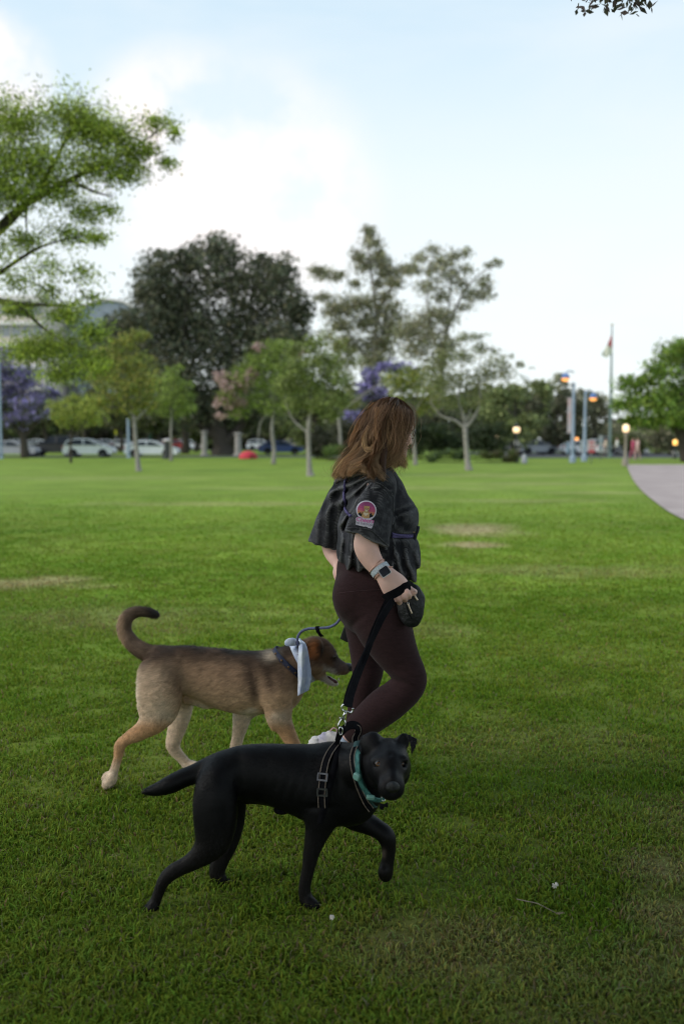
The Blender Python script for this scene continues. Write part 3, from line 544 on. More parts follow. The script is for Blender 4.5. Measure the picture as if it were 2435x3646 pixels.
# ------------------------------------------------------------ sculpting by distance field: smooth unions of tapered limbs, meshed by surface nets
class Crop:
    """coordinates read off an enlarged detail of the photo"""
    def __init__(s, ox, oy, k): s.o = (ox, oy); s.k = k
    def __call__(s, x, y, D): return np.array(at(s.o[0] + x * s.k, s.o[1] + y * s.k, D))
    def r(s, r, D): return r * s.k * mpp(D)
class Field:
    def __init__(s, v): s.v = v; s.ops = []
    def cap(s, a, b, ra, rb, k=.02, fd=None, f1=1., f2=1., sub=False, g=0):
        s.ops.append(('c', np.array(a, float), np.array(b, float), ra, rb, k, fd, f1, f2, sub, g)); return s
    def chain(s, cr, pts, k=.02, fd=None, f=1., n=3, sub=False, g=0):
        """pts: (x, y, D, r[, flatness]); r in crop pixels"""
        rows = []
        for p in pts:
            rows.append([*cr(p[0], p[1], p[2]), cr.r(p[3], p[2]), p[4] if len(p) > 4 else f])
        S = spline(rows, n)
        for i in range(len(S) - 1): s.cap(S[i][:3], S[i + 1][:3], S[i][3], S[i + 1][3], k if i == 0 else min(k, .012), fd, S[i][4], S[i + 1][4], sub, g)
        return s
    def ell(s, c, r, ax=None, k=.02, sub=False, g=0):
        s.ops.append(('e', np.array(c, float), np.array(r, float), np.eye(3) if ax is None else np.array(ax, float), k, sub, g)); return s
    def plate(s, cr, pts, D, t=.006, gx=0., gz=0., k=.01, rnd=.004, g=0, bend=0.):
        """a thin plate: outline in detail pixels, lying at depth D with slopes gx, gz"""
        P = np.array([cr(x, y, D) for x, y in pts]); s.ops.append(('q', P[:, [0, 2]], D, t, gx, gz, rnd, bend, k, g)); return s
    def cut(s, p, n, g=0, k=.004):
        """removes what lies on the +n side of the plane"""
        s.ops.append(('p', np.array(p, float), np.array(n, float) / np.linalg.norm(n), k, g)); return s
    def bbox(s):
        lo = np.full(3, 1e9); hi = -lo
        for o in s.ops:
            if o[0] == 'c' and not o[9]:
                m = max(o[3] * max(1, o[7]), o[4] * max(1, o[8])) + .01
                lo = np.minimum(lo, np.minimum(o[1], o[2]) - m); hi = np.maximum(hi, np.maximum(o[1], o[2]) + m)
            elif o[0] == 'e' and not o[5]:
                m = o[2].max() + .01; lo = np.minimum(lo, o[1] - m); hi = np.maximum(hi, o[1] + m)
            elif o[0] == 'q':
                l_, h_ = s.qb(o); lo = np.minimum(lo, l_); hi = np.maximum(hi, h_)
        return lo - 3 * s.v, hi + 3 * s.v
    def qb(s, o):
        a, b = o[1].min(0), o[1].max(0); e = (abs(o[4]) * (b[0] - a[0]) + abs(o[5]) * (b[1] - a[1])) / 2 + o[3] + o[6] + abs(o[7]) + .01
        return np.array((a[0] - .012, o[2] - e, a[1] - .012)), np.array((b[0] + .012, o[2] + e, b[1] + .012))
    def mesh(s, disp=None, relax=2, gk=.02):
        v = s.v; lo, hi = s.bbox(); n = np.ceil((hi - lo) / v).astype(int) + 1
        ax = [lo[i] + v * np.arange(n[i]) for i in range(3)]
        gs = sorted({o[-1] for o in s.ops if o[0] != 'p'}); G = {g: np.full(n, .5, np.float32) for g in gs}
        for o in s.ops:
            g = o[-1]; A = G[g if o[0] != 'p' else o[4]]
            if o[0] == 'c': k = o[5]; m = max(o[3] * max(1, o[7]), o[4] * max(1, o[8])) + k + 3 * v; l = np.minimum(o[1], o[2]) - m; h = np.maximum(o[1], o[2]) + m
            elif o[0] == 'e': k = o[4]; m = o[2].max() + k + 3 * v; l = o[1] - m; h = o[1] + m
            elif o[0] == 'q': l, h = s.qb(o); l = l - o[8] - 3 * v; h = h + o[8] + 3 * v
            else: l, h = lo, hi
            i0 = np.clip(np.floor((l - lo) / v).astype(int), 0, n); i1 = np.clip(np.ceil((h - lo) / v).astype(int) + 1, 0, n)
            if (i1 <= i0).any(): continue
            sl = tuple(slice(a, b) for a, b in zip(i0, i1))
            X = ax[0][sl[0]][:, None, None].astype(np.float32); Y = ax[1][sl[1]][None, :, None].astype(np.float32); Z = ax[2][sl[2]][None, None, :].astype(np.float32)
            if o[0] == 'c':
                _, a, b, ra, rb, k, fd, f1, f2, sub, _g = o; d = b - a; L2 = max(float(d @ d), 1e-12)
                px, py, pz = X - a[0], Y - a[1], Z - a[2]
                t = np.clip((px * d[0] + py * d[1] + pz * d[2]) / L2, 0, 1)
                qx, qy, qz = px - t * d[0], py - t * d[1], pz - t * d[2]; rr = ra + (rb - ra) * t
                q2 = qx * qx + qy * qy + qz * qz
                if fd is not None:
                    f = f1 + (f2 - f1) * t; w_ = qx * fd[0] + qy * fd[1] + qz * fd[2]; q2 = q2 + w_ * w_ * (1 / (f * f) - 1)
                    D_ = (np.sqrt(np.maximum(q2, 1e-12)) - rr) * np.minimum(1, f)
                else: D_ = np.sqrt(q2) - rr
            elif o[0] == 'e':
                _, c, r, E, k, sub, _g = o; px, py, pz = X - c[0], Y - c[1], Z - c[2]; k0 = 0; k1 = 0
                for j in range(3):
                    u = px * E[j][0] + py * E[j][1] + pz * E[j][2]; k0 = k0 + (u / r[j]) ** 2; k1 = k1 + (u / r[j] ** 2) ** 2
                k0 = np.sqrt(k0); D_ = k0 * (k0 - 1) / np.sqrt(np.maximum(k1, 1e-9))
            elif o[0] == 'q':
                _, Q, D0, t_, gx, gz, rnd, bend, k, _g = o; sub = False; cx_, cz_ = Q.mean(0); d2 = None; ins = None
                for i in range(len(Q)):
                    a, b = Q[i - 1], Q[i]; ex, ez = b - a; wx, wz = X - a[0], Z - a[1]; h2 = np.clip((wx * ex + wz * ez) / (ex * ex + ez * ez + 1e-12), 0, 1)
                    dd_ = (wx - ex * h2) ** 2 + (wz - ez * h2) ** 2; d2 = dd_ if d2 is None else np.minimum(d2, dd_)
                    cr_ = ((a[1] <= Z) & (b[1] > Z) & (ex * wz < ez * wx)) | ((a[1] > Z) & (b[1] <= Z) & (ex * wz > ez * wx)); ins = cr_ if ins is None else ins ^ cr_
                d2 = np.sqrt(d2) * np.where(ins, -1, 1); Rr = max(np.ptp(Q[:, 0]), np.ptp(Q[:, 1])) / 2
                yy = Y - (D0 + gx * (X - cx_) + gz * (Z - cz_) + bend * (((X - cx_) ** 2 + (Z - cz_) ** 2) / Rr ** 2)); w_ = np.abs(yy) - t_ / 2 + rnd; d2 = d2 + rnd
                D_ = np.sqrt(np.maximum(d2, 0) ** 2 + np.maximum(w_, 0) ** 2) + np.minimum(np.maximum(d2, w_), 0) - rnd
            else:
                _, p, nn, k, _g = o; D_ = -((X - p[0]) * nn[0] + (Y - p[1]) * nn[1] + (Z - p[2]) * nn[2]); sub = True
            B = A[sl]
            if sub:
                h_ = np.maximum(k - np.abs(B + D_), 0) / k; A[sl] = np.maximum(B, -D_) + h_ * h_ * k * .25
            else:
                h_ = np.maximum(k - np.abs(B - D_), 0) / k; A[sl] = np.minimum(B, D_) - h_ * h_ * k * .25
        f = None
        for g in gs:
            if f is None: f = G[g]
            else:
                h_ = np.maximum(gk - np.abs(f - G[g]), 0) / gk; f = np.minimum(f, G[g]) - h_ * h_ * gk * .25
        if disp is not None:
            band = np.abs(f) < .03; ii = np.argwhere(band); P = lo + ii * v; f[band] += disp(P).astype(np.float32)
        V, Fq = nets(f); V = lo + V * v
        if relax:
            E = np.concatenate([Fq[:, [0, 1]], Fq[:, [1, 2]], Fq[:, [2, 3]], Fq[:, [3, 0]]])
            for _ in range(relax):
                S_ = np.zeros_like(V); c_ = np.zeros(len(V)); 
                for j in range(3): S_[:, j] = np.bincount(E[:, 0], V[E[:, 1], j], len(V)) + np.bincount(E[:, 1], V[E[:, 0], j], len(V))
                c_ = np.bincount(E[:, 0], minlength=len(V)) + np.bincount(E[:, 1], minlength=len(V))
                V = V * .45 + .55 * S_ / np.maximum(c_, 1)[:, None]
        return V, Fq
def nets(f):
    s = f < 0; n = np.array(f.shape)
    c = np.zeros(n - 1, np.int8)
    for dx in (0, 1):
        for dy in (0, 1):
            for dz in (0, 1): c += s[dx:n[0] - 1 + dx, dy:n[1] - 1 + dy, dz:n[2] - 1 + dz]
    act = (c > 0) & (c < 8); cells = np.argwhere(act); ids = np.full(n - 1, -1, np.int64); ids[act] = np.arange(len(cells))
    acc = np.zeros((len(cells), 3)); cnt = np.zeros(len(cells))
    for a in range(3):
        o1, o2 = [(1, 2), (0, 2), (0, 1)][a]
        for p in (0, 1):
            for q in (0, 1):
                off = np.zeros(3, int); off[o1] = p; off[o2] = q; A = cells + off; off2 = off.copy(); off2[a] += 1; B = cells + off2
                fa = f[A[:, 0], A[:, 1], A[:, 2]]; fb = f[B[:, 0], B[:, 1], B[:, 2]]; m = (fa < 0) != (fb < 0)
                t = fa[m] / (fa[m] - fb[m]); pt = A[m].astype(float); pt[:, a] += t; acc[m] += pt; cnt[m] += 1
    V = acc / cnt[:, None]; quads = []
    for a in range(3):
        b, c_ = (a + 1) % 3, (a + 2) % 3
        sl0 = [slice(None)] * 3; sl1 = [slice(None)] * 3; sl0[a] = slice(0, n[a] - 1); sl1[a] = slice(1, n[a])
        e = np.argwhere(s[tuple(sl0)] != s[tuple(sl1)]); e = e[(e[:, b] > 0) & (e[:, c_] > 0) & (e[:, b] < n[b] - 1) & (e[:, c_] < n[c_] - 1)]
        def g(db, dc):
            k = e.copy(); k[:, b] += db; k[:, c_] += dc; return ids[k[:, 0], k[:, 1], k[:, 2]]
        q = np.stack([g(-1, -1), g(0, -1), g(0, 0), g(-1, 0)], 1); ins = s[e[:, 0], e[:, 1], e[:, 2]]
        q[~ins] = q[~ins][:, ::-1]; quads.append(q)
    return V, np.concatenate(quads)
def normals(V, Fq):
    n = np.cross(V[Fq[:, 2]] - V[Fq[:, 0]], V[Fq[:, 3]] - V[Fq[:, 1]]); N_ = np.zeros_like(V)
    for j in range(4):
        for a in range(3): N_[:, a] += np.bincount(Fq[:, j], n[:, a], len(V))
    return N_ / (np.linalg.norm(N_, axis=1)[:, None] + 1e-12)
def bvh(V, Fq): return BVHTree.FromPolygons([tuple(v) for v in V], [tuple(int(i) for i in f) for f in Fq])
CAMP = Vector((0, 0, CAM_H))
def hit(bv, cr, x, y, off=.002):
    """the point of a surface seen at a detail pixel, lifted along the normal"""
    p = at(cr.o[0] + x * cr.k, cr.o[1] + y * cr.k, 1.0); d = (p - CAMP).normalized()
    r = bv.ray_cast(CAMP, d)
    if r[0] is None: return None, None
    nrm = r[1] if r[1].dot(d) < 0 else -r[1]
    return r[0] + nrm * off, nrm
def hits(bv, cr, pts, off=.002, n=6):
    out = []
    for x, y in spline(pts, n):
        h = hit(bv, cr, x, y, off)
        if h[0] is not None: out.append(h)
    return out
def strap(hs, width, thick=.003):
    """a flat strap through surface points (point, normal)"""
    P = [h[0] for h in hs]; Nn = [h[1] for h in hs]; V = []; F = []; n = len(P)
    for i in range(n):
        t = (P[min(i + 1, n - 1)] - P[max(i - 1, 0)]).normalized(); nn = Nn[i]; nn = (nn - t * nn.dot(t)).normalized(); b = t.cross(nn)
        w_ = width[i] if hasattr(width, '__len__') else width
        for sx, sz in ((-1, 0), (1, 0), (1, 1), (-1, 1)): V.append(P[i] + b * sx * w_ / 2 + nn * (sz * thick))
    for i in range(n - 1):
        for j in range(4): F.append((i * 4 + j, i * 4 + (j + 1) % 4, i * 4 + 4 + (j + 1) % 4, i * 4 + 4 + j))
    F += [(3, 2, 1, 0), tuple((n - 1) * 4 + j for j in range(4))]
    return V, F
def loop_on(bv, c, nrm, off=.003, n=56, far=.6, smooth=3, lim=None):
    """closed loop where a plane through c cuts a body: list of (point, outward normal)"""
    c = Vector(c); nrm = Vector(nrm).normalized(); u = nrm.orthogonal().normalized(); v = nrm.cross(u); rr = []; ds = []
    for i in range(n):
        a = 2 * PI * i / n; d = u * math.cos(a) + v * math.sin(a)
        h = bv.ray_cast(c, d, far); 
        if lim and h[0] is not None:
            best = h[3]; o_ = h[0] + d * .001
            rr.append(min(best, lim))
        else: rr.append(h[3] if h[0] is not None else None)
        ds.append(d)
    good = [r for r in rr if r]; md = float(np.median(good)) if good else .05
    rr = np.array([r if r else md for r in rr])
    for _ in range(smooth): rr = np.maximum(rr, (np.roll(rr, 1) + rr * 2 + np.roll(rr, -1)) / 4) if _ == 0 else (np.roll(rr, 1) + rr * 2 + np.roll(rr, -1)) / 4
    return [(c + d * (r + off), d) for d, r in zip(ds, rr)]
def band(lp, nrm, width, thick=.003):
    nrm = Vector(nrm).normalized(); V = []; F = []; n = len(lp)
    for p, d in lp:
        for sx, sz in ((-1, 0), (1, 0), (1, 1), (-1, 1)): V.append(p + nrm * sx * width / 2 + d * sz * thick)
    for i in range(n):
        k = (i + 1) % n
        for j in range(4): F.append((i * 4 + j, k * 4 + j, k * 4 + (j + 1) % 4, i * 4 + (j + 1) % 4))
    return V, F
def fur_mesh(name, V, Fq, N_, colf, flow, rs, parent, n, length, width, material, mask=None, lift=.25):
    """short hairs combed along the coat"""
    k = rs.randint(0, len(Fq), n)
    if mask is not None: k = k[mask(V[Fq[k, 0]])]
    n = len(k); a, b = rs.rand(n)[:, None], rs.rand(n)[:, None]; f = Fq[k]
    P = (V[f[:, 0]] * (1 - a) + V[f[:, 1]] * a) * (1 - b) + (V[f[:, 3]] * (1 - a) + V[f[:, 2]] * a) * b; nn = N_[f[:, 0]]
    fl = flow(P); fl = fl - nn * (fl * nn).sum(1)[:, None]; fl /= np.linalg.norm(fl, axis=1)[:, None] + 1e-9
    d = fl + nn * lift * (.4 + 1.2 * rs.rand(n))[:, None] + rs.randn(n, 3) * .16; d /= np.linalg.norm(d, axis=1)[:, None]
    s_ = np.cross(d, nn); s_ /= np.linalg.norm(s_, axis=1)[:, None] + 1e-9
    Lh = (length(P) if callable(length) else np.full(n, length)) * (.55 + .9 * rs.rand(n)); Lh = Lh[:, None]; w_ = width * (.7 + .6 * rs.rand(n))[:, None]
    B = P - nn * .001
    W4 = np.stack([B - s_ * w_, B + s_ * w_, B + d * Lh], 1).reshape(-1, 3)
    c = colf(P) * (.78 + .44 * rs.rand(n))[:, None]
    return mesh_np(name, W4, np.arange(n * 3).reshape(n, 3), material, parent, smooth=False, attrs={'col': np.repeat(c, 3, 0)})
def px_of(P):
    """photo pixel of world points (used only to lay out coat patches on the flank)"""
    P = np.asarray(P); z = P[:, 2] - CAM_H; cp, sp = math.cos(PITCH), math.sin(PITCH)
    dz = P[:, 1] * cp - z * sp; up = P[:, 1] * sp + z * cp
    return 1217.5 + F_PX * P[:, 0] / dz, 1823 - F_PX * up / dz
def sm(x, a, b): t = np.clip((x - a) / (b - a), 0, 1); return t * t * (3 - 2 * t)
def mixc(c, d, t): return c * (1 - t[:, None]) + np.array(d) * t[:, None]

m_fur = attr_mat('fur', .85, .12, .18, 240, bump=.25, bscale=420, sheen=.15)
m_hairs = attr_mat('fur_hairs', .7, .25, .0, 5)
m_black_fur = attr_mat('black_fur', .48, .16, .25, 160, bump=.2, bscale=500)
m_web_black = mat('black_webbing', (.0085, .0085, .011), (.005, .005, .007), 40, .95, .3, 900, spec=.08)
m_chrome = mat('polished_steel', (.80, .80, .82), (.66, .66, .69), 30, .22, metal=1)
m_eye_dark = mat('eye_dark', (.03, .02, .015), (.02, .013, .01), 50, .12, spec=.7)
m_thread = mat('reflective_thread', (.42, .34, .28), (.34, .27, .22), 80, .5)

# ============================================================ tan dog
def tan_dog():
    c = Crop(350, 2100, .6059); e = Crop(1000, 2200, .1913); Z = 4.24
    f = Field(.0052); fd = np.array((0, 1., 0))
    f.chain(c, [(390, 450, Z, 108, .72), (460, 462, Z, 128, .74), (560, 478, Z, 140, .76), (690, 512, Z, 162, .78), (800, 536, Z, 176, .80), (900, 548, Z, 183, .80), (990, 546, Z, 178, .80), (1060, 530, Z, 150, .8)], k=.03, fd=fd, f=.78)
    f.chain(c, [(1060, 500, Z, 128, .75), (1120, 450, Z, 112, .75), (1175, 410, Z, 98, .8), (1230, 385, Z, 86, .8)], k=.05, fd=fd)
    f.chain(c, [(1090, 620, Z, 86, .9), (1120, 580, Z, 80, .9), (1160, 520, Z, 74, .9)], k=.04, fd=fd)
    # near hind leg
    zn = 4.15
    f.chain(c, [(360, 500, zn + .03, 118, .62), (355, 600, zn, 116, .58), (345, 680, zn, 104, .55), (345, 742, zn, 80, .6), (298, 796, zn, 56, .7), (235, 842, zn, 40, .8), (170, 876, zn, 30, .9), (128, 916, zn, 28), (118, 980, zn, 22), (100, 1045, zn, 21), (80, 1105, zn, 24)], k=.04, fd=fd)
    f.chain(c, [(400, 640, zn + .01, 76, .6), (380, 730, zn, 60, .6), (330, 790, zn, 46, .8)], k=.03, fd=fd)
    f.chain(c, [(85, 1095, zn - .01, 24), (62, 1130, zn - .012, 24), (48, 1142, zn - .014, 17)], k=.01); f.chain(c, [(90, 1100, zn + .015, 22), (74, 1134, zn + .014, 22), (62, 1148, zn + .014, 15)], k=.01)
    f.chain(c, [(62, 1080, zn + .01, 14), (44, 1098, zn + .01, 13), (40, 1112, zn + .01, 9)], k=.01)
    # far hind leg
    zf = 4.38
    f.chain(c, [(440, 560, zf - .03, 100, .6), (470, 640, zf, 84, .6), (482, 720, zf, 62, .7), (468, 800, zf, 50, .8), (448, 870, zf, 40), (440, 915, zf, 34), (462, 955, zf, 27), (498, 995, zf, 23), (530, 1030, zf, 26), (565, 1040, zf - .01, 25), (592, 1042, zf - .012, 17)], k=.04, fd=fd)
    f.chain(c, [(535, 1030, zf, 24), (575, 1034, zf + .02, 22), (600, 1036, zf + .02, 14)], k=.01)
    # near foreleg (runs down behind the black dog)
    zn = 4.15
    f.chain(c, [(1030, 500, zn + .04, 96, .6), (1040, 600, zn, 98, .6), (1062, 700, zn, 72, .65), (1074, 770, zn, 56, .7), (1112, 840, zn, 44, .8), (1150, 905, zn, 33), (1180, 960, zn, 28), (1205, 1030, zn, 25), (1222, 1100, zn, 25), (1245, 1140, zn, 27), (1275, 1150, zn, 22)], k=.04, fd=fd)
    f.chain(c, [(1040, 740, zn, 50), (1038, 795, zn, 30)], k=.03)
    # far foreleg, swung back with the paw lifting
    zf = 4.36
    f.chain(c, [(1000, 560, zf - .05, 96, .6), (940, 650, zf, 70, .7), (855, 720, zf, 52, .8), (838, 790, zf, 42), (822, 860, zf, 32), (812, 905, zf, 27), (800, 950, zf, 26), (780, 985, zf, 26), (760, 990, zf, 18)], k=.03, fd=fd)
    # tail
    f.chain(c, [(350, 400, Z, 66), (310, 385, Z, 42), (255, 355, Z, 37), (205, 318, Z + .01, 36), (165, 262, Z + .02, 33), (154, 208, Z + .03, 31), (176, 158, Z + .04, 28), (228, 130, Z + .05, 24), (290, 132, Z + .05, 19), (335, 144, Z + .05, 14), (352, 150, Z + .05, 6)], k=.03, n=5)
    # sheath
    f.chain(c, [(640, 655, Z, 40, .6), (560, 640, Z, 30), (525, 650, Z, 22)], k=.02, fd=fd)
    # head
    H = 4.20
    f.chain(e, [(560, 700, H + .01, 300, .78), (680, 640, H, 272, .82), (790, 690, H, 215, .85)], k=.03, fd=fd)
    f.chain(e, [(760, 760, H, 225, .72), (930, 850, H, 140, .8), (1060, 905, H, 112, .82), (1165, 945, H, 88, .85), (1200, 952, H, 68, .85)], k=.03, fd=fd)
    f.chain(e, [(600, 960, H, 190, .7), (760, 1000, H, 118, .75), (860, 1110, H, 74, .8), (960, 1180, H, 50, .85), (1050, 1208, H, 34, .9)], k=.03, fd=fd)
    f.chain(e, [(600, 860, H - .045, 110), (700, 900, H - .045, 90)], k=.03)       # cheek
    f.chain(e, [(880, 640, H - .030, 66), (980, 700, H - .026, 44)], k=.02); f.chain(e, [(880, 640, H + .03, 66), (980, 700, H + .026, 44)], k=.02)
    f.chain(e, [(880, 1020, H, 60, 2.4), (980, 1095, H, 54, 2.2), (1080, 1140, H, 56, 2.2), (1180, 1170, H, 70, 2.2)], k=.008, fd=fd, sub=True)   # open mouth
    # ears: folded flaps
    for s_ in (-1, 1):
        z0 = H + s_ * .045
        f.chain(e, [(560, 470, z0, 60), (640, 430, z0 + s_ * .012, 50), (720, 470, z0 + s_ * .02, 44)], k=.015)
        f.plate(e, [(560, 450), (640, 395), (740, 420), (800, 470), (800, 560), (770, 680), (700, 760), (640, 740), (570, 640), (545, 540)], z0 + s_ * .022, .008, gx=0, gz=-s_ * .15, k=.008, bend=-s_ * .010)
    V, Fq = f.mesh(disp=lambda P: (fbm(P * 28, 2, 3) - .5) * .004 + (fbm(P * np.array((9, 9, 4)), 2, 4) - .5) * .008)
    N_ = normals(V, Fq)
    TAN = np.array((.50, .335, .205)); SADDLE = np.array((.115, .072, .048)); CREAM = np.array((.74, .61, .47)); RUST = np.array((.50, .25, .095)); BLK = np.array((.022, .018, .016)); MID = np.array((.33, .215, .135))
    def coat(P):
        x, y = px_of(P); cx, cy = (x - 350) / .6059, (y - 2100) / .6059; ex, ey = (x - 1000) / .1913, (y - 2200) / .1913
        nz = (fbm(P * np.array((13, 13, 13)), 3, 9) - .5) * .7; nf = fbm(P * np.array((70, 70, 150)), 2, 19) - .5
        o = np.repeat(MID[None] * 1.15, len(P), 0)
        # dark saddle along the back, fading down the flank
        back = np.interp(cx, [300, 480, 650, 800, 960, 1060, 1150], [360, 325, 338, 360, 368, 380, 340]); dn = (cy - back) / 330 + nz * .5
        o = mixc(o, SADDLE, 1 - sm(dn, .12, .42)); o = mixc(o, BLK * 1.6, (1 - sm(dn, .0, .16)) * sm(cx, 360, 480) * .85)
        o = mixc(o, TAN, sm(dn, .42, .85)); o = mixc(o, CREAM * .85, sm(dn + nz * .3, .95, 1.25))
        # dark bands behind and across the shoulder, pale patch on the withers
        o = mixc(o, SADDLE * .75, np.exp(-((cx - 905 - (cy - 480) * .12) / 38) ** 2) * sm(cy, 360, 420) * (1 - sm(cy, 600, 700)) * .95)
        o = mixc(o, SADDLE * .85, np.exp(-((cx - 1010 - (cy - 480) * .10) / 26) ** 2) * (1 - sm(cy, 540, 640)) * .95)
        o = mixc(o, SADDLE, np.exp(-((cx - 1075 - (cy - 480) * .15) / 26) ** 2) * (1 - sm(cy, 520, 600)) * .5 * sm(cy, 420, 460))
        o = mixc(o, CREAM * .95, np.exp(-((cx - 1030) / 46) ** 2 - ((cy - 385) / 34) ** 2) * .95)
        # haunch: tan; lower legs rusty then pale
        o = mixc(o, (TAN + CREAM) * .52, (1 - sm(cx, 330, 540)) * sm(cy, 390, 520) * .85)
        o = mixc(o, MID * .9, np.exp(-((cx - 480) / 50) ** 2 - ((cy - 560) / 130) ** 2) * .6)
        leg = sm(cy, 730, 820) * (1 - sm(cx, 1300, 1400)); o = mixc(o, RUST, leg * .75); o = mixc(o, CREAM, sm(cy, 960, 1080) * .8)
        o = mixc(o, CREAM * .9, sm(P[:, 1], 4.28, 4.34) * sm(cy, 640, 720) * .75)
        o = mixc(o, CREAM, (1 - sm(cx, 228, 268)) * sm(cy, 460, 520) * (1 - sm(cy, 640, 800)) * .8)
        # tail
        tl = (1 - sm(cx, 300, 340)) * (1 - sm(cy, 380, 440)); o = mixc(o, np.array((.17, .115, .08)), tl)
        o = mixc(o, TAN * .95, tl * np.exp(-((cx - 135) / 24) ** 2) * .7); o = mixc(o, BLK * 1.4, (1 - sm(cy, 130, 190)) * sm(cx, 200, 350))
        # head
        hd = sm(ex, 330, 460) * (1 - sm(ey, 1500, 1600)); h_ = np.repeat(np.array((.15, .085, .05))[None], len(P), 0)
        h_ = mixc(h_, BLK * 2.2, np.exp(-((ex - 520) / 110) ** 2) * sm(ey, 560, 760) * .9)
        h_ = mixc(h_, np.array((.26, .16, .10)), np.exp(-((ex - 560) / 120) ** 2 - ((ey - 360) / 60) ** 2) * .9)
        h_ = mixc(h_, np.array((.33, .22, .13)), sm(ey, 800, 950) * (1 - sm(ex, 820, 900)))
        h_ = mixc(h_, np.array((.11, .075, .062)), sm(ex, 950, 1060) * (1 - sm(ey, 960, 1040)))
        h_ = mixc(h_, np.array((.56, .50, .45)), np.exp(-(((ey - 935 - (ex - 900) * .42) / 52) ** 2)) * sm(ex, 760, 850) * (1 - sm(ex, 1040, 1120)))
        h_ = mixc(h_, np.array((.48, .42, .36)), sm(ey, 1040, 1110) * sm(ex, 740, 820))
        h_ = mixc(h_, BLK, np.exp(-((ex - 1010) / 55) ** 2 - ((ey - 715) / 34) ** 2) * .8)
        ear = np.exp(-(((ex - 640) / 92) ** 4) - ((ey - 580) / 160) ** 4); h_ = mixc(h_, np.array((.46, .17, .06)), ear * .95 * (np.abs(P[:, 1] - H) > .045))
        h_ = mixc(h_, BLK * 1.2, np.exp(-((ex - 775) / 62) ** 2 - ((ey - 600) / 110) ** 2) * .9)
        o = o * (1 - hd[:, None]) + h_ * hd[:, None]
        return np.clip(o * (1 + .8 * nf[:, None] + .2 * nz[:, None]), .005, .9)
    col = coat(V)
    # inside of the mouth
    ex, ey = (px_of(V)[0] - 1000) / .1913, (px_of(V)[1] - 2200) / .1913
    mo = np.exp(-(((ex - 960) / 120) ** 2) - ((ey - 1090 - (ex - 960) * .62) / 44) ** 2) > .5
    col[mo] = (.035, .012, .012)
    root = empty('dog', ground(700, 2790), 'tan dog with dark saddle, curled-up tail and white-blue bandana walking beside the woman', 'dog')
    body = mesh_np('body', V, Fq, m_fur, root, attrs={'col': col})
    rs = np.random.RandomState(4)
    def flow(P):
        x, y = px_of(P); cx, cy = (x - 350) / .6059, (y - 2100) / .6059
        F_ = np.tile(np.array((-1., 0, -.45)), (len(P), 1)); lg = sm(cy, 640, 800); F_ = F_ * (1 - lg[:, None]) + np.array((-.25, 0, -1.)) * lg[:, None]
        tl = (1 - sm(cx, 300, 340)) * (1 - sm(cy, 380, 440)); th = np.stack([(cy - 235), cy * 0, (cx - 260)], 1); th /= np.linalg.norm(th, axis=1)[:, None] + 1e-9
        F_ = F_ * (1 - tl[:, None]) + np.stack([-(cy - 240), cy * 0, (cx - 250)], 1) / 110 * -1 * tl[:, None] * np.array((1, 1, -1))
        return F_
    ln = lambda P: .010 + .012 * sm(P[:, 2], .35, .5) * (P[:, 0] < .0)
    fur_mesh('fur', V, Fq, N_, coat, flow, rs, root, 230000, ln, .0007, m_hairs, mask=lambda P: px_of(P)[0] < 1260)
    # eyes, nose, tongue, teeth
    bv = bvh(V, Fq)
    p = hit(bv, e, 1000, 728, -.0045)[0]
    m_ = M(); m_.lathe((0, 0, 0), [(0.0005, -.010), (.006, -.008), (.0095, -.003), (.0095, .003), (.006, .008), (.0005, .010)], 14)
    for s_ in (0, 1):
        q = Vector(p) if not s_ else Vector((p.x, 2 * H - p.y, p.z))
        mesh_np('eye', [v_[0:3] for v_ in (np.array(m_.V) + np.array(q))], m_.F, m_eye_dark, root)
    g = Field(.0022); g.chain(e, [(1230, 900, H, 46, .95), (1272, 912, H, 50, .95), (1285, 945, H, 40, .95)], k=.01, fd=fd); g.ell(e(1300, 935, H - .010), (.006, .004, .005), k=.003, sub=True)
    v_, q_ = g.mesh(); mesh_np('nose', v_, q_, mat('dog_nose', (.03, .03, .036), (.02, .02, .024), 200, .35, .4, 900), root)
    g = Field(.0025); g.chain(e, [(880, 1110, H, 30, 1.6), (970, 1170, H, 24, 1.6), (1040, 1195, H - .004, 18, 1.5)], k=.01, fd=fd); v_, q_ = g.mesh(); mesh_np('tongue', v_, q_, mat('tongue', (.11, .035, .035), (.07, .02, .02), 60, .4), root)
    tt = M()
    for (tx, ty, s_) in ((1068, 1155, 1), (1082, 1172, 1), (1050, 1040, -1)):
        b_ = Vector(e(tx, ty, H - .016)); tt.tube([b_, b_ + Vector((.002, 0, .010 * s_))], [.0025, .0006], 6)
    tt.build('teeth', mat('tooth', (.75, .70, .6), (.6, .55, .45), 80, .4), root, smooth=True)
    # collar: navy webbing with small gold studs
    cc = Vector(c(1128, 430, Z)); cn = Vector((c(1150, 480, Z) - c(1095, 545, Z))).normalized(); cn = (Vector(c(1230, 385, Z)) - Vector(c(1075, 490, Z))).normalized()
    lp = loop_on(bv, cc, (cn + Vector((.15, 0, .5))).normalized(), .006, lim=.11)
    V_, F_ = band(lp, cn + Vector((.15, 0, .5)), .026); col_ = mesh_np('collar', V_, F_, mat('navy_webbing', (.022, .030, .075), (.014, .02, .05), 60, .7, .3, 500), root)
    lp2 = lp[::4]; st = M()
    for p_, d_ in lp2: st.box(p_ + d_ * .005, (.010, .006, .010))
    st.build('stud', mat('brass_stud', (.20, .12, .06), (.14, .085, .04), 50, .4, metal=.8), col_, local=False) if False else None
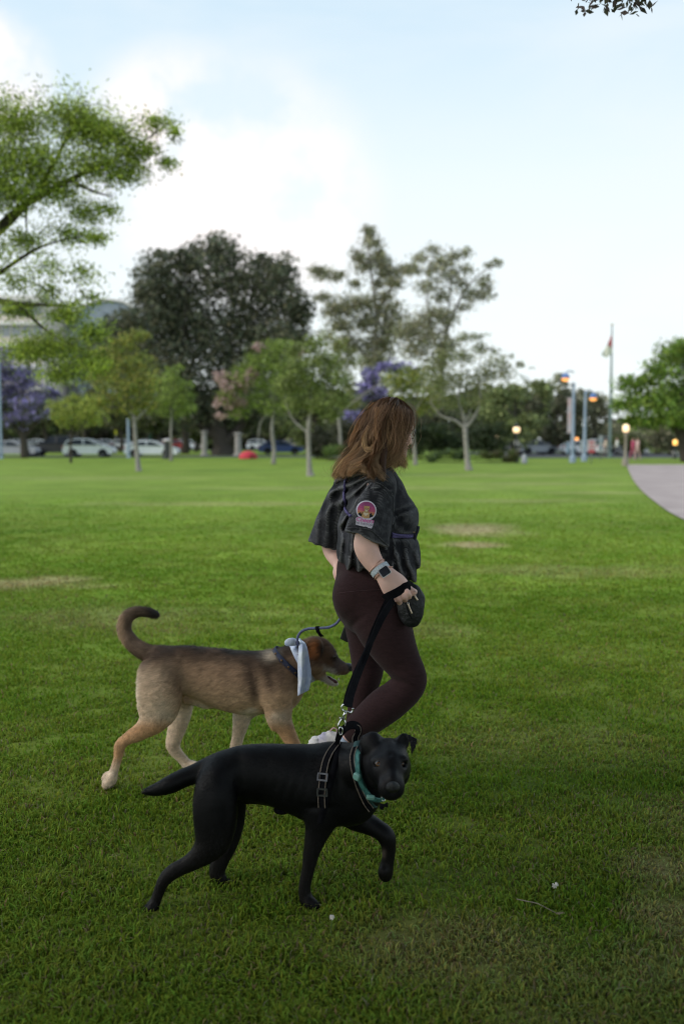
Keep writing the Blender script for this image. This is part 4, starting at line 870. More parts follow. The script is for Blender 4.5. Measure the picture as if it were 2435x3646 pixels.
    for p_, d_ in lp2:
        if (CAMP - p_).dot(d_) > 0:
            s1 = M().tube([p_ + d_ * .002, p_ + d_ * .0065], [.006, .004], 8); o_ = s1.build('stud', mat('brass_stud', (.20, .12, .06), (.14, .085, .04), 50, .4, metal=.8), None, smooth=True); o_.parent = col_; o_.location = Vector(root.location) * -1
    # bandana: a cloth band draped round the neck, hanging as a long pointed fold on the near side
    top_l = [(330, 402), (325, 560), (318, 760), (318, 960), (315, 1150), (312, 1320), (318, 1455)]
    top_r = [(350, 398), (455, 480), (515, 650), (548, 850), (565, 1030), (556, 1200), (530, 1345)]
    Lf = spline(top_l, 5); Rt = spline(top_r, 5); rows = []
    nj = 14
    for i in range(len(Lf)):
        row = []; tt_ = i / (len(Lf) - 1)
        for j in range(nj):
            s_ = j / (nj - 1); x_ = Lf[i][0] * (1 - s_) + Rt[i][0] * s_; y_ = Lf[i][1] * (1 - s_) + Rt[i][1] * s_
            Dd = H - .112 + .085 * (1 - min(1, tt_ * 3.0)) ** 2 + .010 * math.sin(s_ * 9 + tt_ * 3) * (.3 + tt_) + .05 * (s_ - .3) ** 2 + .05 * max(0, tt_ - .6)
            row.append(Vector(e(x_ + 6 * math.sin(tt_ * 11), y_, Dd)))
        rows.append(row)
    V_ = []; F_ = []
    nr_ = len(rows)
    for lay in (0, 1):
        for row in rows:
            for p_ in row: V_.append(p_ + Vector((0, .004 * lay, 0)))
    idf = lambda l, i, j: l * nr_ * nj + i * nj + j
    for i in range(nr_ - 1):
        for j in range(nj - 1):
            F_.append((idf(0, i, j), idf(0, i, j + 1), idf(0, i + 1, j + 1), idf(0, i + 1, j))); F_.append((idf(1, i + 1, j), idf(1, i + 1, j + 1), idf(1, i, j + 1), idf(1, i, j)))
    for i in range(nr_ - 1): F_.append((idf(0, i + 1, 0), idf(1, i + 1, 0), idf(1, i, 0), idf(0, i, 0))); F_.append((idf(0, i, nj - 1), idf(1, i, nj - 1), idf(1, i + 1, nj - 1), idf(0, i + 1, nj - 1)))
    for j in range(nj - 1): F_.append((idf(0, 0, j), idf(1, 0, j), idf(1, 0, j + 1), idf(0, 0, j + 1))); F_.append((idf(0, nr_ - 1, j + 1), idf(1, nr_ - 1, j + 1), idf(1, nr_ - 1, j), idf(0, nr_ - 1, j)))
    m_band = mat('bandana_cloth', (.72, .78, .88), (.42, .50, .74), 22, .85, .4, 500, detail=6)
    band_o = mesh_np('bandana', V_, F_, m_band, root)
    bn_ = (Vector(e(700, 760, H)) - Vector(e(300, 980, H))).normalized()
    lp = loop_on(bv, Vector(e(420, 850, H)), bn_, .006, lim=.125)
    V_, F_ = band(lp, bn_, .030, .004); mesh_np('bandana_band', V_, F_, m_band, root)
    g = Field(.0028); g.chain(e, [(320, 480, H - .02, 26), (240, 445, H - .02, 34, .5), (170, 450, H - .03, 24, .4), (105, 472, H - .03, 6, .4)], k=.01, fd=fd); g.chain(e, [(320, 450, H - .02, 28), (350, 410, H - .02, 22)], k=.01)
    v_, q_ = g.mesh(); mesh_np('bandana_knot', v_, q_, m_band, root)
    return root, V, Fq
tan_root, tanV, tanF = tan_dog()

# ============================================================ black dog
def black_dog():
    c = Crop(480, 2500, .6696); h = Crop(1200, 2550, .2105); Z = 3.15
    f = Field(.0046); fd = np.array((0, 1., 0))
    f.chain(c, [(455, 408, Z, 98, .72), (520, 386, Z, 127, .72), (600, 372, Z, 142, .72), (720, 378, Z, 153, .75), (830, 400, Z, 172, .78), (930, 425, Z, 190, .78), (1030, 448, Z, 205, .78), (1110, 455, Z - .01, 190, .78), (1160, 470, Z - .02, 150, .85)], k=.03, fd=fd)
    f.chain(c, [(1090, 370, Z - .01, 140, .8), (1170, 350, Z - .04, 128, .85), (1245, 335, Z - .08, 118, .9), (1300, 320, Z - .11, 100, .95)], k=.05, fd=fd)
    f.chain(c, [(1160, 540, Z - .02, 100), (1200, 480, Z - .04, 92), (1260, 420, Z - .08, 84)], k=.04)
    zn = 3.07
    f.chain(c, [(436, 440, zn + .03, 102, .62), (432, 520, zn + .01, 108, .6), (428, 620, zn, 102, .58), (422, 705, zn, 86, .58), (395, 775, zn, 66, .65), (320, 838, zn, 42, .75), (245, 880, zn, 34, .8), (190, 912, zn, 31, .9), (152, 955, zn, 27), (130, 1010, zn, 23), (110, 1062, zn, 23), (90, 1095, zn, 28)], k=.04, fd=fd)
    f.chain(c, [(95, 1090, zn - .01, 27), (72, 1118, zn - .012, 26), (58, 1130, zn - .012, 16)], k=.01); f.chain(c, [(98, 1098, zn + .015, 26), (84, 1126, zn + .016, 22)], k=.01)
    zf = 3.26
    f.chain(c, [(500, 460, zf - .03, 90, .6), (510, 580, zf, 72, .6), (505, 690, zf, 58, .7), (478, 780, zf, 48, .8), (445, 860, zf, 40), (438, 915, zf, 32), (462, 955, zf, 27), (500, 978, zf, 26), (540, 985, zf - .01, 24), (600, 990, zf - .012, 12)], k=.04, fd=fd)
    f.chain(c, [(510, 980, zf, 24), (560, 990, zf + .02, 20), (592, 988, zf + .02, 11)], k=.01)
    zn = 3.09
    f.chain(c, [(1010, 470, zn + .03, 120, .55), (1000, 580, zn, 96, .55), (978, 670, zn, 62, .65), (955, 740, zn, 48, .75), (935, 820, zn, 37, .9), (920, 900, zn, 30), (906, 960, zn, 27), (903, 1010, zn, 25), (915, 1050, zn, 28), (932, 1076, zn, 30)], k=.04, fd=fd)
    f.chain(c, [(925, 1065, zn - .012, 28), (955, 1085, zn - .014, 26), (975, 1090, zn - .014, 16)], k=.01); f.chain(c, [(925, 1070, zn + .014, 26), (945, 1082, zn + .015, 24)], k=.01)
    zf = 3.20
    f.chain(c, [(1110, 520, zf - .03, 105, .7), (1170, 605, zf, 70, .8), (1235, 645, zf, 52), (1290, 675, zf - .01, 44), (1335, 712, zf - .02, 42), (1348, 770, zf - .02, 33), (1346, 830, zf - .02, 27), (1338, 870, zf - .02, 29), (1330, 905, zf - .02, 34), (1334, 930, zf - .02, 24)], k=.03, fd=fd)
    f.chain(c, [(1325, 890, zf - .035, 24), (1320, 915, zf - .04, 20)], k=.01)
    f.chain(c, [(450, 350, Z, 66), (385, 356, Z, 48), (320, 382, Z - .01, 42), (250, 408, Z - .02, 42), (190, 437, Z - .03, 40), (130, 460, Z - .03, 30), (85, 472, Z - .03, 17), (60, 476, Z - .03, 6)], k=.03, n=5)
    f.chain(c, [(700, 490, Z, 36, .6), (610, 500, Z, 30), (585, 520, Z, 14)], k=.02, fd=fd)
    # head, turned to the camera and a little down
    up = np.array((0, -.12, 1.)); 
    hc = h(885, 700, 3.00)
    S_ = h.r(1, 3.0)
    f.ell(h(885, 690, 3.02), (330 * S_, .085, 305 * S_), k=.03)
    f.ell(h(870, 860, 2.985), (300 * S_, .075, 230 * S_), k=.03)
    f.chain(h, [(640, 900, 3.02, 130), (680, 1080, 3.0, 120)], k=.04); f.chain(h, [(1110, 900, 3.02, 110), (1080, 1080, 3.0, 105)], k=.04)
    f.chain(h, [(900, 930, 2.972, 205, .9), (914, 1060, 2.935, 174, .88), (926, 1150, 2.912, 160, .88)], k=.035, fd=fd)
    f.chain(h, [(826, 1190, 2.905, 106), (836, 1268, 2.903, 90)], k=.02); f.chain(h, [(1014, 1185, 2.905, 100), (1004, 1262, 2.903, 86)], k=.02); f.chain(h, [(935, 1262, 2.880, 16), (935, 1330, 2.884, 16)], k=.012, sub=True)
    f.chain(h, [(900, 1270, 2.915, 120, .9), (940, 1280, 2.91, 105, .9)], k=.025, fd=fd)
    f.chain(h, [(910, 720, 2.955, 60), (920, 900, 2.93, 62), (935, 1080, 2.895, 66)], k=.03)   # bridge
    for (bx, by) in ((700, 745), (1085, 735)): f.chain(h, [(bx - 60, by + 15, 2.962, 50), (bx + 60, by - 5, 2.952, 50)], k=.02)
    f.ell(h(697, 828, 2.950), (.0125, .012, .009), k=.008, sub=True); f.ell(h(1097, 815, 2.948), (.0125, .012, .009), k=.008, sub=True)
    f.chain(h, [(905, 440, 2.955, 24), (912, 640, 2.94, 26)], k=.02, sub=True)
    # ears: left one folded back, right one up with its tip flopping over
    f.chain(h, [(700, 480, 3.035, 70, .8), (650, 400, 3.03, 55, .6), (600, 380, 3.02, 40, .6)], k=.02, fd=fd)
    f.plate(h, [(720, 500), (700, 380), (640, 325), (560, 315), (450, 345), (390, 400), (375, 480), (400, 560), (430, 640), (500, 620), (560, 560), (640, 560)], 3.005, .009, gx=-.45, gz=.3, k=.014, bend=.012)
    f.chain(h, [(1060, 470, 3.035, 66, .8), (1090, 400, 3.03, 50, .6)], k=.02, fd=fd)
    f.plate(h, [(1010, 420), (1060, 320), (1120, 275), (1180, 300), (1230, 330), (1240, 480), (1180, 540), (1090, 520)], 3.025, .009, gx=.3, gz=.2, k=.014)
    f.plate(h, [(1150, 300), (1230, 325), (1372, 388), (1368, 450), (1345, 530), (1290, 610), (1252, 695), (1225, 600), (1215, 480), (1170, 380)], 2.995, .008, gx=.1, gz=.5, k=.008, bend=.01)
    def muscle(P):
        x, y = px_of(P); cx, cy = (x - 480) / .6696, (y - 2500) / .6696
        g = lambda a, b, ra, rb: np.exp(-((cx - a) / ra) ** 2 - ((cy - b) / rb) ** 2)
        d = .006 * g(1085, 430, 16, 130) + .006 * g(985, 560, 70, 14) + .007 * g(560, 440, 26, 110) + .005 * g(480, 640, 14, 90) - .004 * g(1030, 420, 40, 80) - .004 * g(440, 500, 50, 90)
        rib = np.exp(-((cx - 820) / 130) ** 2 - ((cy - 450) / 90) ** 2) * .0012 * np.sin(cx * .11 + cy * .03)
        return d + rib + (fbm(P * 30, 2, 5) - .5) * .002 + (fbm(P * np.array((10, 10, 4)), 2, 6) - .5) * .006
    V, Fq = f.mesh(disp=muscle)
    def coat(P):
        n_ = fbm(P * 22, 2, 3); o = np.tile(np.array((.0033, .0032, .0040)), (len(P), 1)) * (.75 + .5 * n_)[:, None]
        x, y = px_of(P); cx, cy = (x - 480) / .6696, (y - 2500) / .6696
        o = mixc(o, (.009, .007, .006), sm(cy, 560, 900) * .5); o = mixc(o, (.0075, .0068, .0085), sm(cx, 1190, 1260) * (1 - sm(cy, 520, 560)) * .8)
        o = mixc(o, (.16, .12, .10), np.exp(-((cx - 1322) / 12) ** 2 - ((cy - 805) / 22) ** 2) * .8)
        return o
    N_ = normals(V, Fq)
    root = empty('dog', ground(830, 3240), 'black short-haired dog in a black harness and teal collar, looking at the camera', 'dog')
    mesh_np('body', V, Fq, m_black_fur, root, attrs={'col': coat(V)})
    rs = np.random.RandomState(9)
    def flow(P):
        cy = (px_of(P)[1] - 2500) / .6696; F_ = np.tile(np.array((-1., 0, -.4)), (len(P), 1)); lg = sm(cy, 600, 760)[:, None]; F_ = F_ * (1 - lg) + np.array((-.2, 0, -1.)) * lg
        return F_
    fur_mesh('fur', V, Fq, N_, lambda P: coat(P) * 1.15, flow, rs, root, 210000, lambda P: .007 + .006 * (P[:, 0] < -.62), .00065, attr_mat('black_hairs', .42, .18, .0, 5), mask=lambda P: px_of(P)[0] < 1265, lift=.22)
    bv = bvh(V, Fq)
    # eyes with amber irises
    for ex_, ey_ in ((694, 822), (1098, 810)):
        p = h(ex_, ey_, 2.952); g = M(); g.lathe((0, 0, 0), [(.0004, -.0105), (.006, -.0088), (.0098, -.004), (.0098, .004), (.006, .0088), (.0004, .0105)], 16)
        q0 = hit(bv, h, ex_, ey_, 0)[0]; p = np.array(q0) + np.array((0, .0065, 0))
        eo = mesh_np('eye', np.array(g.V) + p, g.F, m_eye_dark, root)
        dv = (CAMP - Vector(p)).normalized(); ir = M(); tq = dv.to_track_quat('Z', 'Y').to_matrix()
        def disc(r, off, k=16): return [Vector(p) + dv * off + tq @ Vector((r * math.cos(2 * PI * i / k), r * math.sin(2 * PI * i / k), 0)) for i in range(k)]
        a_, b_, c__ = disc(.0058, .0090), disc(.0030, .0101), disc(.0030, .0103); cen = Vector(p) + dv * .0106
        o1 = mesh_np('iris', a_ + b_, [(i, (i + 1) % 16, 16 + (i + 1) % 16, 16 + i) for i in range(16)], mat('amber_iris', (.17, .075, .028), (.10, .045, .018), 300, .15), None)
        o1.parent = eo; o1.location = -Vector(root.location)
        o2 = mesh_np('pupil', c__ + [cen], [(i, (i + 1) % 16, 16) for i in range(16)], mat('pupil', (.003, .003, .003), (.002, .002, .002), 50, .08), None)
        o2.parent = eo; o2.location = -Vector(root.location)
    g = Field(.002); g.chain(h, [(880, 1205, 2.872, 46, .8), (940, 1195, 2.862, 62, .8), (1000, 1205, 2.872, 46, .8)], k=.01, fd=fd); g.chain(h, [(940, 1215, 2.868, 40), (940, 1250, 2.874, 22)], k=.01)
    for s_ in (-1, 1): g.ell(h(940 + s_ * 48, 1215, 2.8615), (.0045, .005, .0035), k=.003, sub=True)
    v_, q_ = g.mesh(); mesh_np('nose', v_, q_, mat('black_nose', (.004, .004, .005), (.003, .003, .0035), 200, .5, .4, 900), root)
    # teal collar with a buckle and tag
    # harness straps follow the body
    def strap_c(name, pts, width, cr=c, stitch=True, off=.004, m_=m_web_black, n=7):
        hs = hits(bv, cr, pts, off, n)
        for _ in range(2): hs = [hs[0]] + [((hs[i - 1][0] + hs[i][0] * 2 + hs[i + 1][0]) / 4, (hs[i - 1][1] + hs[i][1] + hs[i + 1][1]).normalized()) for i in range(1, len(hs) - 1)] + [hs[-1]]
        V_, F_ = strap(hs, width, .004); o = mesh_np(name, V_, F_, m_, root, smooth=False)
        if stitch:
            for s_ in (-1, 1):
                P_ = []
                for i, (p_, n_) in enumerate(hs):
                    t_ = (hs[min(i + 1, len(hs) - 1)][0] - hs[max(i - 1, 0)][0]).normalized(); P_.append(p_ + t_.cross(n_) * s_ * width * .43 + n_ * .0048)
                V2, F2 = tube_np(P_, .00085, 5); st = mesh_np('stitching', V2, F2, m_thread, None); st.parent = o; st.location = -Vector(root.location)
        return hs
    d = Crop(1000, 2450, .2551)
    girth = strap_c('girth_strap', [(790, 790), (700, 900), (640, 1020), (605, 1180), (590, 1330), (570, 1500), (575, 1640)], .024, cr=d)
    strap_c('chest_strap', [(1055, 840), (1020, 960), (1035, 1120), (1080, 1290), (1130, 1430), (1200, 1600), (1240, 1680)], .020, cr=d)
    # closed bands so that the harness also exists on the far side
    gp = girth[len(girth) // 2][0]
    gn = Vector((.97, 0, -.25)); lp = loop_on(bv, Vector(c(1036, 400, Z)), gn, .0005, lim=.16); V_, F_ = band(lp, gn, .020, .003); mesh_np('girth_band', V_, F_, m_web_black, root)
    for (x_, y_) in ((600, 1240), (588, 1440)):
        p_, n_ = hit(bv, d, x_, y_, .011)
        bq = M(); tq = n_.to_track_quat('Y', 'Z').to_matrix()
        for dz in (-.010, .010): bq.add([p_ + tq @ Vector((x, y, z + dz)) for x in (-.016, .016) for y in (-.002, .003) for z in (-.0025, .0025)], [(0, 1, 3, 2), (4, 6, 7, 5), (0, 4, 5, 1), (2, 3, 7, 6), (0, 2, 6, 4), (1, 5, 7, 3)])
        for dx in (-.015, .015): bq.add([p_ + tq @ Vector((x + dx, y, z)) for x in (-.0022, .0022) for y in (-.002, .004) for z in (-.012, .012)], [(0, 1, 3, 2), (4, 6, 7, 5), (0, 4, 5, 1), (2, 3, 7, 6), (0, 2, 6, 4), (1, 5, 7, 3)])
        bq.build('strap_slider', mat('slider_steel', (.12, .12, .13), (.08, .08, .09), 60, .35, metal=.8), root)
    # back plate and grab handle
    def dd(x, y, D): return Vector(d(x, y, D))
    hp = [(790, 720, 3.12), (830, 640, 3.11), (900, 560, 3.11), (985, 520, 3.11), (1060, 540, 3.12), (1075, 620, 3.13), (1040, 700, 3.13), (1040, 790, 3.12)]
    S = spline([dd(*p_) for p_ in hp], 6); V_ = []; F_ = []
    hs_ = [(Vector(s_), Vector((0, -1, .1)).normalized()) for s_ in S]
    nn = len(hs_); wv = [.016 + .010 * math.sin(PI * i / (nn - 1)) for i in range(nn)]
    V_, F_ = strap([(p_, Vector((.25, -.75, .6)).normalized()) for p_, _ in hs_], wv, .006); ho = mesh_np('grab_handle', V_, F_, m_web_black, root, smooth=False)
    for s_ in (-1, 1):
        V2, F2 = tube_np([Vector(S[i]) + Vector((s_ * .009, -.008, .004)) for i in range(len(S) // 2, len(S))], .0008, 5); o = mesh_np('stitching', V2, F2, m_thread, None); o.parent = ho; o.location = -Vector(root.location)
    # ring for the leash clip
    rg = M(); rg.tube([dd(835 + 26 * math.cos(a), 600 + 55 * math.sin(a), 3.09) for a in np.linspace(0, 2 * PI, 20)[:-1]], .0022, 6, closed=True); rg.build('leash_ring', m_chrome, root, smooth=True)
    s2 = M(); V_, F_ = strap([(dd(*q_), Vector((0, -1, .2)).normalized()) for q_ in ((830, 560, 3.10), (805, 640, 3.10), (795, 730, 3.11), (780, 800, 3.12))], .014, .004); mesh_np('ring_strap', V_, F_, m_web_black, root, smooth=False)
    # collar
    cl = [(1130, 860), (1100, 960), (1105, 1080), (1110, 1190), (1150, 1310), (1200, 1410), (1250, 1480), (1320, 1520), (1400, 1520)]
    hs = hits(bv, d, cl, .010, 5); 
    for _ in range(3): hs = [hs[0]] + [((hs[i - 1][0] + hs[i][0] * 2 + hs[i + 1][0]) / 4, (hs[i - 1][1] + hs[i][1] + hs[i + 1][1]).normalized()) for i in range(1, len(hs) - 1)] + [hs[-1]]
    teal = mat('teal_webbing', (.060, .23, .21), (.020, .10, .10), 90, .7, .4, 600, detail=2)
    V_, F_ = strap(hs, .016, .004); co = mesh_np('collar', V_, F_, teal, root, smooth=False)
    for (x_, y_, wd, hg) in ((1105, 1205, .024, .024), (1250, 1470, .026, .014)):
        p_, n_ = hit(bv, d, x_, y_, .016)
        bq = M(); tq = (n_ + Vector((0, 0, .01))).to_track_quat('Y', 'Z').to_matrix() @ Matrix.Rotation(-.35 if y_ < 1300 else -.1, 3, 'Y')
        k = 10; ring = [(wd / 2 * math.copysign(abs(math.cos(a)) ** .6, math.cos(a)), hg / 2 * math.copysign(abs(math.sin(a)) ** .6, math.sin(a))) for a in np.linspace(0, 2 * PI, 17)[:-1]]
        V2 = [p_ + tq @ Vector((x, y, z)) for y, s_ in ((-.004, 1), (.004, 1), (.007, .75)) for (x, z) in [(a * s_, b * s_) for a, b in ring]]
        F2 = [(i, (i + 1) % 16, 16 + (i + 1) % 16, 16 + i) for i in range(16)] + [(16 + i, 16 + (i + 1) % 16, 32 + (i + 1) % 16, 32 + i) for i in range(16)] + [tuple(range(32, 48))]
        o = mesh_np('buckle', V2, F2, mat('pale_teal_buckle', (.18, .36, .31), (.16, .36, .33), 120, .5), None, smooth=False); o.parent = co; o.location = -Vector(root.location)
    cn = Vector((.95, -.15, .25)); lp = loop_on(bv, Vector(c(1222, 368, Z - .06)), cn, .002, lim=.12); V_, F_ = band(lp, cn, .018, .003); mesh_np('collar_band', V_, F_, mat('dark_teal_webbing', (.02, .08, .08), (.012, .05, .05), 60, .7), root)
    p0 = dd(1430, 1560, 2.98); tg = M(); tg.tube([p0 + Vector((.006 * math.cos(a), 0, .008 * math.sin(a) + .004)) for a in np.linspace(0, 2 * PI, 16)[:-1]], .0012, 6, closed=True); tg.build('tag_ring', m_chrome, root, smooth=True)
    gt = Field(.003); gt.plate(d, [(1370, 1590), (1430, 1625), (1495, 1585), (1500, 1680), (1445, 1650), (1425, 1705), (1375, 1690)], 2.985, .010, k=.004); v_, q_ = gt.mesh(); mesh_np('bow_tag', v_, q_, m_web_black, root)
    bx = Field(.003); bx.chain(c, [(760, 570, Z - .02, 22, 1.3), (800, 570, Z - .02, 22, 1.3)], k=.01, fd=fd); v_, q_ = bx.mesh(); mesh_np('belly_buckle', v_, q_, m_web_black, root)
    return root, bv
black_root, black_bv = black_dog()
# ============================================================ the woman
def woman():
    A = Crop(1050, 1400, .3406); G = Crop(1050, 2000, .3508); B = Crop(1200, 1750, .2232); H = Crop(1250, 1380, .1722)
    th = R(24); fw = np.array((math.cos(th), math.sin(th), 0)); lat = np.array((math.sin(th), -math.cos(th), 0))   # forward; towards her near (right) side
    root = empty('person', (at(1290, 2880, 3.95).x, 3.95, 0), 'woman walking in black washed t-shirt and dark maroon leggings, holding both leashes', 'person')
    # ---------------- head frame
    ph = R(30); pt = R(15)
    f0 = np.array((math.cos(ph) * math.cos(pt), math.sin(ph) * math.cos(pt), -math.sin(pt))); l0 = np.array((math.sin(ph), -math.cos(ph), 0)); u0 = np.cross(l0, f0) * 1.0
    if u0[2] < 0: u0 = -u0
    E = np.array((f0, l0, u0)); Hc = H(850, 800, 3.87); HS = .88
    def hp(f_, l_, u_): return Hc + HS * (f0 * f_ + l0 * l_ + u0 * u_)
    b = Field(.0036); fd = lat
    b.ell(hp(-.012, 0, .022), (.094, .074, .088), E, k=.03); b.ell(hp(.030, 0, -.040), (.062, .058, .078), E, k=.03)
    for s_ in (-1, 1):
        b.cap(hp(.005, s_ * .040, -.070), hp(.072, s_ * .012, -.108), .026, .018, k=.025)
        b.ell(hp(.062, s_ * .034, -.042), (.022, .022, .026), E, k=.02)
        b.ell(hp(.088, s_ * .030, -.004), (.014, .015, .011), E, k=.012, sub=True)
        b.cap(hp(.080, s_ * .014, .014), hp(.066, s_ * .048, .012), .009, .008, k=.015)
        b.ell(hp(.100, s_ * .009, -.049), (.009, .0075, .007), E, k=.006)
        b.ell(hp(-.005, s_ * .076, -.015), (.018, .006, .028), E, k=.008)      # ears, under the hair
    b.cap(hp(.080, 0, .004), hp(.108, 0, -.042), .008, .0105, k=.012)
    b.ell(hp(.080, 0, -.108), (.017, .020, .015), E, k=.02)
    b.ell(hp(.090, 0, -.073), (.012, .021, .0065), E, k=.006); b.ell(hp(.088, 0, -.084), (.012, .019, .0065), E, k=.006)
    b.ell(hp(.102, 0, -.0785), (.010, .019, .0016), E, k=.003, sub=True)
    b.ops = [(o[0], o[1], o[2], o[3] * HS, o[4] * HS, *o[5:]) if o[0] == 'c' else (o[0], o[1], o[2] * HS, *o[3:]) for o in b.ops]
    # neck and torso core
    nb = A(800, 830, 3.90)
    b.cap(hp(-.02, 0, -.06), nb, .056, .060, k=.03)
    b.chain(A, [(790, 860, 3.91, 130, 2.2), (830, 1000, 3.90, 200, 1.7), (870, 1250, 3.90, 260, 1.35), (850, 1550, 3.90, 270, 1.35), (800, 1850, 3.92, 270, 1.3)], k=.03, fd=fd)
    # near arm
    b.chain(A, [(880, 960, 3.76, 120), (850, 1180, 3.72, 122), (790, 1400, 3.69, 124), (742, 1570, 3.68, 118), (765, 1670, 3.67, 108), (815, 1760, 3.66, 93), (868, 1830, 3.65, 78), (900, 1875, 3.645, 72)], k=.03)
    # far arm: elbow back, hand at the small of the back
    b.chain(A, [(520, 980, 4.06, 110), (430, 1250, 4.10, 105), (375, 1500, 4.14, 92), (385, 1640, 4.14, 84), (425, 1730, 4.10, 68), (465, 1800, 4.07, 54), (480, 1840, 4.05, 52)], k=.02)
    b.chain(A, [(478, 1840, 4.05, 56, .7), (470, 1890, 4.04, 54, .6), (480, 1940, 4.03, 42, .6)], k=.02, fd=fd)
    for i_, (x_, y_) in enumerate(((452, 1850), (450, 1878), (456, 1906), (466, 1930))):
        b.chain(A, [(490, y_ + 10, 4.03, 20), (x_, y_ + 4, 4.015, 19), (x_ + 4, y_ + 20, 4.0, 17), (x_ + 40, y_ + 24, 4.0, 15)], k=.006, n=2)
    # near hand: palm plate, four curled fingers, thumb along the side
    b.chain(B, [(745, 1290, 3.645, 118, .75), (800, 1370, 3.64, 132, .62), (880, 1470, 3.635, 158, .5), (955, 1560, 3.632, 172, .42)], k=.015, fd=fd)
    kn = [((820, 1655), (893, 1742), (880, 1785), 50), ((905, 1635), (988, 1725), (995, 1775), 50), ((1000, 1605), (1078, 1688), (1085, 1730), 49), ((1085, 1570), (1140, 1640), (1152, 1685), 44)]
    for k_, p_, q_, r_ in kn:
        b.chain(B, [(*k_, 3.627, r_), ((k_[0] + p_[0]) / 2, (k_[1] + p_[1]) / 2, 3.618, r_ * .97), (*p_, 3.618, r_ * .96)], k=.004, n=3)
        b.chain(B, [(*p_, 3.618, r_ * .94), (*q_, 3.638, r_ * .86), (q_[0] - 20, q_[1] - 30, 3.662, r_ * .8), (q_[0] - 50, q_[1] - 90, 3.668, r_ * .7)], k=.002, n=3)
    b.chain(B, [(960, 1400, 3.655, 85), (1060, 1470, 3.665, 58), (1130, 1560, 3.665, 46), (1190, 1600, 3.655, 40), (1245, 1602, 3.652, 24)], k=.012, n=3)
    # legs under the leggings, bare ankles
    b.chain(G, [(740, 300, 3.92, 230, 1.2), (730, 150, 3.92, 210, 1.3)], k=.03, fd=fd)
    b.chain(G, [(800, 400, 3.86, 200), (1000, 850, 3.82, 165), (1150, 1190, 3.80, 110), (1000, 1410, 3.81, 125), (700, 1650, 3.83, 105), (570, 1750, 3.84, 82), (500, 1800, 3.84, 72), (470, 1850, 3.84, 76)], k=.03)
    b.chain(G, [(680, 420, 3.98, 170), (720, 800, 4.02, 130), (742, 1130, 4.02, 105), (690, 1400, 4.02, 88), (612, 1700, 4.02, 76), (562, 2100, 4.02, 60), (545, 2280, 4.02, 62), (540, 2340, 4.02, 64)], k=.03)
    V, Fq = b.mesh(disp=lambda P: (fbm(P * 30, 2, 3) - .5) * .0012, relax=2)
    m_skin = attr_mat('skin', .5, .35, .05, 40, bump=.08, bscale=600)
    m_skin.node_tree.nodes['Principled BSDF'].inputs['Subsurface Weight'].default_value = .12
    m_skin.node_tree.nodes['Principled BSDF'].inputs['Subsurface Radius'].default_value = (.012, .005, .003)
    col = np.tile(np.array((.80, .51, .44)), (len(V), 1)); col = col * (1 + (fbm(V * 14, 3, 8) - .5) * .14)[:, None]
    rel = (V - Hc) / HS; fl_, ll_, ul_ = rel @ f0, rel @ l0, rel @ u0
    lips = (np.exp(-((ul_ + .0785) / .008) ** 2) * (np.abs(ll_) < .024) * (fl_ > .085)); col = mixc(col, (.50, .22, .20), np.clip(lips, 0, 1))
    chk = np.exp(-((ul_ + .045) / .03) ** 2) * (fl_ > .03) * (fl_ < .12) * .35; col = mixc(col, (.62, .36, .32), chk)
    kx, ky = px_of(V); bx_, by_ = (kx - 1200) / .2232, (ky - 1750) / .2232
    kk = np.exp(-((by_ - 1740) / 70) ** 2) * (V[:, 1] < 3.7) * (bx_ > 800) * (bx_ < 1200) * .5; col = mixc(col, (.58, .32, .27), kk)
    body = mesh_np('body', V, Fq, m_skin, root, attrs={'col': col}); bodybv = bvh(V, Fq)
    for s_ in (-1, 1):
        g = M(); c_ = hp(.070, s_ * .030, -.003); g.lathe((0, 0, 0), [(.0004, -.0118), (.007, -.0095), (.0113, -.004), (.0113, .004), (.007, .0095), (.0004, .0118)], 16)
        mesh_np('eye', np.array(g.V) + c_, g.F, mat('eye_white', (.6, .58, .55), (.4, .3, .25), 90, .2), root)
    # nails on the near thumb
    nl = M(); q0 = Vector(B(1232, 1590, 3.640)); nl.tube([q0, q0 + Vector((.004, 0, -.0006)), q0 + Vector((.008, 0, -.002))], [.0032, .0040, .0016], 8)
    nl.build('nail', mat('nail_polish', (.72, .55, .52), (.66, .48, .45), 60, .25), root, smooth=True)

    # ---------------- leggings
    g = Field(.0052)
    g.chain(G, [(700, 60, 3.93, 258, 1.25), (730, 180, 3.92, 288, 1.25), (745, 330, 3.91, 318, 1.22), (760, 470, 3.91, 300, 1.2)], k=.03, fd=fd)
    g.ell(G(610, 350, 3.84), (.088, .085, .10), k=.04); g.ell(G(600, 360, 3.99), (.082, .085, .10), k=.04)
    g.chain(G, [(820, 380, 3.86, 286), (880, 600, 3.835, 285), (975, 820, 3.82, 240), (1082, 1010, 3.81, 186), (1148, 1130, 3.80, 166), (1170, 1215, 3.80, 156), (1120, 1300, 3.80, 160), (1010, 1390, 3.81, 172), (900, 1470, 3.815, 178), (770, 1575, 3.82, 163), (660, 1670, 3.83, 140), (590, 1735, 3.835, 108)], k=.035)
    g.chain(G, [(680, 420, 3.98, 240), (712, 620, 4.01, 205), (735, 820, 4.02, 186), (740, 1000, 4.02, 162), (736, 1140, 4.02, 144), (706, 1270, 4.025, 128), (672, 1410, 4.03, 120), (650, 1560, 4.03, 118), (612, 1720, 4.03, 100), (580, 1900, 4.02, 82), (562, 2060, 4.02, 74)], k=.03)
    g.cut(G(545, 1745, 3.84), G(500, 1790, 3.84) - G(590, 1720, 3.84), 0) if False else None
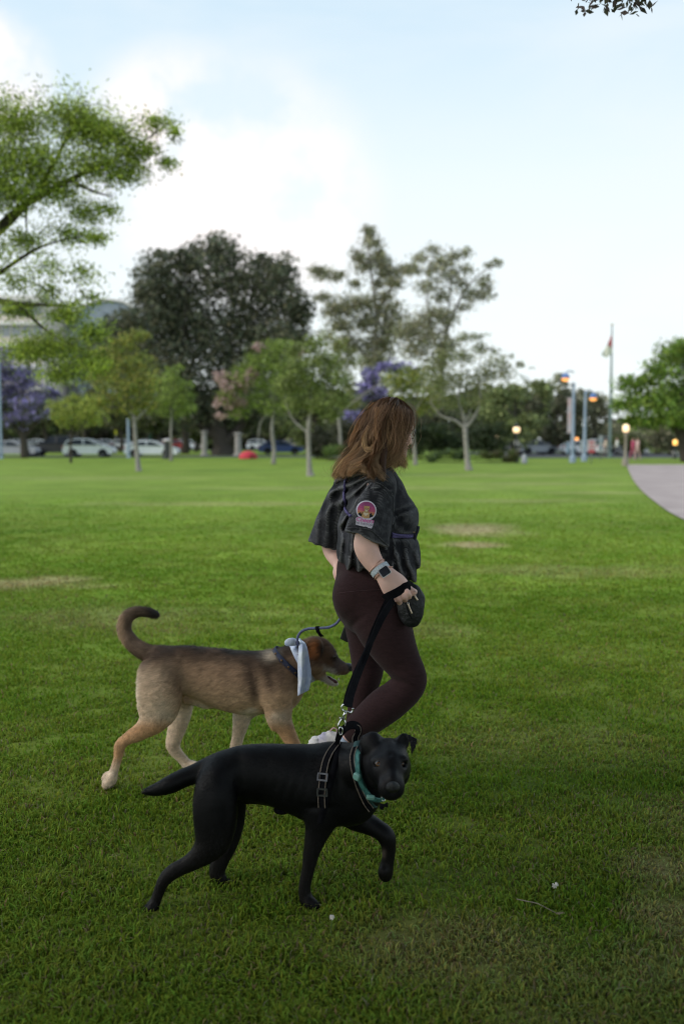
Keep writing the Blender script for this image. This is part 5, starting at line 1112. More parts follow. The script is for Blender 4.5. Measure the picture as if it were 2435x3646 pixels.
    def ldisp(P):
        x, y = px_of(P); gx, gy = (x - 1050) / .3508, (y - 2000) / .3508
        kn = np.exp(-((gx - 1060) / 130) ** 2 - ((gy - 1200) / 90) ** 2) * (P[:, 1] < 3.92)
        hp_ = np.exp(-((gx - 640) / 110) ** 2 - ((gy - 620) / 90) ** 2); w_ = np.sin((gy * 1.0 - gx * .55) * .060 + fbm(P * 12, 2, 3) * 3) * .0042 * kn + np.sin((gy + gx * .8) * .045 + fbm(P * 12, 2, 4) * 3) * .0022 * hp_
        seam = -.0016 * np.exp(-((gx * .26 + gy - 505 - 0) / 6) ** 2) * 0
        return (fbm(P * 18, 2, 9) - .5) * .003 + w_ + seam
    V, Fq = g.mesh(disp=ldisp)
    m_leg = attr_mat('leggings_knit', .9, .12, .12, 90, bump=.25, bscale=700, sheen=.06, stretch=(1, 1, 4))
    n_ = fbm(V * np.array((60, 60, 260)), 2, 5); cl = np.tile(np.array((.036, .0185, .020)), (len(V), 1)) * (.75 + .5 * n_)[:, None]
    leg = mesh_np('leggings', V, Fq, m_leg, root, attrs={'col': cl}); legbv = bvh(V, Fq)
    hs = hits(legbv, G, [(450, 318), (560, 305), (700, 292), (860, 285)], .0008, 6)
    if len(hs) > 3: V2, F2 = tube_np([p_ for p_, _ in hs], .0009, 5); mesh_np('waist_seam', V2, F2, mat('maroon_thread', (.075, .035, .04), (.05, .025, .03), 60, .8), root)
    # ---------------- shoes
    def shoe(pts, zlat, name='shoe', sole=None):
        s = Field(.0042); s.chain(G, pts, k=.02, fd=np.array((0, 1., 0)))
        v_, q_ = s.mesh(disp=lambda P: .0022 * np.sin((P[:, 2] + P[:, 0] * .7) * 260) * (fbm(P * 20, 1, 3)))
        n2 = fbm(v_ * 26, 2, 4); cc = np.tile(np.array((.70, .66, .66)), (len(v_), 1)); cc = mixc(cc, (.36, .34, .50), np.clip((n2 - .55) * 6, 0, 1) * .7)
        return mesh_np(name, v_, q_, attr_mat('shoe_knit', .75, .3, .1, 60, bump=.4, bscale=300), root, attrs={'col': cc})
    o1 = shoe([(440, 1830, 3.84, 92, .9), (330, 1822, 3.84, 88, .8), (300, 1900, 3.84, 95, .8), (320, 2040, 3.84, 92, .85), (350, 2180, 3.84, 88, .95), (400, 2300, 3.84, 70, 1.0), (440, 2360, 3.84, 50, 1.0)], 0)
    s = Field(.0042); s.chain(G, [(215, 1822, 3.84, 52, 1.3), (185, 1880, 3.84, 48, 1.3), (205, 2040, 3.84, 42, 1.4), (245, 2200, 3.84, 42, 1.6), (330, 2340, 3.84, 40, 1.6), (420, 2410, 3.84, 34, 1.3)], k=.02, fd=np.array((0, 1., 0)))
    v_, q_ = s.mesh(disp=lambda P: .002 * np.sin(P[:, 2] * 420)); sl = mesh_np('sole', v_ + np.array(root.location) * 0, q_, mat('foam_sole', (.80, .76, .74), (.66, .62, .62), 30, .7, .2, 200), None); sl.parent = o1; sl.location = -Vector(root.location)
    pl = M(); pl.tube([Vector(G(x_, y_, 3.84)) for x_, y_ in ((345, 1780), (350, 1725), (390, 1685), (425, 1700), (430, 1760))], [.0035] * 5, 6); o = pl.build('pull_tab', mat('pink_tab', (.62, .42, .40), (.5, .32, .3), 60, .7), None, smooth=True); o.parent = o1; o.location = -Vector(root.location)
    sk = Field(.0042); sk.chain(G, [(505, 1815, 3.838, 96), (470, 1860, 3.838, 92), (440, 1900, 3.838, 88)], k=.01); sk.cut(G(520, 1790, 3.84), G(590, 1720, 3.84) - G(500, 1800, 3.84)); v_, q_ = sk.mesh(); mesh_np('sock', v_, q_, mat('pale_blue_knit', (.55, .63, .78), (.45, .52, .68), 60, .85, .4, 400), root)
    o2 = shoe([(545, 2330, 4.02, 84, .9), (540, 2400, 4.02, 80, .85), (640, 2420, 4.02, 74, .9), (760, 2440, 4.02, 60, 1.1), (830, 2455, 4.02, 42, 1.2)], 0)

    # ---------------- t-shirt
    t = Field(.0048)
    t.chain(A, [(775, 800, 3.91, 120, 1.5), (790, 880, 3.91, 185, 1.9), (820, 1010, 3.905, 262, 1.50), (850, 1150, 3.90, 310, 1.30), (862, 1300, 3.90, 352, 1.18), (862, 1450, 3.90, 378, 1.12), (856, 1600, 3.90, 388, 1.12), (850, 1720, 3.90, 378, 1.14), (850, 1790, 3.90, 350, 1.18)], k=.03, fd=fd)
    t.ell(A(1150, 1290, 3.86), (.050, .10, .058), k=.04)
    t.chain(A, [(1050, 1600, 3.88, 195, 1.7), (1060, 1800, 3.87, 185, 1.8), (1075, 1880, 3.87, 135, 2.2)], k=.03, fd=fd)
    t.chain(A, [(860, 880, 3.83, 120), (905, 900, 3.77, 112), (935, 950, 3.745, 110)], k=.05)      # near shoulder
    t.chain(A, [(700, 900, 3.99, 120), (560, 960, 4.05, 115)], k=.05)
    # hem: blousing over the waistband, higher at the back
    hn = np.cross(A(1190, 1992, 3.8) - A(480, 1792, 3.8), A(480, 1792, 4.1) - A(480, 1792, 3.8)); hn = hn if hn[2] < 0 else -hn
    t.cut(A(820, 1890, 3.9), hn, 0, .03)
    # near sleeve
    t.chain(A, [(900, 960, 3.75, 128, .9), (880, 1080, 3.72, 152, .72), (840, 1220, 3.70, 185, .62), (800, 1360, 3.685, 210, .58), (765, 1480, 3.675, 226, .58), (740, 1620, 3.67, 238, .58), (730, 1760, 3.67, 240, .58)], k=.02, fd=fd, g=1)
    sn = np.cross(A(978, 1642, 3.7) - A(515, 1462, 3.7), A(515, 1470, 3.8) - A(515, 1462, 3.6)); sn = sn if sn[2] < 0 else -sn
    t.cut(A(745, 1525, 3.68), sn, 1, .002)
    t.chain(A, [(790, 1430, 3.682, 170, .5), (765, 1500, 3.677, 208, .50), (740, 1640, 3.67, 222, .50), (730, 1800, 3.67, 226, .50)], k=.004, fd=fd, sub=True, g=1)
    # far sleeve
    t.chain(A, [(600, 930, 4.04, 150, .9), (520, 1080, 4.07, 165, .8), (440, 1250, 4.10, 170, .7), (370, 1430, 4.12, 172, .7), (325, 1540, 4.13, 172, .7), (270, 1700, 4.14, 172, .7)], k=.02, fd=fd, g=2)
    sn2 = np.cross(A(430, 1650, 4.1) - A(172, 1562, 4.1), A(172, 1570, 4.2) - A(172, 1562, 4.0)); sn2 = sn2 if sn2[2] < 0 else -sn2
    t.cut(A(300, 1610, 4.13), sn2, 2, .002)
    t.chain(A, [(325, 1560, 4.135, 110, .6), (310, 1620, 4.14, 138, .6), (270, 1760, 4.14, 140, .6)], k=.004, fd=fd, sub=True, g=2)
    def sdisp(P):
        x, y = px_of(P); ax, ay = (x - 1050) / .3406, (y - 1400) / .3406; d = 0
        farm = 1 - .75 * sm(P[:, 1], 4.0, 4.06); slv = ((ax > 520) & (ax < 1030) & (ay > 1000) & (P[:, 1] < 3.76)).astype(float); body_ = 1 - slv
        # long drag folds fanning from the near shoulder down the back
        ang = np.arctan2(ay - 820, ax - 900); rr = np.hypot(ay - 820, ax - 900)
        m1 = sm(900 - ax, 60, 220) * sm(rr, 60, 200) * (1 - sm(ay, 1350, 1700)) * body_
        d = d + m1 * .0078 * np.sin(ang * 26 + fbm(P * 9, 2, 4) * 5)
        # vertical back folds
        m2 = (1 - sm(ax, 560, 760)) * sm(ay, 900, 1100) * body_
        d = d + m2 * .0078 * np.sin((ax * .052 + ay * .006) + fbm(P * np.array((8, 8, 3)), 2, 6) * 7)
        # bunched folds above the hem
        m3 = sm(ay, 1560, 1750) * body_; d = d + m3 * .0065 * np.sin(ax * .045 - ay * .012 + fbm(P * 10, 2, 2) * 6)
        m4 = np.exp(-((ax - 1080) / 170) ** 2 - ((ay - 1560) / 180) ** 2) * body_; d = d + m4 * .004 * np.sin((ax * .02 - ay * .018) + fbm(P * 10, 2, 2) * 4)
        # tension fold from the bust to the side
        d = d + .004 * np.exp(-(((ay - 1240) - (ax - 1100) * -.35) / 26) ** 2) * sm(ax, 980, 1060) * (1 - sm(ax, 1230, 1290)) * body_
        # cord squeezing the shirt under the bust
        d = d + .010 * np.exp(-(((ay - 1497) / 26) ** 2)) * sm(ax, 930, 1020) * body_
        d = d + slv * .0025 * np.sin(ax * .02 + ay * .007 + fbm(P * 7, 2, 1) * 5)
        return (d + (fbm(P * 16, 3, 15) - .5) * .009) * farm
    V, Fq = t.mesh(disp=sdisp, relax=2, gk=.022)
    n1_ = fbm(V * 7, 4, 21); n2_ = fbm(V * np.array((26, 26, 9)), 3, 23)
    st_ = np.clip((n2_ - .5) * 3.4, 0, 1) * .6 + np.clip((n1_ - .48) * 4, 0, 1) * .4
    cs = mixc(np.tile(np.array((.017, .0175, .022)), (len(V), 1)), (.075, .075, .088), st_)
    # worn, paler edges along the raised folds
    N_ = normals(V, Fq); E2 = np.concatenate([Fq[:, [0, 1]], Fq[:, [1, 2]]]); cv = np.bincount(E2[:, 0], ((V[E2[:, 1]] - V[E2[:, 0]]) * N_[E2[:, 0]]).sum(1), len(V)); cv = np.clip(-cv / .0009, 0, 1) ; cs = mixc(cs, (.20, .20, .215), cv * .75)
    m_sh = attr_mat('washed_cotton', .92, .12, .22, 110, bump=.3, bscale=600, sheen=.05)
    shirt = mesh_np('t_shirt', V, Fq, m_sh, root, attrs={'col': cs}); sbv = bvh(V, Fq)
    m_seam = mat('pale_seam', (.14, .14, .15), (.035, .035, .04), 160, .9, detail=1); m_seamd = mat('dark_seam', (.012, .012, .015), (.03, .03, .034), 120, .9)
    def seam(name, pts, r=.0016, m_=m_seam, off=.0006):
        hs = hits(sbv, A, pts, off, 8)
        if len(hs) < 4: return
        P_ = [p_ for p_, _ in hs]; keep = [P_[0]]
        for p_ in P_[1:]:
            if (p_ - keep[-1]).length < .05: keep.append(p_)
        V2, F2 = tube_np(keep, r, 5); o = mesh_np(name, V2, F2, m_, None); o.parent = shirt; o.location = -Vector(root.location)
    seam('sleeve_seam', [(735, 930), (780, 915), (830, 925), (900, 955), (960, 1000), (1005, 1040), (1022, 1080)]); seam('sleeve_seam', [(735, 940), (780, 926), (830, 937), (895, 968), (950, 1012), (992, 1052), (1010, 1085)], .0012, m_seamd)
    seam('shoulder_seam', [(845, 752), (868, 790), (872, 840), (850, 890), (825, 925)]); seam('shoulder_seam', [(828, 758), (850, 795), (855, 838), (832, 885), (808, 920)], .0012, m_seamd)
    seam('cuff_seam', [(548, 1422), (640, 1418), (740, 1428), (800, 1448), (860, 1500), (920, 1560), (975, 1600)], .0013, m_seamd); seam('cuff_seam', [(545, 1412), (640, 1408), (740, 1418), (806, 1438), (866, 1490), (926, 1548), (978, 1588)], .0009)
    seam('side_seam', [(1024, 1090), (1026, 1200), (1018, 1320), (1004, 1440), (985, 1560)], .0011, m_seamd)
    seam('cuff_seam', [(182, 1545), (240, 1580), (320, 1600), (415, 1618)], .0013, m_seamd)
    # ---------------- sleeve patch
    pr = {}
    U = lambda deg: math.radians(deg); rot = U(8)
    def pp(x, y):      # patch coordinates -> arm-detail pixel, tilted a little
        return (460 + x * math.cos(rot) - y * math.sin(rot), 350 + x * math.sin(rot) + y * math.cos(rot))
    def proj(P2, off, D=None):
        out_ = []
        for x, y in P2:
            q = pp(x, y); h_ = hit(sbv, B, q[0], q[1], off)
            out_.append(h_[0] if h_[0] is not None else Vector(B(q[0], q[1], 3.66)))
        return out_
    def poly2(name, rings, off, m_, par):
        """concentric rings of 2-D points -> a patch lying on the sleeve"""
        V2 = []; F2 = []; k = len(rings[0])
        for r_ in rings: V2 += proj(r_, off)
        for i in range(len(rings) - 1):
            for j in range(k): F2.append((i * k + j, i * k + (j + 1) % k, (i + 1) * k + (j + 1) % k, (i + 1) * k + j))
        F2.append(tuple((len(rings) - 1) * k + j for j in range(k)))
        o = mesh_np(name, V2, F2, m_, None, smooth=False); o.parent = par or root; o.location = -Vector(root.location) if par else (0, 0, 0)
        if not par: o.data.transform(Matrix.Translation(-Vector(root.location)))
        return o
    def shrink(pts, ks, c=None):
        c = c or (sum(p[0] for p in pts) / len(pts), sum(p[1] for p in pts) / len(pts)); return [[(c[0] + (x - c[0]) * k, c[1] + (y - c[1]) * k) for x, y in pts] for k in ks]
    circ = lambda r, n=40, cx=0, cy=0, sy=1: [(cx + r * math.cos(2 * PI * i / n), cy + sy * r * math.sin(2 * PI * i / n)) for i in range(n)]
    m_pw = mat('patch_white', (.66, .62, .72), (.58, .54, .66), 80, .8)
    patch = poly2('sleeve_patch', shrink(circ(160, cy=-45), (1, .7, .4, .1)), .0016, m_pw, None); patch['label'] = 'round sunset patch with a dog and the words Cheers TO THE DOGS'
    lab = [(-150, 95), (-110, 70), (0, 62), (110, 92), (140, 110), (140, 170), (128, 200), (120, 228), (-100, 205), (-140, 200), (-138, 150)]
    poly2('patch_label', shrink(lab, (1, .6, .2)), .0020, m_pw, patch)
    # sunset disc in horizontal bands, pink above, orange below
    bands = [(-190, -110, (.30, .06, .19)), (-110, -70, (.42, .07, .20)), (-70, -35, (.50, .10, .20)), (-35, 0, (.56, .20, .14)), (0, 40, (.55, .32, .08))]
    for y0, y1, cc in bands:
        r_ = 140; cy = -45; y0c, y1c = max(y0, cy - r_ + 1), min(y1, cy + r_ - 1); ys_ = np.linspace(y0c, y1c, 7); L_ = [(-math.sqrt(max(r_ ** 2 - (y - cy) ** 2, 0)), y) for y in ys_]; Rr = [(math.sqrt(max(r_ ** 2 - (y - cy) ** 2, 0)), y) for y in ys_]
        rows = [[(a[0] + (b_[0] - a[0]) * i / 12, a[1]) for i in range(13)] for a, b_ in zip(L_, Rr)]; V2 = []; F2 = []
        for row in rows: V2 += proj(row, .0022)
        for i in range(6):
            for j in range(12): F2.append((i * 13 + j, i * 13 + j + 1, i * 13 + 14 + j, i * 13 + 13 + j))
        o = mesh_np('sunset_stripe', V2, F2, mat('sunset_%d' % (y0 + 190), cc, tuple(q * .85 for q in cc), 60, .8), None, smooth=False); o.parent = patch; o.location = -Vector(root.location)
    m_pb = mat('patch_black', (.012, .010, .014), None, 60, .8); m_pt = mat('patch_tan', (.52, .33, .15), (.42, .26, .12), 60, .8); m_pc = mat('patch_cream', (.70, .62, .48), (.6, .5, .4), 60, .8)
    sky_ = [(-118, 36), (-118, 12), (-100, 12), (-100, -4), (-84, -4), (-84, 14), (-62, 14), (-62, -14), (-50, -14), (-50, 50), (60, 50), (60, 0), (76, 0), (76, -18), (92, -18), (92, 8), (112, 8), (108, 40), (60, 70), (-60, 66)]
    poly2('skyline', [sky_], .0026, m_pb, patch)
    poly2('patch_dog_body', shrink([(-62, 66), (-58, 20), (-40, -30), (0, -44), (40, -30), (58, 10), (62, 66), (0, 82)], (1, .4)), .0030, m_pt, patch)
    poly2('patch_dog_scarf', shrink([(-38, -8), (38, -8), (34, 16), (0, 46), (-34, 16)], (1, .3)), .0034, m_pc, patch)
    poly2('patch_dog_head', shrink([(-42, -70), (-46, -120), (-30, -108), (0, -118), (26, -110), (46, -124), (44, -74), (26, -30), (0, -16), (-26, -30)], (1, .4)), .0038, m_pt, patch)
    poly2('patch_dog_muzzle', shrink(circ(20, 14, 0, -46, 1.1), (1, .3)), .0042, m_pc, patch)
    for x_ in (-18, 18): poly2('patch_dog_eye', [circ(6, 8, x_, -76)], .0044, m_pb, patch)
    poly2('patch_dog_nose', [circ(9, 8, 0, -56, .8)], .0046, m_pb, patch)
    def words_on(name, body_, size, x0, y0, m_, sx=1.0, shear=0, bold=0.0):
        cu = bpy.data.curves.new(name, 'FONT'); cu.body = body_; cu.size = size; cu.align_x = 'CENTER'; cu.align_y = 'CENTER'; cu.offset = bold; cu.resolution_u = 3; cu.shear = shear
        ob = bpy.data.objects.new(name, cu); COL.objects.link(ob); me = bpy.data.meshes.new_from_object(ob.evaluated_get(bpy.context.evaluated_depsgraph_get())); COL.objects.unlink(ob); bpy.data.objects.remove(ob)
        P2 = [(x0 + v.co.x * sx, y0 - v.co.y) for v in me.vertices]; P3 = proj(P2, .0030)
        for v, p in zip(me.vertices, P3): v.co = p
        me.materials.clear(); me.materials.append(m_); o = bpy.data.objects.new(name, me); COL.objects.link(o); o.parent = patch; o.location = -Vector(root.location); return o
    bpy.context.view_layer.update()
    words_on('lettering', 'Cheers', 96, 0, 112, mat('lettering_pink', (.62, .16, .42), (.55, .13, .38), 60, .8), 1.0, .12, 2.2)
    words_on('lettering', 'TO THE DOGS', 44, 0, 172, mat('lettering_grey', (.20, .18, .26), (.16, .14, .2), 60, .8), .95, .1, .5)
    # ---------------- watch, bracelets, hand strap position helpers
    wa = Vector(A(815, 1760, 3.66)); wb = Vector(A(900, 1875, 3.645)); ax_ = (wb - wa).normalized()
    def ring_at(name, t_, wd, thk, m_, off=.001, tilt=Vector((0, 0, 0)), par=root):
        c_ = wa.lerp(wb, t_); lp = loop_on(bodybv, c_, (ax_ + tilt).normalized(), off, lim=.045); V2, F2 = band(lp, ax_ + tilt, wd, thk); return mesh_np(name, V2, F2, m_, par, smooth=False), lp
    wband, lpw = ring_at('watch', .78, .020, .0022, mat('pale_watch_strap', (.62, .68, .74), (.40, .46, .54), 160, .6, detail=1), .0012)
    ctr, nrm = hit(bodybv, A, 932, 1868, .0035)
    xa = (ax_ - nrm * ax_.dot(nrm)).normalized(); ya = nrm.cross(xa)
    def rbox(w_, h_, z0, z1, r_=.007, k=5, sh=1.0):
        o_ = []
        for (sx, sy, a0) in ((1, 1, 0), (-1, 1, 90), (-1, -1, 180), (1, -1, 270)):
            for i in range(k): a = R(a0 + 90 * i / (k - 1)); o_.append((sx * (w_ / 2 - r_) + r_ * math.cos(a), sy * (h_ / 2 - r_) + r_ * math.sin(a)))
        n_ = len(o_); V2 = [ctr + xa * x + ya * y + nrm * z0 for x, y in o_] + [ctr + xa * x + ya * y + nrm * z1 for x, y in o_] + [ctr + xa * x * sh + ya * y * sh + nrm * (z1 + .0008) for x, y in o_]
        return V2, [(i, (i + 1) % n_, n_ + (i + 1) % n_, n_ + i) for i in range(n_)] + [(n_ + i, n_ + (i + 1) % n_, 2 * n_ + (i + 1) % n_, 2 * n_ + i) for i in range(n_)] + [tuple(range(2 * n_, 3 * n_)), tuple(range(n_ - 1, -1, -1))]
    V2, F2 = rbox(.036, .041, -.003, .006); o = mesh_np('watch_case', V2, F2, mat('watch_aluminium', (.60, .57, .55), (.5, .47, .45), 60, .3, metal=.9), None, smooth=False); o.parent = wband; o.location = -Vector(root.location)
    V2, F2 = rbox(.031, .036, .0055, .0072, .006); o = mesh_np('watch_screen', V2, F2, mat('watch_glass', (.006, .005, .008), (.012, .008, .014), 30, .08), None, smooth=False); o.parent = wband; o.location = -Vector(root.location)
    m_rg = mat('rose_gold', (.72, .45, .36), (.62, .36, .28), 80, .3, metal=.9)
    lp = loop_on(bodybv, wa.lerp(wb, .50), ax_ + Vector((0, 0, .22)), .003, lim=.05); V2, F2 = tube_np([p_ for p_, _ in lp], .0019, 6, closed=True); mesh_np('bangle', V2, F2, m_rg, root)
    lp = loop_on(bodybv, wa.lerp(wb, 1.02) + ax_ * .006, ax_, .003, n=46, lim=.05); ch = M()
    for i in range(46):
        p_, d_ = lp[i]; q_ = lp[(i + 1) % 46][0]; ch.tube([p_ + d_ * (.001 if i % 2 else -.001), (p_ + q_) / 2, q_], [.0012, .0030, .0012], 5)
    ch.build('chain_bracelet', m_rg, root, smooth=True)
    # ---------------- glasses
    gl = M(); m_gl = mat('dark_frame', (.02, .016, .018), (.012, .01, .01), 50, .25)
    for s_ in (-1, 1):
        gl.tube([Vector(hp(.099 - .012 * abs(math.cos(a)), s_ * (.031 + .024 * math.cos(a)), -.010 + .020 * math.sin(a))) for a in np.linspace(0, 2 * PI, 22)[:-1]], .0018, 6, closed=True)
        gl.tube([Vector(hp(.088, s_ * .056, -.004)), Vector(hp(.04, s_ * .071, .0)), Vector(hp(-.02, s_ * .078, -.004))], .0016, 6)
    gl.tube([Vector(hp(.099, -.008, -.004)), Vector(hp(.104, 0, -.001)), Vector(hp(.099, .008, -.004))], .0016, 6)
    gl.build('eyeglasses', m_gl, root, smooth=True)

    # ---------------- hair
    guides = [
        [(740, 245, 3.90), (500, 335, 3.91), (330, 560, 3.91), (190, 800, 3.90), (60, 1060, 3.90), (-60, 1290, 3.91), (-190, 1460, 3.92), (-290, 1640, 3.93), (-330, 1870, 3.94)],
        [(755, 245, 3.89), (560, 400, 3.86), (420, 640, 3.85), (310, 900, 3.86), (200, 1150, 3.87), (40, 1400, 3.87), (-90, 1560, 3.87), (-180, 1740, 3.88), (-220, 1830, 3.88)],
        [(780, 248, 3.88), (630, 400, 3.82), (530, 650, 3.80), (460, 900, 3.81), (390, 1150, 3.82), (230, 1370, 3.83), (90, 1520, 3.83), (10, 1620, 3.83), (-60, 1740, 3.84)],
        [(805, 255, 3.87), (710, 410, 3.80), (620, 650, 3.775), (570, 900, 3.78), (590, 1150, 3.78), (480, 1340, 3.79), (330, 1480, 3.79), (210, 1580, 3.79), (110, 1670, 3.80)],
        [(840, 268, 3.87), (810, 430, 3.79), (740, 680, 3.765), (700, 950, 3.765), (740, 1180, 3.765), (640, 1380, 3.77), (500, 1500, 3.77), (380, 1570, 3.77), (260, 1620, 3.775)],
        [(880, 290, 3.87), (900, 450, 3.79), (870, 700, 3.762), (830, 950, 3.76), (850, 1200, 3.76), (790, 1400, 3.762), (690, 1490, 3.765), (600, 1540, 3.765), (470, 1590, 3.765)],
        [(920, 305, 3.88), (1010, 460, 3.80), (1000, 700, 3.77), (960, 950, 3.765), (950, 1150, 3.765), (900, 1330, 3.765), (850, 1450, 3.765), (810, 1540, 3.77), (750, 1590, 3.77)],
        [(960, 320, 3.88), (1110, 460, 3.82), (1120, 690, 3.785), (1070, 900, 3.785), (1020, 1080, 3.785), (990, 1250, 3.785), (970, 1400, 3.785), (950, 1510, 3.785), (970, 1600, 3.785)],
        [(990, 328, 3.88), (1180, 480, 3.84), (1210, 660, 3.815), (1115, 840, 3.81), (1000, 1000, 3.805), (945, 1180, 3.805), (955, 1360, 3.80), (980, 1500, 3.80), (1020, 1590, 3.80)],
        [(1010, 335, 3.89), (1225, 480, 3.87), (1262, 640, 3.85), (1180, 780, 3.84), (1060, 930, 3.825), (965, 1100, 3.82), (970, 1300, 3.815), (1000, 1470, 3.81), (1040, 1550, 3.81)]]
    GS = np.array([spline([tuple(H(x, y, D)) for x, y, D in g_], 6) for g_ in guides])     # guide x station x 3
    ng, ns, _ = GS.shape
    rs = np.random.RandomState(12); ctr_ = Hc - u0 * .02
    def strands(n, mirror=False, smax=1.0, inner=0., jitter=.0045, width=.0011, wave=1.0, fly=False):
        s_ = rs.rand(n) * (ng - 1) * smax; nlock = 52; lk = np.floor(s_ / (ng - 1) * nlock); lc = (lk + .5) / nlock * (ng - 1); s_in = s_
        lp_ = rs.rand(nlock + 1, 4); i0 = np.clip(np.floor(s_in).astype(int), 0, ng - 2); fr = (s_in - i0)[:, None, None]
        P = GS[i0] * (1 - fr) + GS[i0 + 1] * fr
        ic = np.clip(np.floor(lc).astype(int), 0, ng - 2); fc = (lc - ic)[:, None, None]; PL = GS[ic] * (1 - fc) + GS[ic + 1] * fc
        tt = np.linspace(0, 1, ns)[None, :, None]; g_ = np.clip((tt - .12) / .4, 0, 1)
        P = P * (1 - .66 * g_) + PL * (.66 * g_)                        # gather into locks
        L4 = lp_[lk.astype(int)]
        amp = (.003 + .019 * tt[..., 0] ** 1.3) * wave * np.where(s_ > 6.0, .4, 1.)[:, None] * (.5 + L4[:, 1:2]); phs = L4[:, 0:1] * 6.3 + tt[..., 0] * (10 + 9 * L4[:, 2:3])
        P = P + np.stack([amp * np.sin(phs), .6 * amp * np.cos(phs), .3 * amp * np.sin(phs + 1)], -1)
        out = P - ctr_; out[..., 2] *= .2; out /= np.linalg.norm(out, axis=-1)[..., None] + 1e-9
        lift = ((L4[:, 3:4] - .5) * .032 * np.clip(tt[..., 0] * 3, 0, 1) - inner * rs.rand(n)[:, None] * np.clip(tt[..., 0] * 4, 0.1, 1))
        lift = lift * np.where(s_ > 6.0, .35, 1.)[:, None]; P = P + out * lift[..., None]
        P = P + (rs.randn(n, 1, 3) * jitter * (.25 + tt * .9)) + (rs.randn(n, 1, 3) * jitter) * np.sin(tt * 7 + rs.rand(n, 1, 1) * 6) * .5
        if fly: P = P + rs.randn(n, 1, 3) * .014 * np.clip(tt * 2, 0, 1) ** 2 + out * .010 * np.clip(tt * 3, 0, 1)
        rel_ = P - hp(-.014, 0, .024); er = np.array((.086, .068, .080)); kk_ = np.sqrt(((rel_ @ f0) / er[0]) ** 2 + ((rel_ @ l0) / er[1]) ** 2 + ((rel_ @ u0) / er[2]) ** 2)
        sc_ = np.maximum(1, (1.05 + .05 * rs.rand(n, 1)) / np.maximum(kk_, .3)); P = hp(-.014, 0, .024) + rel_ * sc_[..., None] if not fly else P
        cutl = np.clip(.78 + .30 * rs.rand(n) ** .7 - .12 * L4[:, 3] * (L4[:, 0] > .5), .5, 1)
        if mirror:
            r_ = P - Hc; P = P - 2 * (r_ @ l0)[..., None] * l0
            P[..., 0] = P[..., 0]
        idxf = np.linspace(0, 1, ns)[None] * cutl[:, None] * (ns - 1); a_ = np.floor(idxf).astype(int).clip(0, ns - 2); f_ = (idxf - a_)[..., None]; rI = np.arange(n)[:, None]
        P = P[rI, a_] * (1 - f_) + P[rI, a_ + 1] * f_
        T = np.gradient(P, axis=1); T /= np.linalg.norm(T, axis=-1)[..., None] + 1e-9
        W_ = np.cross(T, out); W_ /= np.linalg.norm(W_, axis=-1)[..., None] + 1e-9
        tw = rs.rand(n, 1, 1) * 1.6 - .8; W_ = W_ * np.cos(tw) + out * np.sin(tw)
        wd = width * (.7 + .6 * rs.rand(n, 1)) * (1 - np.linspace(0, 1, ns)[None] ** 2 * .75)
        Vv = np.stack([P - W_ * wd[..., None], P + W_ * wd[..., None]], 2)
        base = np.array((.19, .100, .055)); light = np.array((.47, .285, .175)); dark = np.array((.022, .0115, .008))  # random lock tones, spread wide to paint in shadow between locks and highlights
        q = L4[:, 2:3] * .8 + rs.rand(n, 1) * .25
        cc = dark + (base - dark) * np.clip(q * 2, 0, 1)[..., None] + (light - base) * np.clip(q * 2 - 1, 0, 1)[..., None] * .75
        cc = np.repeat(cc, ns, 1) if cc.shape[1] == 1 else cc
        tip = (tt ** 1.6) * .55 * (.4 + .9 * L4[:, 1:2])[..., None]; cc = cc * (1 - tip) + np.array((.46, .30, .165)) * tip
        C2 = np.repeat(cc[:, :, None, :], 2, 2)
        ii = np.arange(n * ns * 2).reshape(n, ns, 2); Fv = np.stack([ii[:, :-1, 0], ii[:, :-1, 1], ii[:, 1:, 1], ii[:, 1:, 0]], -1).reshape(-1, 4)
        return Vv.reshape(-1, 3), Fv, C2.reshape(-1, 3)
    parts = [strands(7000, inner=.004), strands(3500, inner=.035), strands(4200, mirror=True, inner=.006, smax=.62), strands(900, fly=True, width=.00055, jitter=.012)]
    # separate curls and wisps lying over the main fall of hair
    def curl(pts, n, spread, tone, width=.0010):
        S = spline([tuple(H(x, y, D)) for x, y, D in pts], 7); m_ = len(S); tt = np.linspace(0, 1, m_)[None, :, None]
        off = rs.randn(n, 1, 3) * spread * (.45 + .55 * np.sin(tt * 2.6 + .3) + .35 * tt ** 2); P = S[None] + off + rs.randn(n, 1, 3) * .0025 * np.sin(tt * 9 + rs.rand(n, 1, 1) * 6)
        T = np.gradient(P, axis=1); T /= np.linalg.norm(T, axis=-1)[..., None] + 1e-9; vw = P - np.array(CAMP); W_ = np.cross(T, vw); W_ /= np.linalg.norm(W_, axis=-1)[..., None] + 1e-9
        W_ = W_ + rs.randn(n, 1, 3) * .5; W_ /= np.linalg.norm(W_, axis=-1)[..., None]
        wd = width * (.6 + .7 * rs.rand(n, 1)) * np.sin(np.linspace(.12, 1, m_) * 2.95)[None]
        Vv = np.stack([P - W_ * wd[..., None], P + W_ * wd[..., None]], 2); c0 = np.array(tone) * (.55 + .75 * rs.rand(n))[:, None]
        C2 = np.repeat(np.repeat(c0[:, None, None, :], m_, 1), 2, 2); ii = np.arange(n * m_ * 2).reshape(n, m_, 2)
        return Vv.reshape(-1, 3), np.stack([ii[:, :-1, 0], ii[:, :-1, 1], ii[:, 1:, 1], ii[:, 1:, 0]], -1).reshape(-1, 4), C2.reshape(-1, 3)
    G1, G2, G3 = (.32, .165, .085), (.50, .28, .15), (.62, .40, .22)
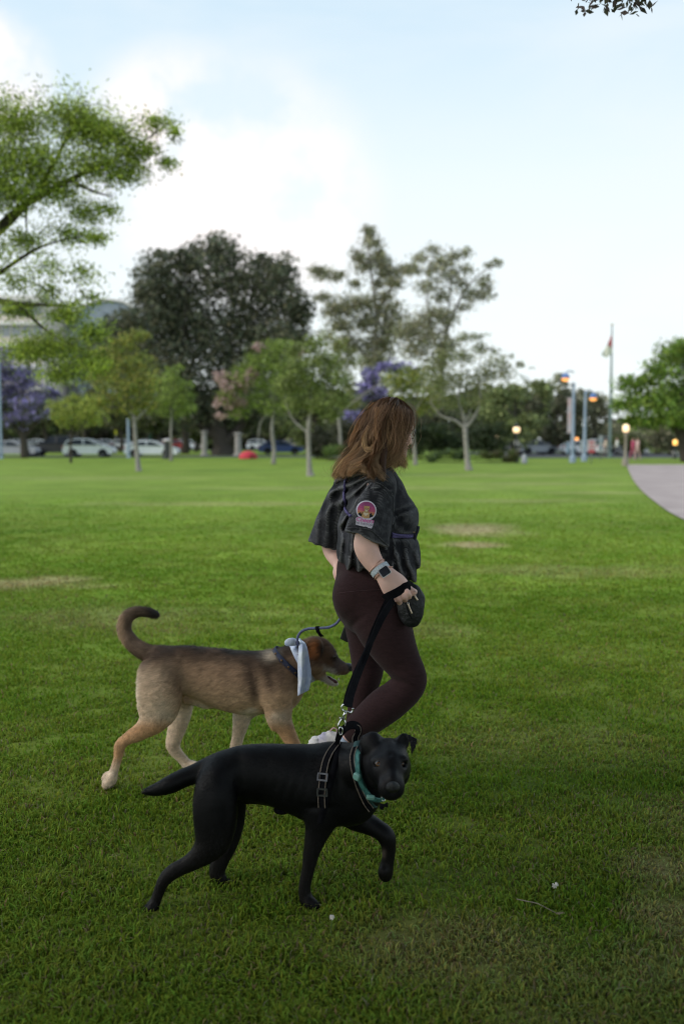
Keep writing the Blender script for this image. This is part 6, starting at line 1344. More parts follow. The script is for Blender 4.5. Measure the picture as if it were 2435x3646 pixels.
    for pts, n_, sp, tn in (
        ([(540, 420, 3.80), (545, 700, 3.775), (560, 950, 3.765), (640, 1120, 3.757), (730, 1230, 3.755), (720, 1330, 3.757)], 130, .0055, G2),
        ([(420, 1130, 3.80), (560, 1160, 3.765), (655, 1240, 3.752), (680, 1360, 3.75), (610, 1450, 3.752), (500, 1440, 3.756), (460, 1370, 3.758)], 150, .0060, G2),
        ([(350, 820, 3.82), (275, 1000, 3.80), (270, 1130, 3.79), (310, 1260, 3.785), (400, 1290, 3.78), (470, 1200, 3.778)], 90, .0045, G3),
        ([(640, 430, 3.80), (590, 620, 3.775), (590, 800, 3.77), (610, 1000, 3.762), (700, 1180, 3.757), (760, 1300, 3.757), (860, 1400, 3.76)], 110, .0045, G1),
        ([(760, 500, 3.775), (740, 760, 3.757), (760, 960, 3.752), (830, 1150, 3.75), (860, 1300, 3.752), (800, 1420, 3.755)], 110, .0050, G2),
        ([(900, 480, 3.78), (900, 760, 3.755), (870, 980, 3.75), (900, 1160, 3.75), (960, 1300, 3.757), (930, 1450, 3.76)], 110, .0050, G1),
        ([(1040, 620, 3.79), (1090, 800, 3.782), (1020, 960, 3.78), (970, 1120, 3.778), (980, 1280, 3.78), (1040, 1340, 3.79)], 60, .0040, G2),
        ([(1000, 1200, 3.775), (960, 1350, 3.775), (1010, 1480, 3.775), (1090, 1560, 3.78), (1100, 1640, 3.785)], 80, .0075, G3),
        ([(900, 1300, 3.76), (880, 1450, 3.76), (900, 1560, 3.765), (860, 1680, 3.77)], 50, .006, G3),
        ([(160, 1150, 3.86), (20, 1350, 3.86), (-110, 1490, 3.86), (-210, 1620, 3.87), (-290, 1740, 3.87), (-325, 1850, 3.88)], 150, .0070, G3),
        ([(220, 1250, 3.83), (60, 1440, 3.83), (-60, 1550, 3.83), (-120, 1670, 3.83), (-190, 1790, 3.83)], 120, .0065, G2),
        ([(380, 1350, 3.80), (210, 1490, 3.80), (110, 1570, 3.80), (40, 1650, 3.80), (-20, 1750, 3.80)], 90, .0050, G3),
        ([(520, 1430, 3.775), (370, 1500, 3.775), (230, 1560, 3.775), (130, 1630, 3.78), (40, 1710, 3.785), (-50, 1800, 3.79)], 90, .0050, G2),
        ([(640, 1420, 3.76), (520, 1480, 3.762), (390, 1530, 3.765), (280, 1575, 3.768), (190, 1640, 3.77)], 80, .0045, G3),
        ([(760, 1420, 3.757), (680, 1520, 3.76), (560, 1560, 3.762), (420, 1570, 3.765), (270, 1590, 3.77)], 80, .0045, G3),
        ([(770, 640, 3.765), (775, 900, 3.757), (790, 1120, 3.757), (780, 1300, 3.758), (700, 1420, 3.76), (600, 1500, 3.762)], 190, .0080, (.24, .13, .075)),
        ([(830, 1000, 3.757), (840, 1200, 3.757), (800, 1380, 3.758), (760, 1520, 3.762)], 120, .0080, (.24, .13, .075)),
        ([(480, 330, 3.90), (330, 520, 3.90), (180, 760, 3.89), (90, 940, 3.89), (20, 1080, 3.89), (0, 1180, 3.89), (60, 1260, 3.88)], 90, .0070, G2)):
        parts.append(curl(pts, n_, sp, tn))
    # cap of hair under the strands so that no scalp shows
    hf = Field(.006)
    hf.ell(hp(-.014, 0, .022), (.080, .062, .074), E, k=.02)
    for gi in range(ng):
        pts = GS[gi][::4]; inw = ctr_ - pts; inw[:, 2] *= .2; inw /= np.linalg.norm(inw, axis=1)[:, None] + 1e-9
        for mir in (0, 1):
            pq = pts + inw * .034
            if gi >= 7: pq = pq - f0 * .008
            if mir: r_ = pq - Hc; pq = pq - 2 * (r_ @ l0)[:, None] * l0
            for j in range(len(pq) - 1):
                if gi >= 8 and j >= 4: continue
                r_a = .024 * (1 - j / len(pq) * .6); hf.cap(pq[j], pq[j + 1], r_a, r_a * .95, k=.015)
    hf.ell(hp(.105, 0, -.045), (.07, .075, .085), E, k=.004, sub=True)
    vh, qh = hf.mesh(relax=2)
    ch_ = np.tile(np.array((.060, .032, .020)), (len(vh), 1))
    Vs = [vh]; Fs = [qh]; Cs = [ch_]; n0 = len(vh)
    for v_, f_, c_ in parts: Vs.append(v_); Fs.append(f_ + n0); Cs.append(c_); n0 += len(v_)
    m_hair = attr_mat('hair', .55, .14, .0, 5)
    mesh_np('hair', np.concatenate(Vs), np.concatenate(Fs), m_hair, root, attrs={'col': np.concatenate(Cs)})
    # a loose wisp in front of the face and one curl above the forehead
    ws = M()
    for k_ in range(7):
        j = lambda: rs.randn() * 7
        ws.tube([Vector(p_) for p_ in spline([tuple(H(x + j(), y + j(), D)) for x, y, D in ((1200, 470, 3.88), (1290, 600, 3.88), (1300, 800, 3.87), (1285, 980, 3.86), (1300, 1120, 3.86), (1260, 1220, 3.86), (1180, 1265, 3.86))], 5)], .0006, 4)
    for k_ in range(5):
        j = lambda: rs.randn() * 9
        ws.tube([Vector(p_) for p_ in spline([tuple(H(x + j(), y + j(), D)) for x, y, D in ((1080, 380, 3.90), (1170, 325, 3.90), (1270, 380, 3.90), (1325, 470, 3.90), (1300, 560, 3.89))], 5)], .00045, 4)
    o = ws.build('loose_strands', mat('loose_hair', (.30, .19, .12), (.22, .14, .09), 60, .4), root, smooth=True)
    return root, sbv, legbv, bodybv
wroot, shirt_bv, leg_bv, wbody_bv = woman()

# ---------------- things she wears over her clothes or holds: the rope leash, the belt bag, the black leash
def rope_leash():
    A = Crop(1050, 1400, .3406); e = Crop(1000, 2200, .1913); G = Crop(1050, 2000, .3508)
    m_r = mat('purple_rope', (.16, .13, .34), (.06, .05, .15), 260, .7, .5, 900, detail=1); m_b = mat('blue_rope', (.17, .20, .36), (.08, .09, .19), 260, .7, .5, 900, detail=1)
    root = empty('rope_leash', at(1150, 2450, 4.1), 'purple-blue rope leash worn across the back and chest, running to the tan dog', 'leash')
    r_ = M()
    hs = hits(shirt_bv, A, [(575, 765), (545, 850), (528, 950), (518, 1060), (520, 1150), (532, 1220), (570, 1270), (590, 1290)], .003, 6)
    r_.tube([p for p, _ in hs], .0055, 8)
    r_.build('back_loop', m_r, root, smooth=True)
    for off in (-16, 12):
        q_ = M(); hs = hits(shirt_bv, A, [(1004, 1484 + off), (1060, 1490 + off), (1120, 1494 + off), (1190, 1500 + off * .9), (1230, 1490)], .004, 5)
        if len(hs) > 3: q_.tube([p for p, _ in hs], .0052, 8); q_.build('chest_loop', m_r, root, smooth=True)
    p0 = Vector(A(1222, 1478, 3.80)); q_ = M(); q_.tube([p0 + Vector((.013 * math.cos(a) + .004, 0, .010 * math.sin(a))) for a in np.linspace(0, 2 * PI, 18)[:-1]], .0018, 6, closed=True); q_.build('ring', mat('brass', (.70, .55, .36), (.6, .45, .28), 60, .3, metal=.9), root, smooth=True)
    q_ = M(); q_.tube([Vector(A(x, y, 3.80)) for x, y in ((1290, 1390), (1280, 1440), (1262, 1475), (1250, 1530), (1250, 1590), (1245, 1640))], [.006, .006, .007, .0065, .006, .005], 8); q_.build('knot_tail', mat('dark_rope', (.04, .04, .07), (.02, .02, .035), 200, .8, .5, 900), root, smooth=True)
    q_ = M(); q_.tube([Vector(p_) for p_ in spline([tuple(x) for x in (e(312, 500, 4.13), e(305, 420, 4.12), e(325, 330, 4.12), e(390, 250, 4.12), e(500, 205, 4.12), e(640, 193, 4.11), e(780, 188, 4.10), e(900, 172, 4.09), e(1010, 120, 4.07), e(1080, 50, 4.06), e(1120, -40, 4.05), G(480, 440, 4.03), G(520, 300, 4.07), G(490, 120, 4.06), G(455, 0, 4.02))], 6)], .0058, 9)
    q_.build('rope', m_b, root, smooth=True)
    q_ = M(); q_.tube([Vector(e(305, 440, 4.13)), Vector(e(308, 490, 4.13))], [.009, .008], 9); q_.build('ferrule', mat('dark_rope', (.04, .04, .07), None, 200, .8), root, smooth=True)
    q_ = M(); q_.tube([Vector(e(650, 192, 4.11)), Vector(e(715, 190, 4.105))], [.0085, .0085], 10)
    for pts in (((680, 210), (690, 270), (720, 320), (760, 355)), ((690, 215), (715, 270), (745, 310), (795, 345)), ((670, 205), (672, 250), (700, 290))):
        q_.tube([Vector(e(x, y, 4.09)) for x, y in pts], [.0065, .005, .004, .003][:len(pts)], 6)
    q_.build('cord_tie', m_web_black, root, smooth=True)
rope_leash()
def belt_bag():
    G = Crop(1050, 2000, .3508)
    root = empty('belt_bag', G(1180, 430, 3.72), 'small black pouch bag with two zip pulls at the front of her hip', 'bag')
    f = Field(.0045); f.chain(G, [(1215, 290, 3.74, 60, .8), (1190, 400, 3.73, 112, .6), (1175, 500, 3.73, 108, .6), (1195, 580, 3.73, 72, .6)], k=.02, fd=np.array((0, 1., 0)))
    f.chain(G, [(1100, 300, 3.76, 50, .8), (1110, 420, 3.75, 60, .7), (1130, 520, 3.75, 60, .7), (1170, 590, 3.75, 50, .6)], k=.02, fd=np.array((0, 1., 0)))
    f.chain(G, [(1000, 210, 3.78, 26), (1080, 230, 3.77, 40), (1160, 250, 3.76, 50)], k=.02)
    V, Fq = f.mesh(disp=lambda P: (fbm(P * 30, 3, 3) - .5) * .010)
    mesh_np('pouch', V, Fq, mat('black_nylon', (.014, .015, .019), (.008, .009, .011), 30, .6, .5, 120), root); bv = bvh(V, Fq)
    for pts, w_ in ((((1205, 325), (1220, 360), (1240, 392)), .0042), (((1150, 425), (1165, 470), (1188, 525)), .0030)):
        q_ = M(); hs = hits(bv, G, pts, .003, 4)
        if len(hs) > 2: q_.tube([p for p, _ in hs], w_, 6); q_.build('zip_pull', mat('pale_brass', (.75, .60, .48), (.62, .48, .36), 60, .35, metal=.7), root, smooth=True)
    p_, n_ = hit(bv, G, 1151, 425, .004); q_ = M(); q_.tube([p_ + Vector((.004 * math.cos(a), 0, .005 * math.sin(a))) for a in np.linspace(0, 2 * PI, 12)[:-1]], .0010, 5, closed=True); q_.build('zip_ring', m_chrome, root, smooth=True)
    hs = hits(bv, G, [(1130, 330), (1125, 400), (1145, 500), (1185, 580)], .001, 5); V2, F2 = tube_np([p for p, _ in hs], .0016, 5); mesh_np('zip', V2, F2, m_web_black, root)
    # strap round the waist, under the shirt hem
    lp = loop_on(leg_bv, G(740, -40, 3.92), Vector((.15, 0, 1)), .000, lim=.22); V2, F2 = band(lp, Vector((.15, 0, 1)), .02, .003); mesh_np('waist_strap', V2, F2, m_web_black, root)
    # waste-bag holder / dark cloth hanging behind the far hip
    r2 = empty('treat_pouch', G(500, 700, 4.10), 'small dark cloth pouch hanging behind her far hip', 'pouch')
    f = Field(.004); f.plate(G, [(515, 620), (545, 640), (560, 820), (525, 822), (452, 782)], 4.09, .012, k=.004); V, Fq = f.mesh(disp=lambda P: (fbm(P * 30, 2, 3) - .5) * .005); mesh_np('cloth', V, Fq, mat('dark_cloth', (.03, .032, .03), (.015, .016, .016), 30, .9), r2)
    q_ = M(); q_.tube([Vector(G(530, 640, 4.09)), Vector(G(540, 500, 4.08)), Vector(G(560, 350, 4.05))], .003, 6); q_.build('cord', m_web_black, r2, smooth=True)
belt_bag()
def black_leash():
    G = Crop(1050, 2000, .3508); B = Crop(1200, 1750, .2232); d = Crop(1000, 2450, .2551)
    root = empty('webbing_leash', G(780, 900, 3.5), 'black flat webbing leash with silver clip going down to the black dog', 'leash')
    # loop over the back of the hand
    hs = hits(wbody_bv, B, [(790, 1690), (860, 1650), (940, 1610), (1020, 1570), (1090, 1530), (1130, 1500)], .003, 6)
    for _ in range(3): hs = [hs[0]] + [((hs[i - 1][0] + hs[i][0] * 2 + hs[i + 1][0]) / 4, (hs[i - 1][1] + hs[i][1] + hs[i + 1][1]).normalized()) for i in range(1, len(hs) - 1)] + [hs[-1]]
    nav = sum((h[1] for h in hs), Vector()).normalized(); hs = [(h[0], (h[1] * .25 + nav * .75).normalized()) for h in hs]
    bk = hs[-1][0]; fr_ = hs[0][0]
    P = [fr_ + Vector((-.004, .02, -.006)), *[h[0] for h in hs], bk + Vector((.006, .02, 0))]
    Nn = [hs[0][1]] + [h[1] for h in hs] + [hs[-1][1]]
    V2, F2 = strap(list(zip(P, Nn)), .031, .003); mesh_np('hand_loop', V2, F2, m_web_black, root, smooth=False)
    # the run down to the clip: two layers of webbing with one twist
    def run(name, pts, twist, w_):
        S = spline([tuple(G(x, y, D)) for x, y, D in pts], 7); hs_ = []; wl = []
        for i, p in enumerate(S):
            t_ = i / (len(S) - 1); a = np.interp(t_, [q[0] for q in twist], [q[1] for q in twist]); hs_.append((Vector(p), Vector((math.sin(a), -math.cos(a), .1)).normalized())); wl.append(w_)
        V2, F2 = strap(hs_, wl, .003); mesh_np(name, V2, F2, m_web_black, root, smooth=False)
    run('strap', [(1010, 385, 3.62), (960, 440, 3.56), (880, 570, 3.50), (810, 720, 3.46), (755, 850, 3.42), (690, 1010, 3.38), (620, 1190, 3.30), (565, 1350, 3.22), (540, 1475, 3.16)], [(0, .2), (.3, .5), (.45, 1.1), (.6, .5), (1, 0)], .026)
    run('strap', [(940, 400, 3.63), (880, 520, 3.57), (820, 650, 3.50), (765, 800, 3.45), (700, 960, 3.40), (610, 1160, 3.33), (545, 1340, 3.25), (515, 1470, 3.18)], [(0, -.3), (.3, .2), (.5, -.8), (.7, -.3), (1, 0)], .022)
    # silver swivel clip
    def dd(x, y, D=3.11): return Vector(d(x, y, D))
    q_ = M(); q_.tube([Vector(p_) for p_ in spline([tuple(dd(*p_)) for p_ in ((875, 225), (850, 260), (858, 305), (900, 322), (940, 330), (975, 345), (1000, 320), (1005, 280))], 5)], .0030, 8); q_.build('clip_yoke', m_chrome, root, smooth=True)
    q_ = M(); q_.tube([dd(905, 335), dd(885, 370), dd(855, 440)], [.0045, .0040, .0034], 8)
    q_.tube([Vector(p_) for p_ in spline([tuple(dd(*p_)) for p_ in ((855, 430), (825, 470), (800, 530), (812, 560), (850, 565), (890, 540), (898, 490), (880, 440), (885, 400))], 5)], [.0032] * 41, 8); q_.tube([dd(822, 410), dd(835, 430)], [.0028, .0028], 8)
    q_.build('clip', m_chrome, root, smooth=True)
black_leash()
# ============================================================ far things: vehicles, lights, signs, flag, building, people
m_tyre = mat('tyre_rubber', (.02, .02, .022), (.014, .014, .015), 30, .85)
m_rim = mat('alloy_rim', (.35, .35, .37), (.22, .22, .24), 20, .4, metal=.7)
m_glass = mat('car_glass', (.03, .036, .045), (.02, .025, .03), 4, .25, spec=.3)
def paint(n, c): return mat('paint_' + n, c, tuple(x * .93 for x in c), 3, .28, spec=.6)
P_WHITE = paint('white', (.78, .79, .80)); P_SILVER = paint('silver', (.42, .43, .46)); P_BLACK = paint('black', (.018, .018, .02)); P_BLUE = paint('blue', (.05, .09, .28)); P_RED = paint('red', (.35, .03, .03)); P_GREY = paint('grey', (.16, .17, .19)); P_SAND = paint('sand', (.50, .44, .38))
m_tail = mat('tail_lamp_red', (.45, .02, .02), (.3, .015, .015), 20, .3); m_head = mat('head_lamp_clear', (.75, .76, .78), (.55, .56, .58), 20, .15)
CARS = {}
def car_mesh(kind):
    """side profile lofted across the width with tumblehome; local x forward"""
    if kind == 'sedan': L_, H_, W_ = 4.75, 1.43, 1.82; low = [(-2.36, .42), (-2.34, .78), (-2.20, .96), (-1.55, 1.02), (1.05, .98), (1.95, .84), (2.30, .66), (2.37, .42), (2.2, .26), (-2.2, .26)]; gh = [(-1.95, 1.00), (-1.15, 1.36), (-.45, 1.43), (.15, 1.38), (1.15, .97)]
    elif kind == 'hatch': L_, H_, W_ = 4.4, 1.6, 1.84; low = [(-2.18, .45), (-2.2, .85), (-2.05, 1.04), (-1.3, 1.06), (.95, 1.03), (1.75, .92), (2.12, .74), (2.2, .45), (2.05, .28), (-2.05, .28)]; gh = [(-2.02, 1.04), (-1.75, 1.46), (-.9, 1.60), (.05, 1.57), (1.05, 1.02)]
    else: L_, H_, W_ = 4.9, 1.85, 1.95; low = [(-2.42, .5), (-2.45, .95), (-2.42, 1.18), (-1.3, 1.2), (1.0, 1.18), (1.95, 1.1), (2.38, .95), (2.45, .5), (2.3, .36), (-2.3, .36)]; gh = [(-2.38, 1.18), (-2.25, 1.74), (-1.2, 1.85), (.2, 1.82), (.98, 1.17)]
    b = M(); n = len(low)
    def sect(y, s, inset): return [(x * s, y, z) for x, z in low]
    rows = [(-W_ / 2 + .06, .985), (-W_ / 2, .995), (-W_ / 2 + .02, 1), (0, 1.004), (W_ / 2 - .02, 1), (W_ / 2, .995), (W_ / 2 - .06, .985)]
    V = []; F = []
    for y, s in rows: V += [(x * s, y, z - (.05 if abs(y) > W_ / 2 - .07 and z > .8 and abs(y) < W_ / 2 - .03 else 0)) for x, z in low]
    for i in range(len(rows) - 1):
        for j in range(n): F.append((i * n + j, i * n + (j + 1) % n, (i + 1) * n + (j + 1) % n, (i + 1) * n + j))
    F += [tuple(range(n))[::-1], tuple((len(rows) - 1) * n + j for j in range(n))]; b.add(V, F)
    # roof shell and pillars over the glass
    g = len(gh); top = [p for p in gh[1:-1]]; V = []; F = []
    for y in (-W_ / 2 + .24, -W_ / 2 + .30, W_ / 2 - .30, W_ / 2 - .24): V += [(x, y, z + (.012 if abs(y) < W_ / 2 - .27 else -.015)) for x, z in top] + [(x * .98, y, z - .05) for x, z in top[::-1]]
    m_ = 2 * len(top)
    for i in range(3):
        for j in range(m_): F.append((i * m_ + j, i * m_ + (j + 1) % m_, (i + 1) * m_ + (j + 1) % m_, (i + 1) * m_ + j))
    F += [tuple(range(m_))[::-1], tuple(3 * m_ + j for j in range(m_))]; b.add(V, F)
    for s in (-1, 1):
        yb, yt = s * (W_ / 2 - .09), s * (W_ / 2 - .25)
        for (x0, z0), (x1, z1) in ((gh[0], gh[1]), (gh[-1], gh[-2]), ((-.35, gh[0][1]), (-.42, gh[2][1] - .01))): b.tube([(x0, yb, z0), (x1, yt, z1)], .045, 6)
        b.box((1.0, s * (W_ / 2 + .06), gh[-1][1] + .06), (.12, .16, .12))
    gl = M(); V = []; F = []
    for s, in ((-1,), (1,)): V += [(x, s * (W_ / 2 - (.10 if i in (0, g - 1) else .27)), z - .005) for i, (x, z) in enumerate(gh)]
    for j in range(g - 1): F.append((j, j + 1, g + j + 1, g + j))
    F += [tuple(range(g))[::-1], tuple(g + j for j in range(g))]; gl.add(V, F)
    wh = []
    for x in (-L_ * .29, L_ * .30):
        for s in (-1, 1):
            r = .33 if kind != 'suv' else .39
            t_ = M(); k = 22; prof = [(r * .62, -.1), (r * .96, -.11), (r, -.07), (r, .07), (r * .96, .11), (r * .62, .1)]
            V = [(q * math.cos(2 * PI * i / k), yy, q * math.sin(2 * PI * i / k)) for q, yy in prof for i in range(k)]; F = [(a * k + i, a * k + (i + 1) % k, (a + 1) % 6 * k + (i + 1) % k, (a + 1) % 6 * k + i) for a in range(6) for i in range(k)]; t_.add(V, F)
            rm = M(); V = [(0, s * .085, 0)] + [(r * .62 * math.cos(2 * PI * i / k), s * .10, r * .62 * math.sin(2 * PI * i / k)) for i in range(k)] + [(r * .62 * math.cos(2 * PI * i / k), -s * .05, r * .62 * math.sin(2 * PI * i / k)) for i in range(k)]
            rm.add(V, [(0, 1 + i, 1 + (i + 1) % k) for i in range(k)] + [(1 + i, 1 + (i + 1) % k, 1 + k + (i + 1) % k, 1 + k + i) for i in range(k)] + [tuple(range(1 + k, 1 + 2 * k))]); wh.append(((x, s * (W_ / 2 - .10), r), t_, rm))
    arch = []
    for x in (-L_ * .29, L_ * .30):
        for s in (-1, 1):
            r = (.33 if kind != 'suv' else .39) + .07; V = [(x + r * math.cos(a), s * (W_ / 2 + .006), (r - .07) + r * math.sin(a)) for a in np.linspace(-.35, PI + .35, 16)]; V2 = [(a, c - s * .25, d) for a, c, d in V]; aq = M(); arch.append(aq); aq.add(V + V2, [tuple(range(16)), tuple(range(31, 15, -1))] + [(i, i + 1, 17 + i, 16 + i) for i in range(15)])
    return b, gl, wh, arch, L_, W_, low
def car(kind, x, D, rz, pm, label, name='parked_car', cat='car', group='cars parked along the street'):
    key = kind
    if key not in CARS:
        b, gl, wh, arch, L_, W_, low = car_mesh(kind); root = empty(name, (0, 0, 0), label, cat, group)
        b.build('body', pm, root, local=True); o = gl.build('windows', m_glass, root, local=True); [q.build('wheel_arch', m_tyre, root, local=True) for q in arch]
        for p, t_, rm in wh:
            w_ = t_.build('wheel', m_tyre, root, smooth=True, local=True, auto=40); w_.location = p; r_ = rm.build('rim', m_rim, w_, local=True)
        for s in (-1, 1):
            h_ = M(); h_.box((low[6][0] - .05, s * (W_ / 2 - .26), low[6][1] + .04), (.14, .42, .14)); h_.build('headlight', m_head, root, local=True)
            h_ = M(); h_.box((low[1][0] + .05, s * (W_ / 2 - .16), low[1][1] + .06), (.12, .30, .16)); h_.build('taillight', m_tail, root, local=True)
        CARS[key] = root; first = True
    else:
        src = CARS[key]; first = False
        def cp(o, par=None):
            c = o.copy(); COL.objects.link(c); c.parent = par
            for ch in [q for q in SRC_KIDS[o.name]]: cp(ch, c)
            return c
        SRC_KIDS = {}
        def reg(o):
            SRC_KIDS[o.name] = list(o.children)
            for q in o.children: reg(q)
        reg(src); root = cp(src)
    root.location = (x, D, .004); root.rotation_euler = (0, 0, rz); tag(root, label, cat, group)
    body = [q for q in root.children if q.name.startswith('body')][0]
    body.material_slots[0].link = 'OBJECT'; body.material_slots[0].material = pm
    root.name = name; return root
bpy.context.view_layer.update()
X = lambda px, D: at(px, 1600, D).x
car('sedan', X(45, 90), 90, 0, P_SILVER, 'silver car at the left edge, in front of the jacaranda')
car('suv', X(196, 92), 92, PI, P_BLACK, 'black off-roader with a red tail lamp, between the silver car and the white hatchback')
car('hatch', X(321, 87.5), 87.5, 0, P_WHITE, 'white hatchback partly behind the small yellow-green tree')
car('sedan', X(543, 88), 88, 0, P_WHITE, 'second white car, low saloon behind the leaning park tree trunk')
GC = 'cars standing in the car park behind the lawn'
lot = [('hatch', 1805, 88, .5, P_SAND, 'sand-coloured car at the left end of the car park, by the small glowing globe'), ('suv', 1850, 92, 1.2, P_WHITE, 'white van-like car just right of the dark lantern post'), ('sedan', 1905, 84, .35, P_SILVER, 'silver car nearest the reddish border'), ('hatch', 1962, 90, .8, P_GREY, 'grey car left of the tall blue poles'), ('sedan', 2005, 86, -.4, P_BLUE, 'blue car at the foot of the taller blue light pole'), ('sedan', 2075, 82, .1, P_WHITE, 'white car between the two blue light poles'), ('hatch', 2140, 88, .6, P_SILVER, 'silver car under the red and white sign'), ('suv', 2168, 80, 1.4, P_BLACK, 'black car seen end-on at the foot of the flagpole'), ('sedan', 2215, 78, .15, P_WHITE, 'white car beside the path lantern post')]
for k_, px, D, rz, pm, lb in lot: car(k_, X(px, D + 20), D + 20, rz, pm, lb, group=GC)
far = [(330, P_WHITE, 'white'), (360, P_SILVER, 'silver'), (395, P_WHITE, 'white'), (425, P_BLUE, 'blue'), (450, P_WHITE, 'white'), (500, P_SILVER, 'silver'), (525, P_WHITE, 'white'), (560, P_GREY, 'grey'), (600, P_RED, 'red'), (640, P_WHITE, 'white'), (665, P_SAND, 'sand'), (150, P_WHITE, 'white'), (40, P_SILVER, 'silver'), (85, P_WHITE, 'white'), (930, P_WHITE, 'white'), (1020, P_SAND, 'sand')]
spots_ = {330: 'just right of the white hatchback roof', 360: 'left of the yellow shrub sign', 395: 'below the yellow sign', 425: 'right of the yellow sign', 450: 'left of the blue pole', 500: 'between the blue pole and the leaning trunk', 525: 'just right of the leaning trunk', 560: 'midway between leaning and straight trunks', 600: 'left of the straight slim trunk', 640: 'right of the straight slim trunk', 665: 'nearest the fig trunk on its left', 150: 'above the black off-roader', 40: 'farthest left behind the jacaranda trunk', 85: 'right behind the jacaranda trunk', 930: 'beyond the red tent', 1020: 'between the fig and the low-forked tree'}
for px, pm, cn in far: car('sedan' if px % 2 else 'hatch', X(px, 152), 152 + (px % 3), 0 if px % 4 else PI, pm, cn + ' distant car on the far street, ' + spots_[px], group='distant cars on the far street')

# ---- tall blue light poles
m_bluepole = mat('blue_pole_paint', (.30, .37, .48), (.24, .30, .40), 2, .5); m_bluecap = mat('blue_cap', (.12, .22, .50), (.09, .17, .42), 3, .5)
m_orange = mat('orange_lamp_glow', (1, .45, .15), None, 3, .4, emit=(1, .38, .10), estr=1.1)
m_warm = mat('warm_globe_glow', (1, .8, .55), None, 3, .4, emit=(1, .66, .36), estr=.95); m_amber = mat('amber_globe_glow', (1, .6, .2), None, 3, .4, emit=(1, .52, .12), estr=1.2)
m_post_dark = mat('dark_post', (.04, .045, .045), (.03, .03, .032), 3, .6); m_post_tan = mat('tan_post', (.30, .26, .20), (.22, .19, .15), 3, .7); m_grey = mat('grey_metal', (.35, .36, .38), (.27, .28, .30), 4, .5, metal=.3)
def blue_pole(x, ytop, ylamp, side, D, label, extra=None):
    b = at(x, 1640, D); k = mpp(D); root = empty('light_pole', (b.x, D, 0), label, 'street light', 'tall blue light poles')
    zt = at(x, ytop, D).z; zl = at(x, ylamp, D).z
    q = M(); q.lathe((b.x, D, 0), [(.22, 0), (.22, .35), (.13, .45), (.115, zt * .5), (.09, zt)], 14); q.lathe((b.x, D, zt), [(.10, 0), (.13, .05), (.01, .22)], 12); q.build('pole', m_bluepole, root, smooth=True, auto=40)
    sx = side * .55; q = M(); q.tube([(b.x, D, zl + .45), (b.x + sx * .6, D, zl + .55), (b.x + sx, D, zl + .42)], .05, 8); q.build('arm', m_bluepole, root, smooth=True)
    q = M(); q.lathe((b.x + sx, D, zl), [(.26, .05), (.28, .12), (.22, .30), (.09, .38)], 16); q.build('lamp_cap', m_bluecap, root, smooth=True)
    q = M(); q.lathe((b.x + sx, D, zl - .20), [(.09, .06), (.2, .10), (.255, .20), (.25, .25)], 16); q.build('lamp_glass', m_orange, root, smooth=True)
    return root, b
r1_, b_ = blue_pole(2037, 1372, 1350, -1, 66, 'taller of the two tall blue light poles, with a hanging banner')
q = M(); zb = at(2026, 1430, 66).z; q.box((b_.x - .25, 66, zb - .9), (.24, .03, 2.3)); q.build('banner', mat('banner_cloth', (.58, .36, .34), (.50, .50, .56), 1.2, .8), r1_)
q = M(); q.box((b_.x - .22, 66, zb + .26), (.5, .04, .04)); q.box((b_.x - .22, 66, zb - 2.06), (.5, .04, .04)); q.build('banner_bracket', m_grey, r1_)
q = M(); z2 = at(2040, 1563, 66).z; q.lathe((b_.x + .22, 65.8, z2 - .10), [(.05, 0), (.12, .05), (.12, .15), (.05, .2)], 12); q.build('small_lamp', m_orange, r1_, smooth=True)
blue_pole(2079, 1402, 1420, 1, 70, 'shorter of the two tall blue light poles, lamp on its right')
# ---- globe lantern posts
def lantern(x, y, D, label, r=.21, post=m_post_dark, glow=m_warm, finial=True, base_y=None):
    c = at(x, y, D); root = empty('lantern_post', (c.x, D, 0), label, 'street lamp', 'globe lantern posts in the park')
    q = M(); q.lathe((c.x, D, 0), [(.20, 0), (.20, .3), (.13, .42), (.085, .6), (.075, c.z - .45), (.13, c.z - .32), (.10, c.z - .26), (.15, c.z - .2)], 12); q.build('post', post, root, smooth=True, auto=40)
    q = M(); q.lathe((c.x, D, c.z - .22), [(.11, 0), (r * .92, .10), (r, .24), (r * .86, .38), (r * .45, .46)], 16); q.build('globe', glow, root, smooth=True)
    if finial: q = M(); q.lathe((c.x, D, c.z + .18), [(r * .9, -.01), (r * .55, .10), (.03, .24), (.03, .32), (.005, .38)], 14); q.build('cap', post, root, smooth=True)
    return root
lantern(1838, 1530, 66, 'dark lantern post with a big glowing globe and pointed cap, left of the car park', .23)
lantern(1764, 1556, 84, 'small glowing globe above the bushes, left of the dark lantern post', .20, m_post_tan, finial=False)
lantern(2227, 1526, 57, 'tan lantern post with glowing globe at the corner of the path', .19, m_post_tan, finial=False)
lantern(2402, 1576, 80, 'amber globe lantern near the right edge under the bright tree', .19, glow=m_amber, finial=False)
lantern(1866, 1636, 64, 'low white bollard light on the lawn edge', .10, m_grey, finial=False)
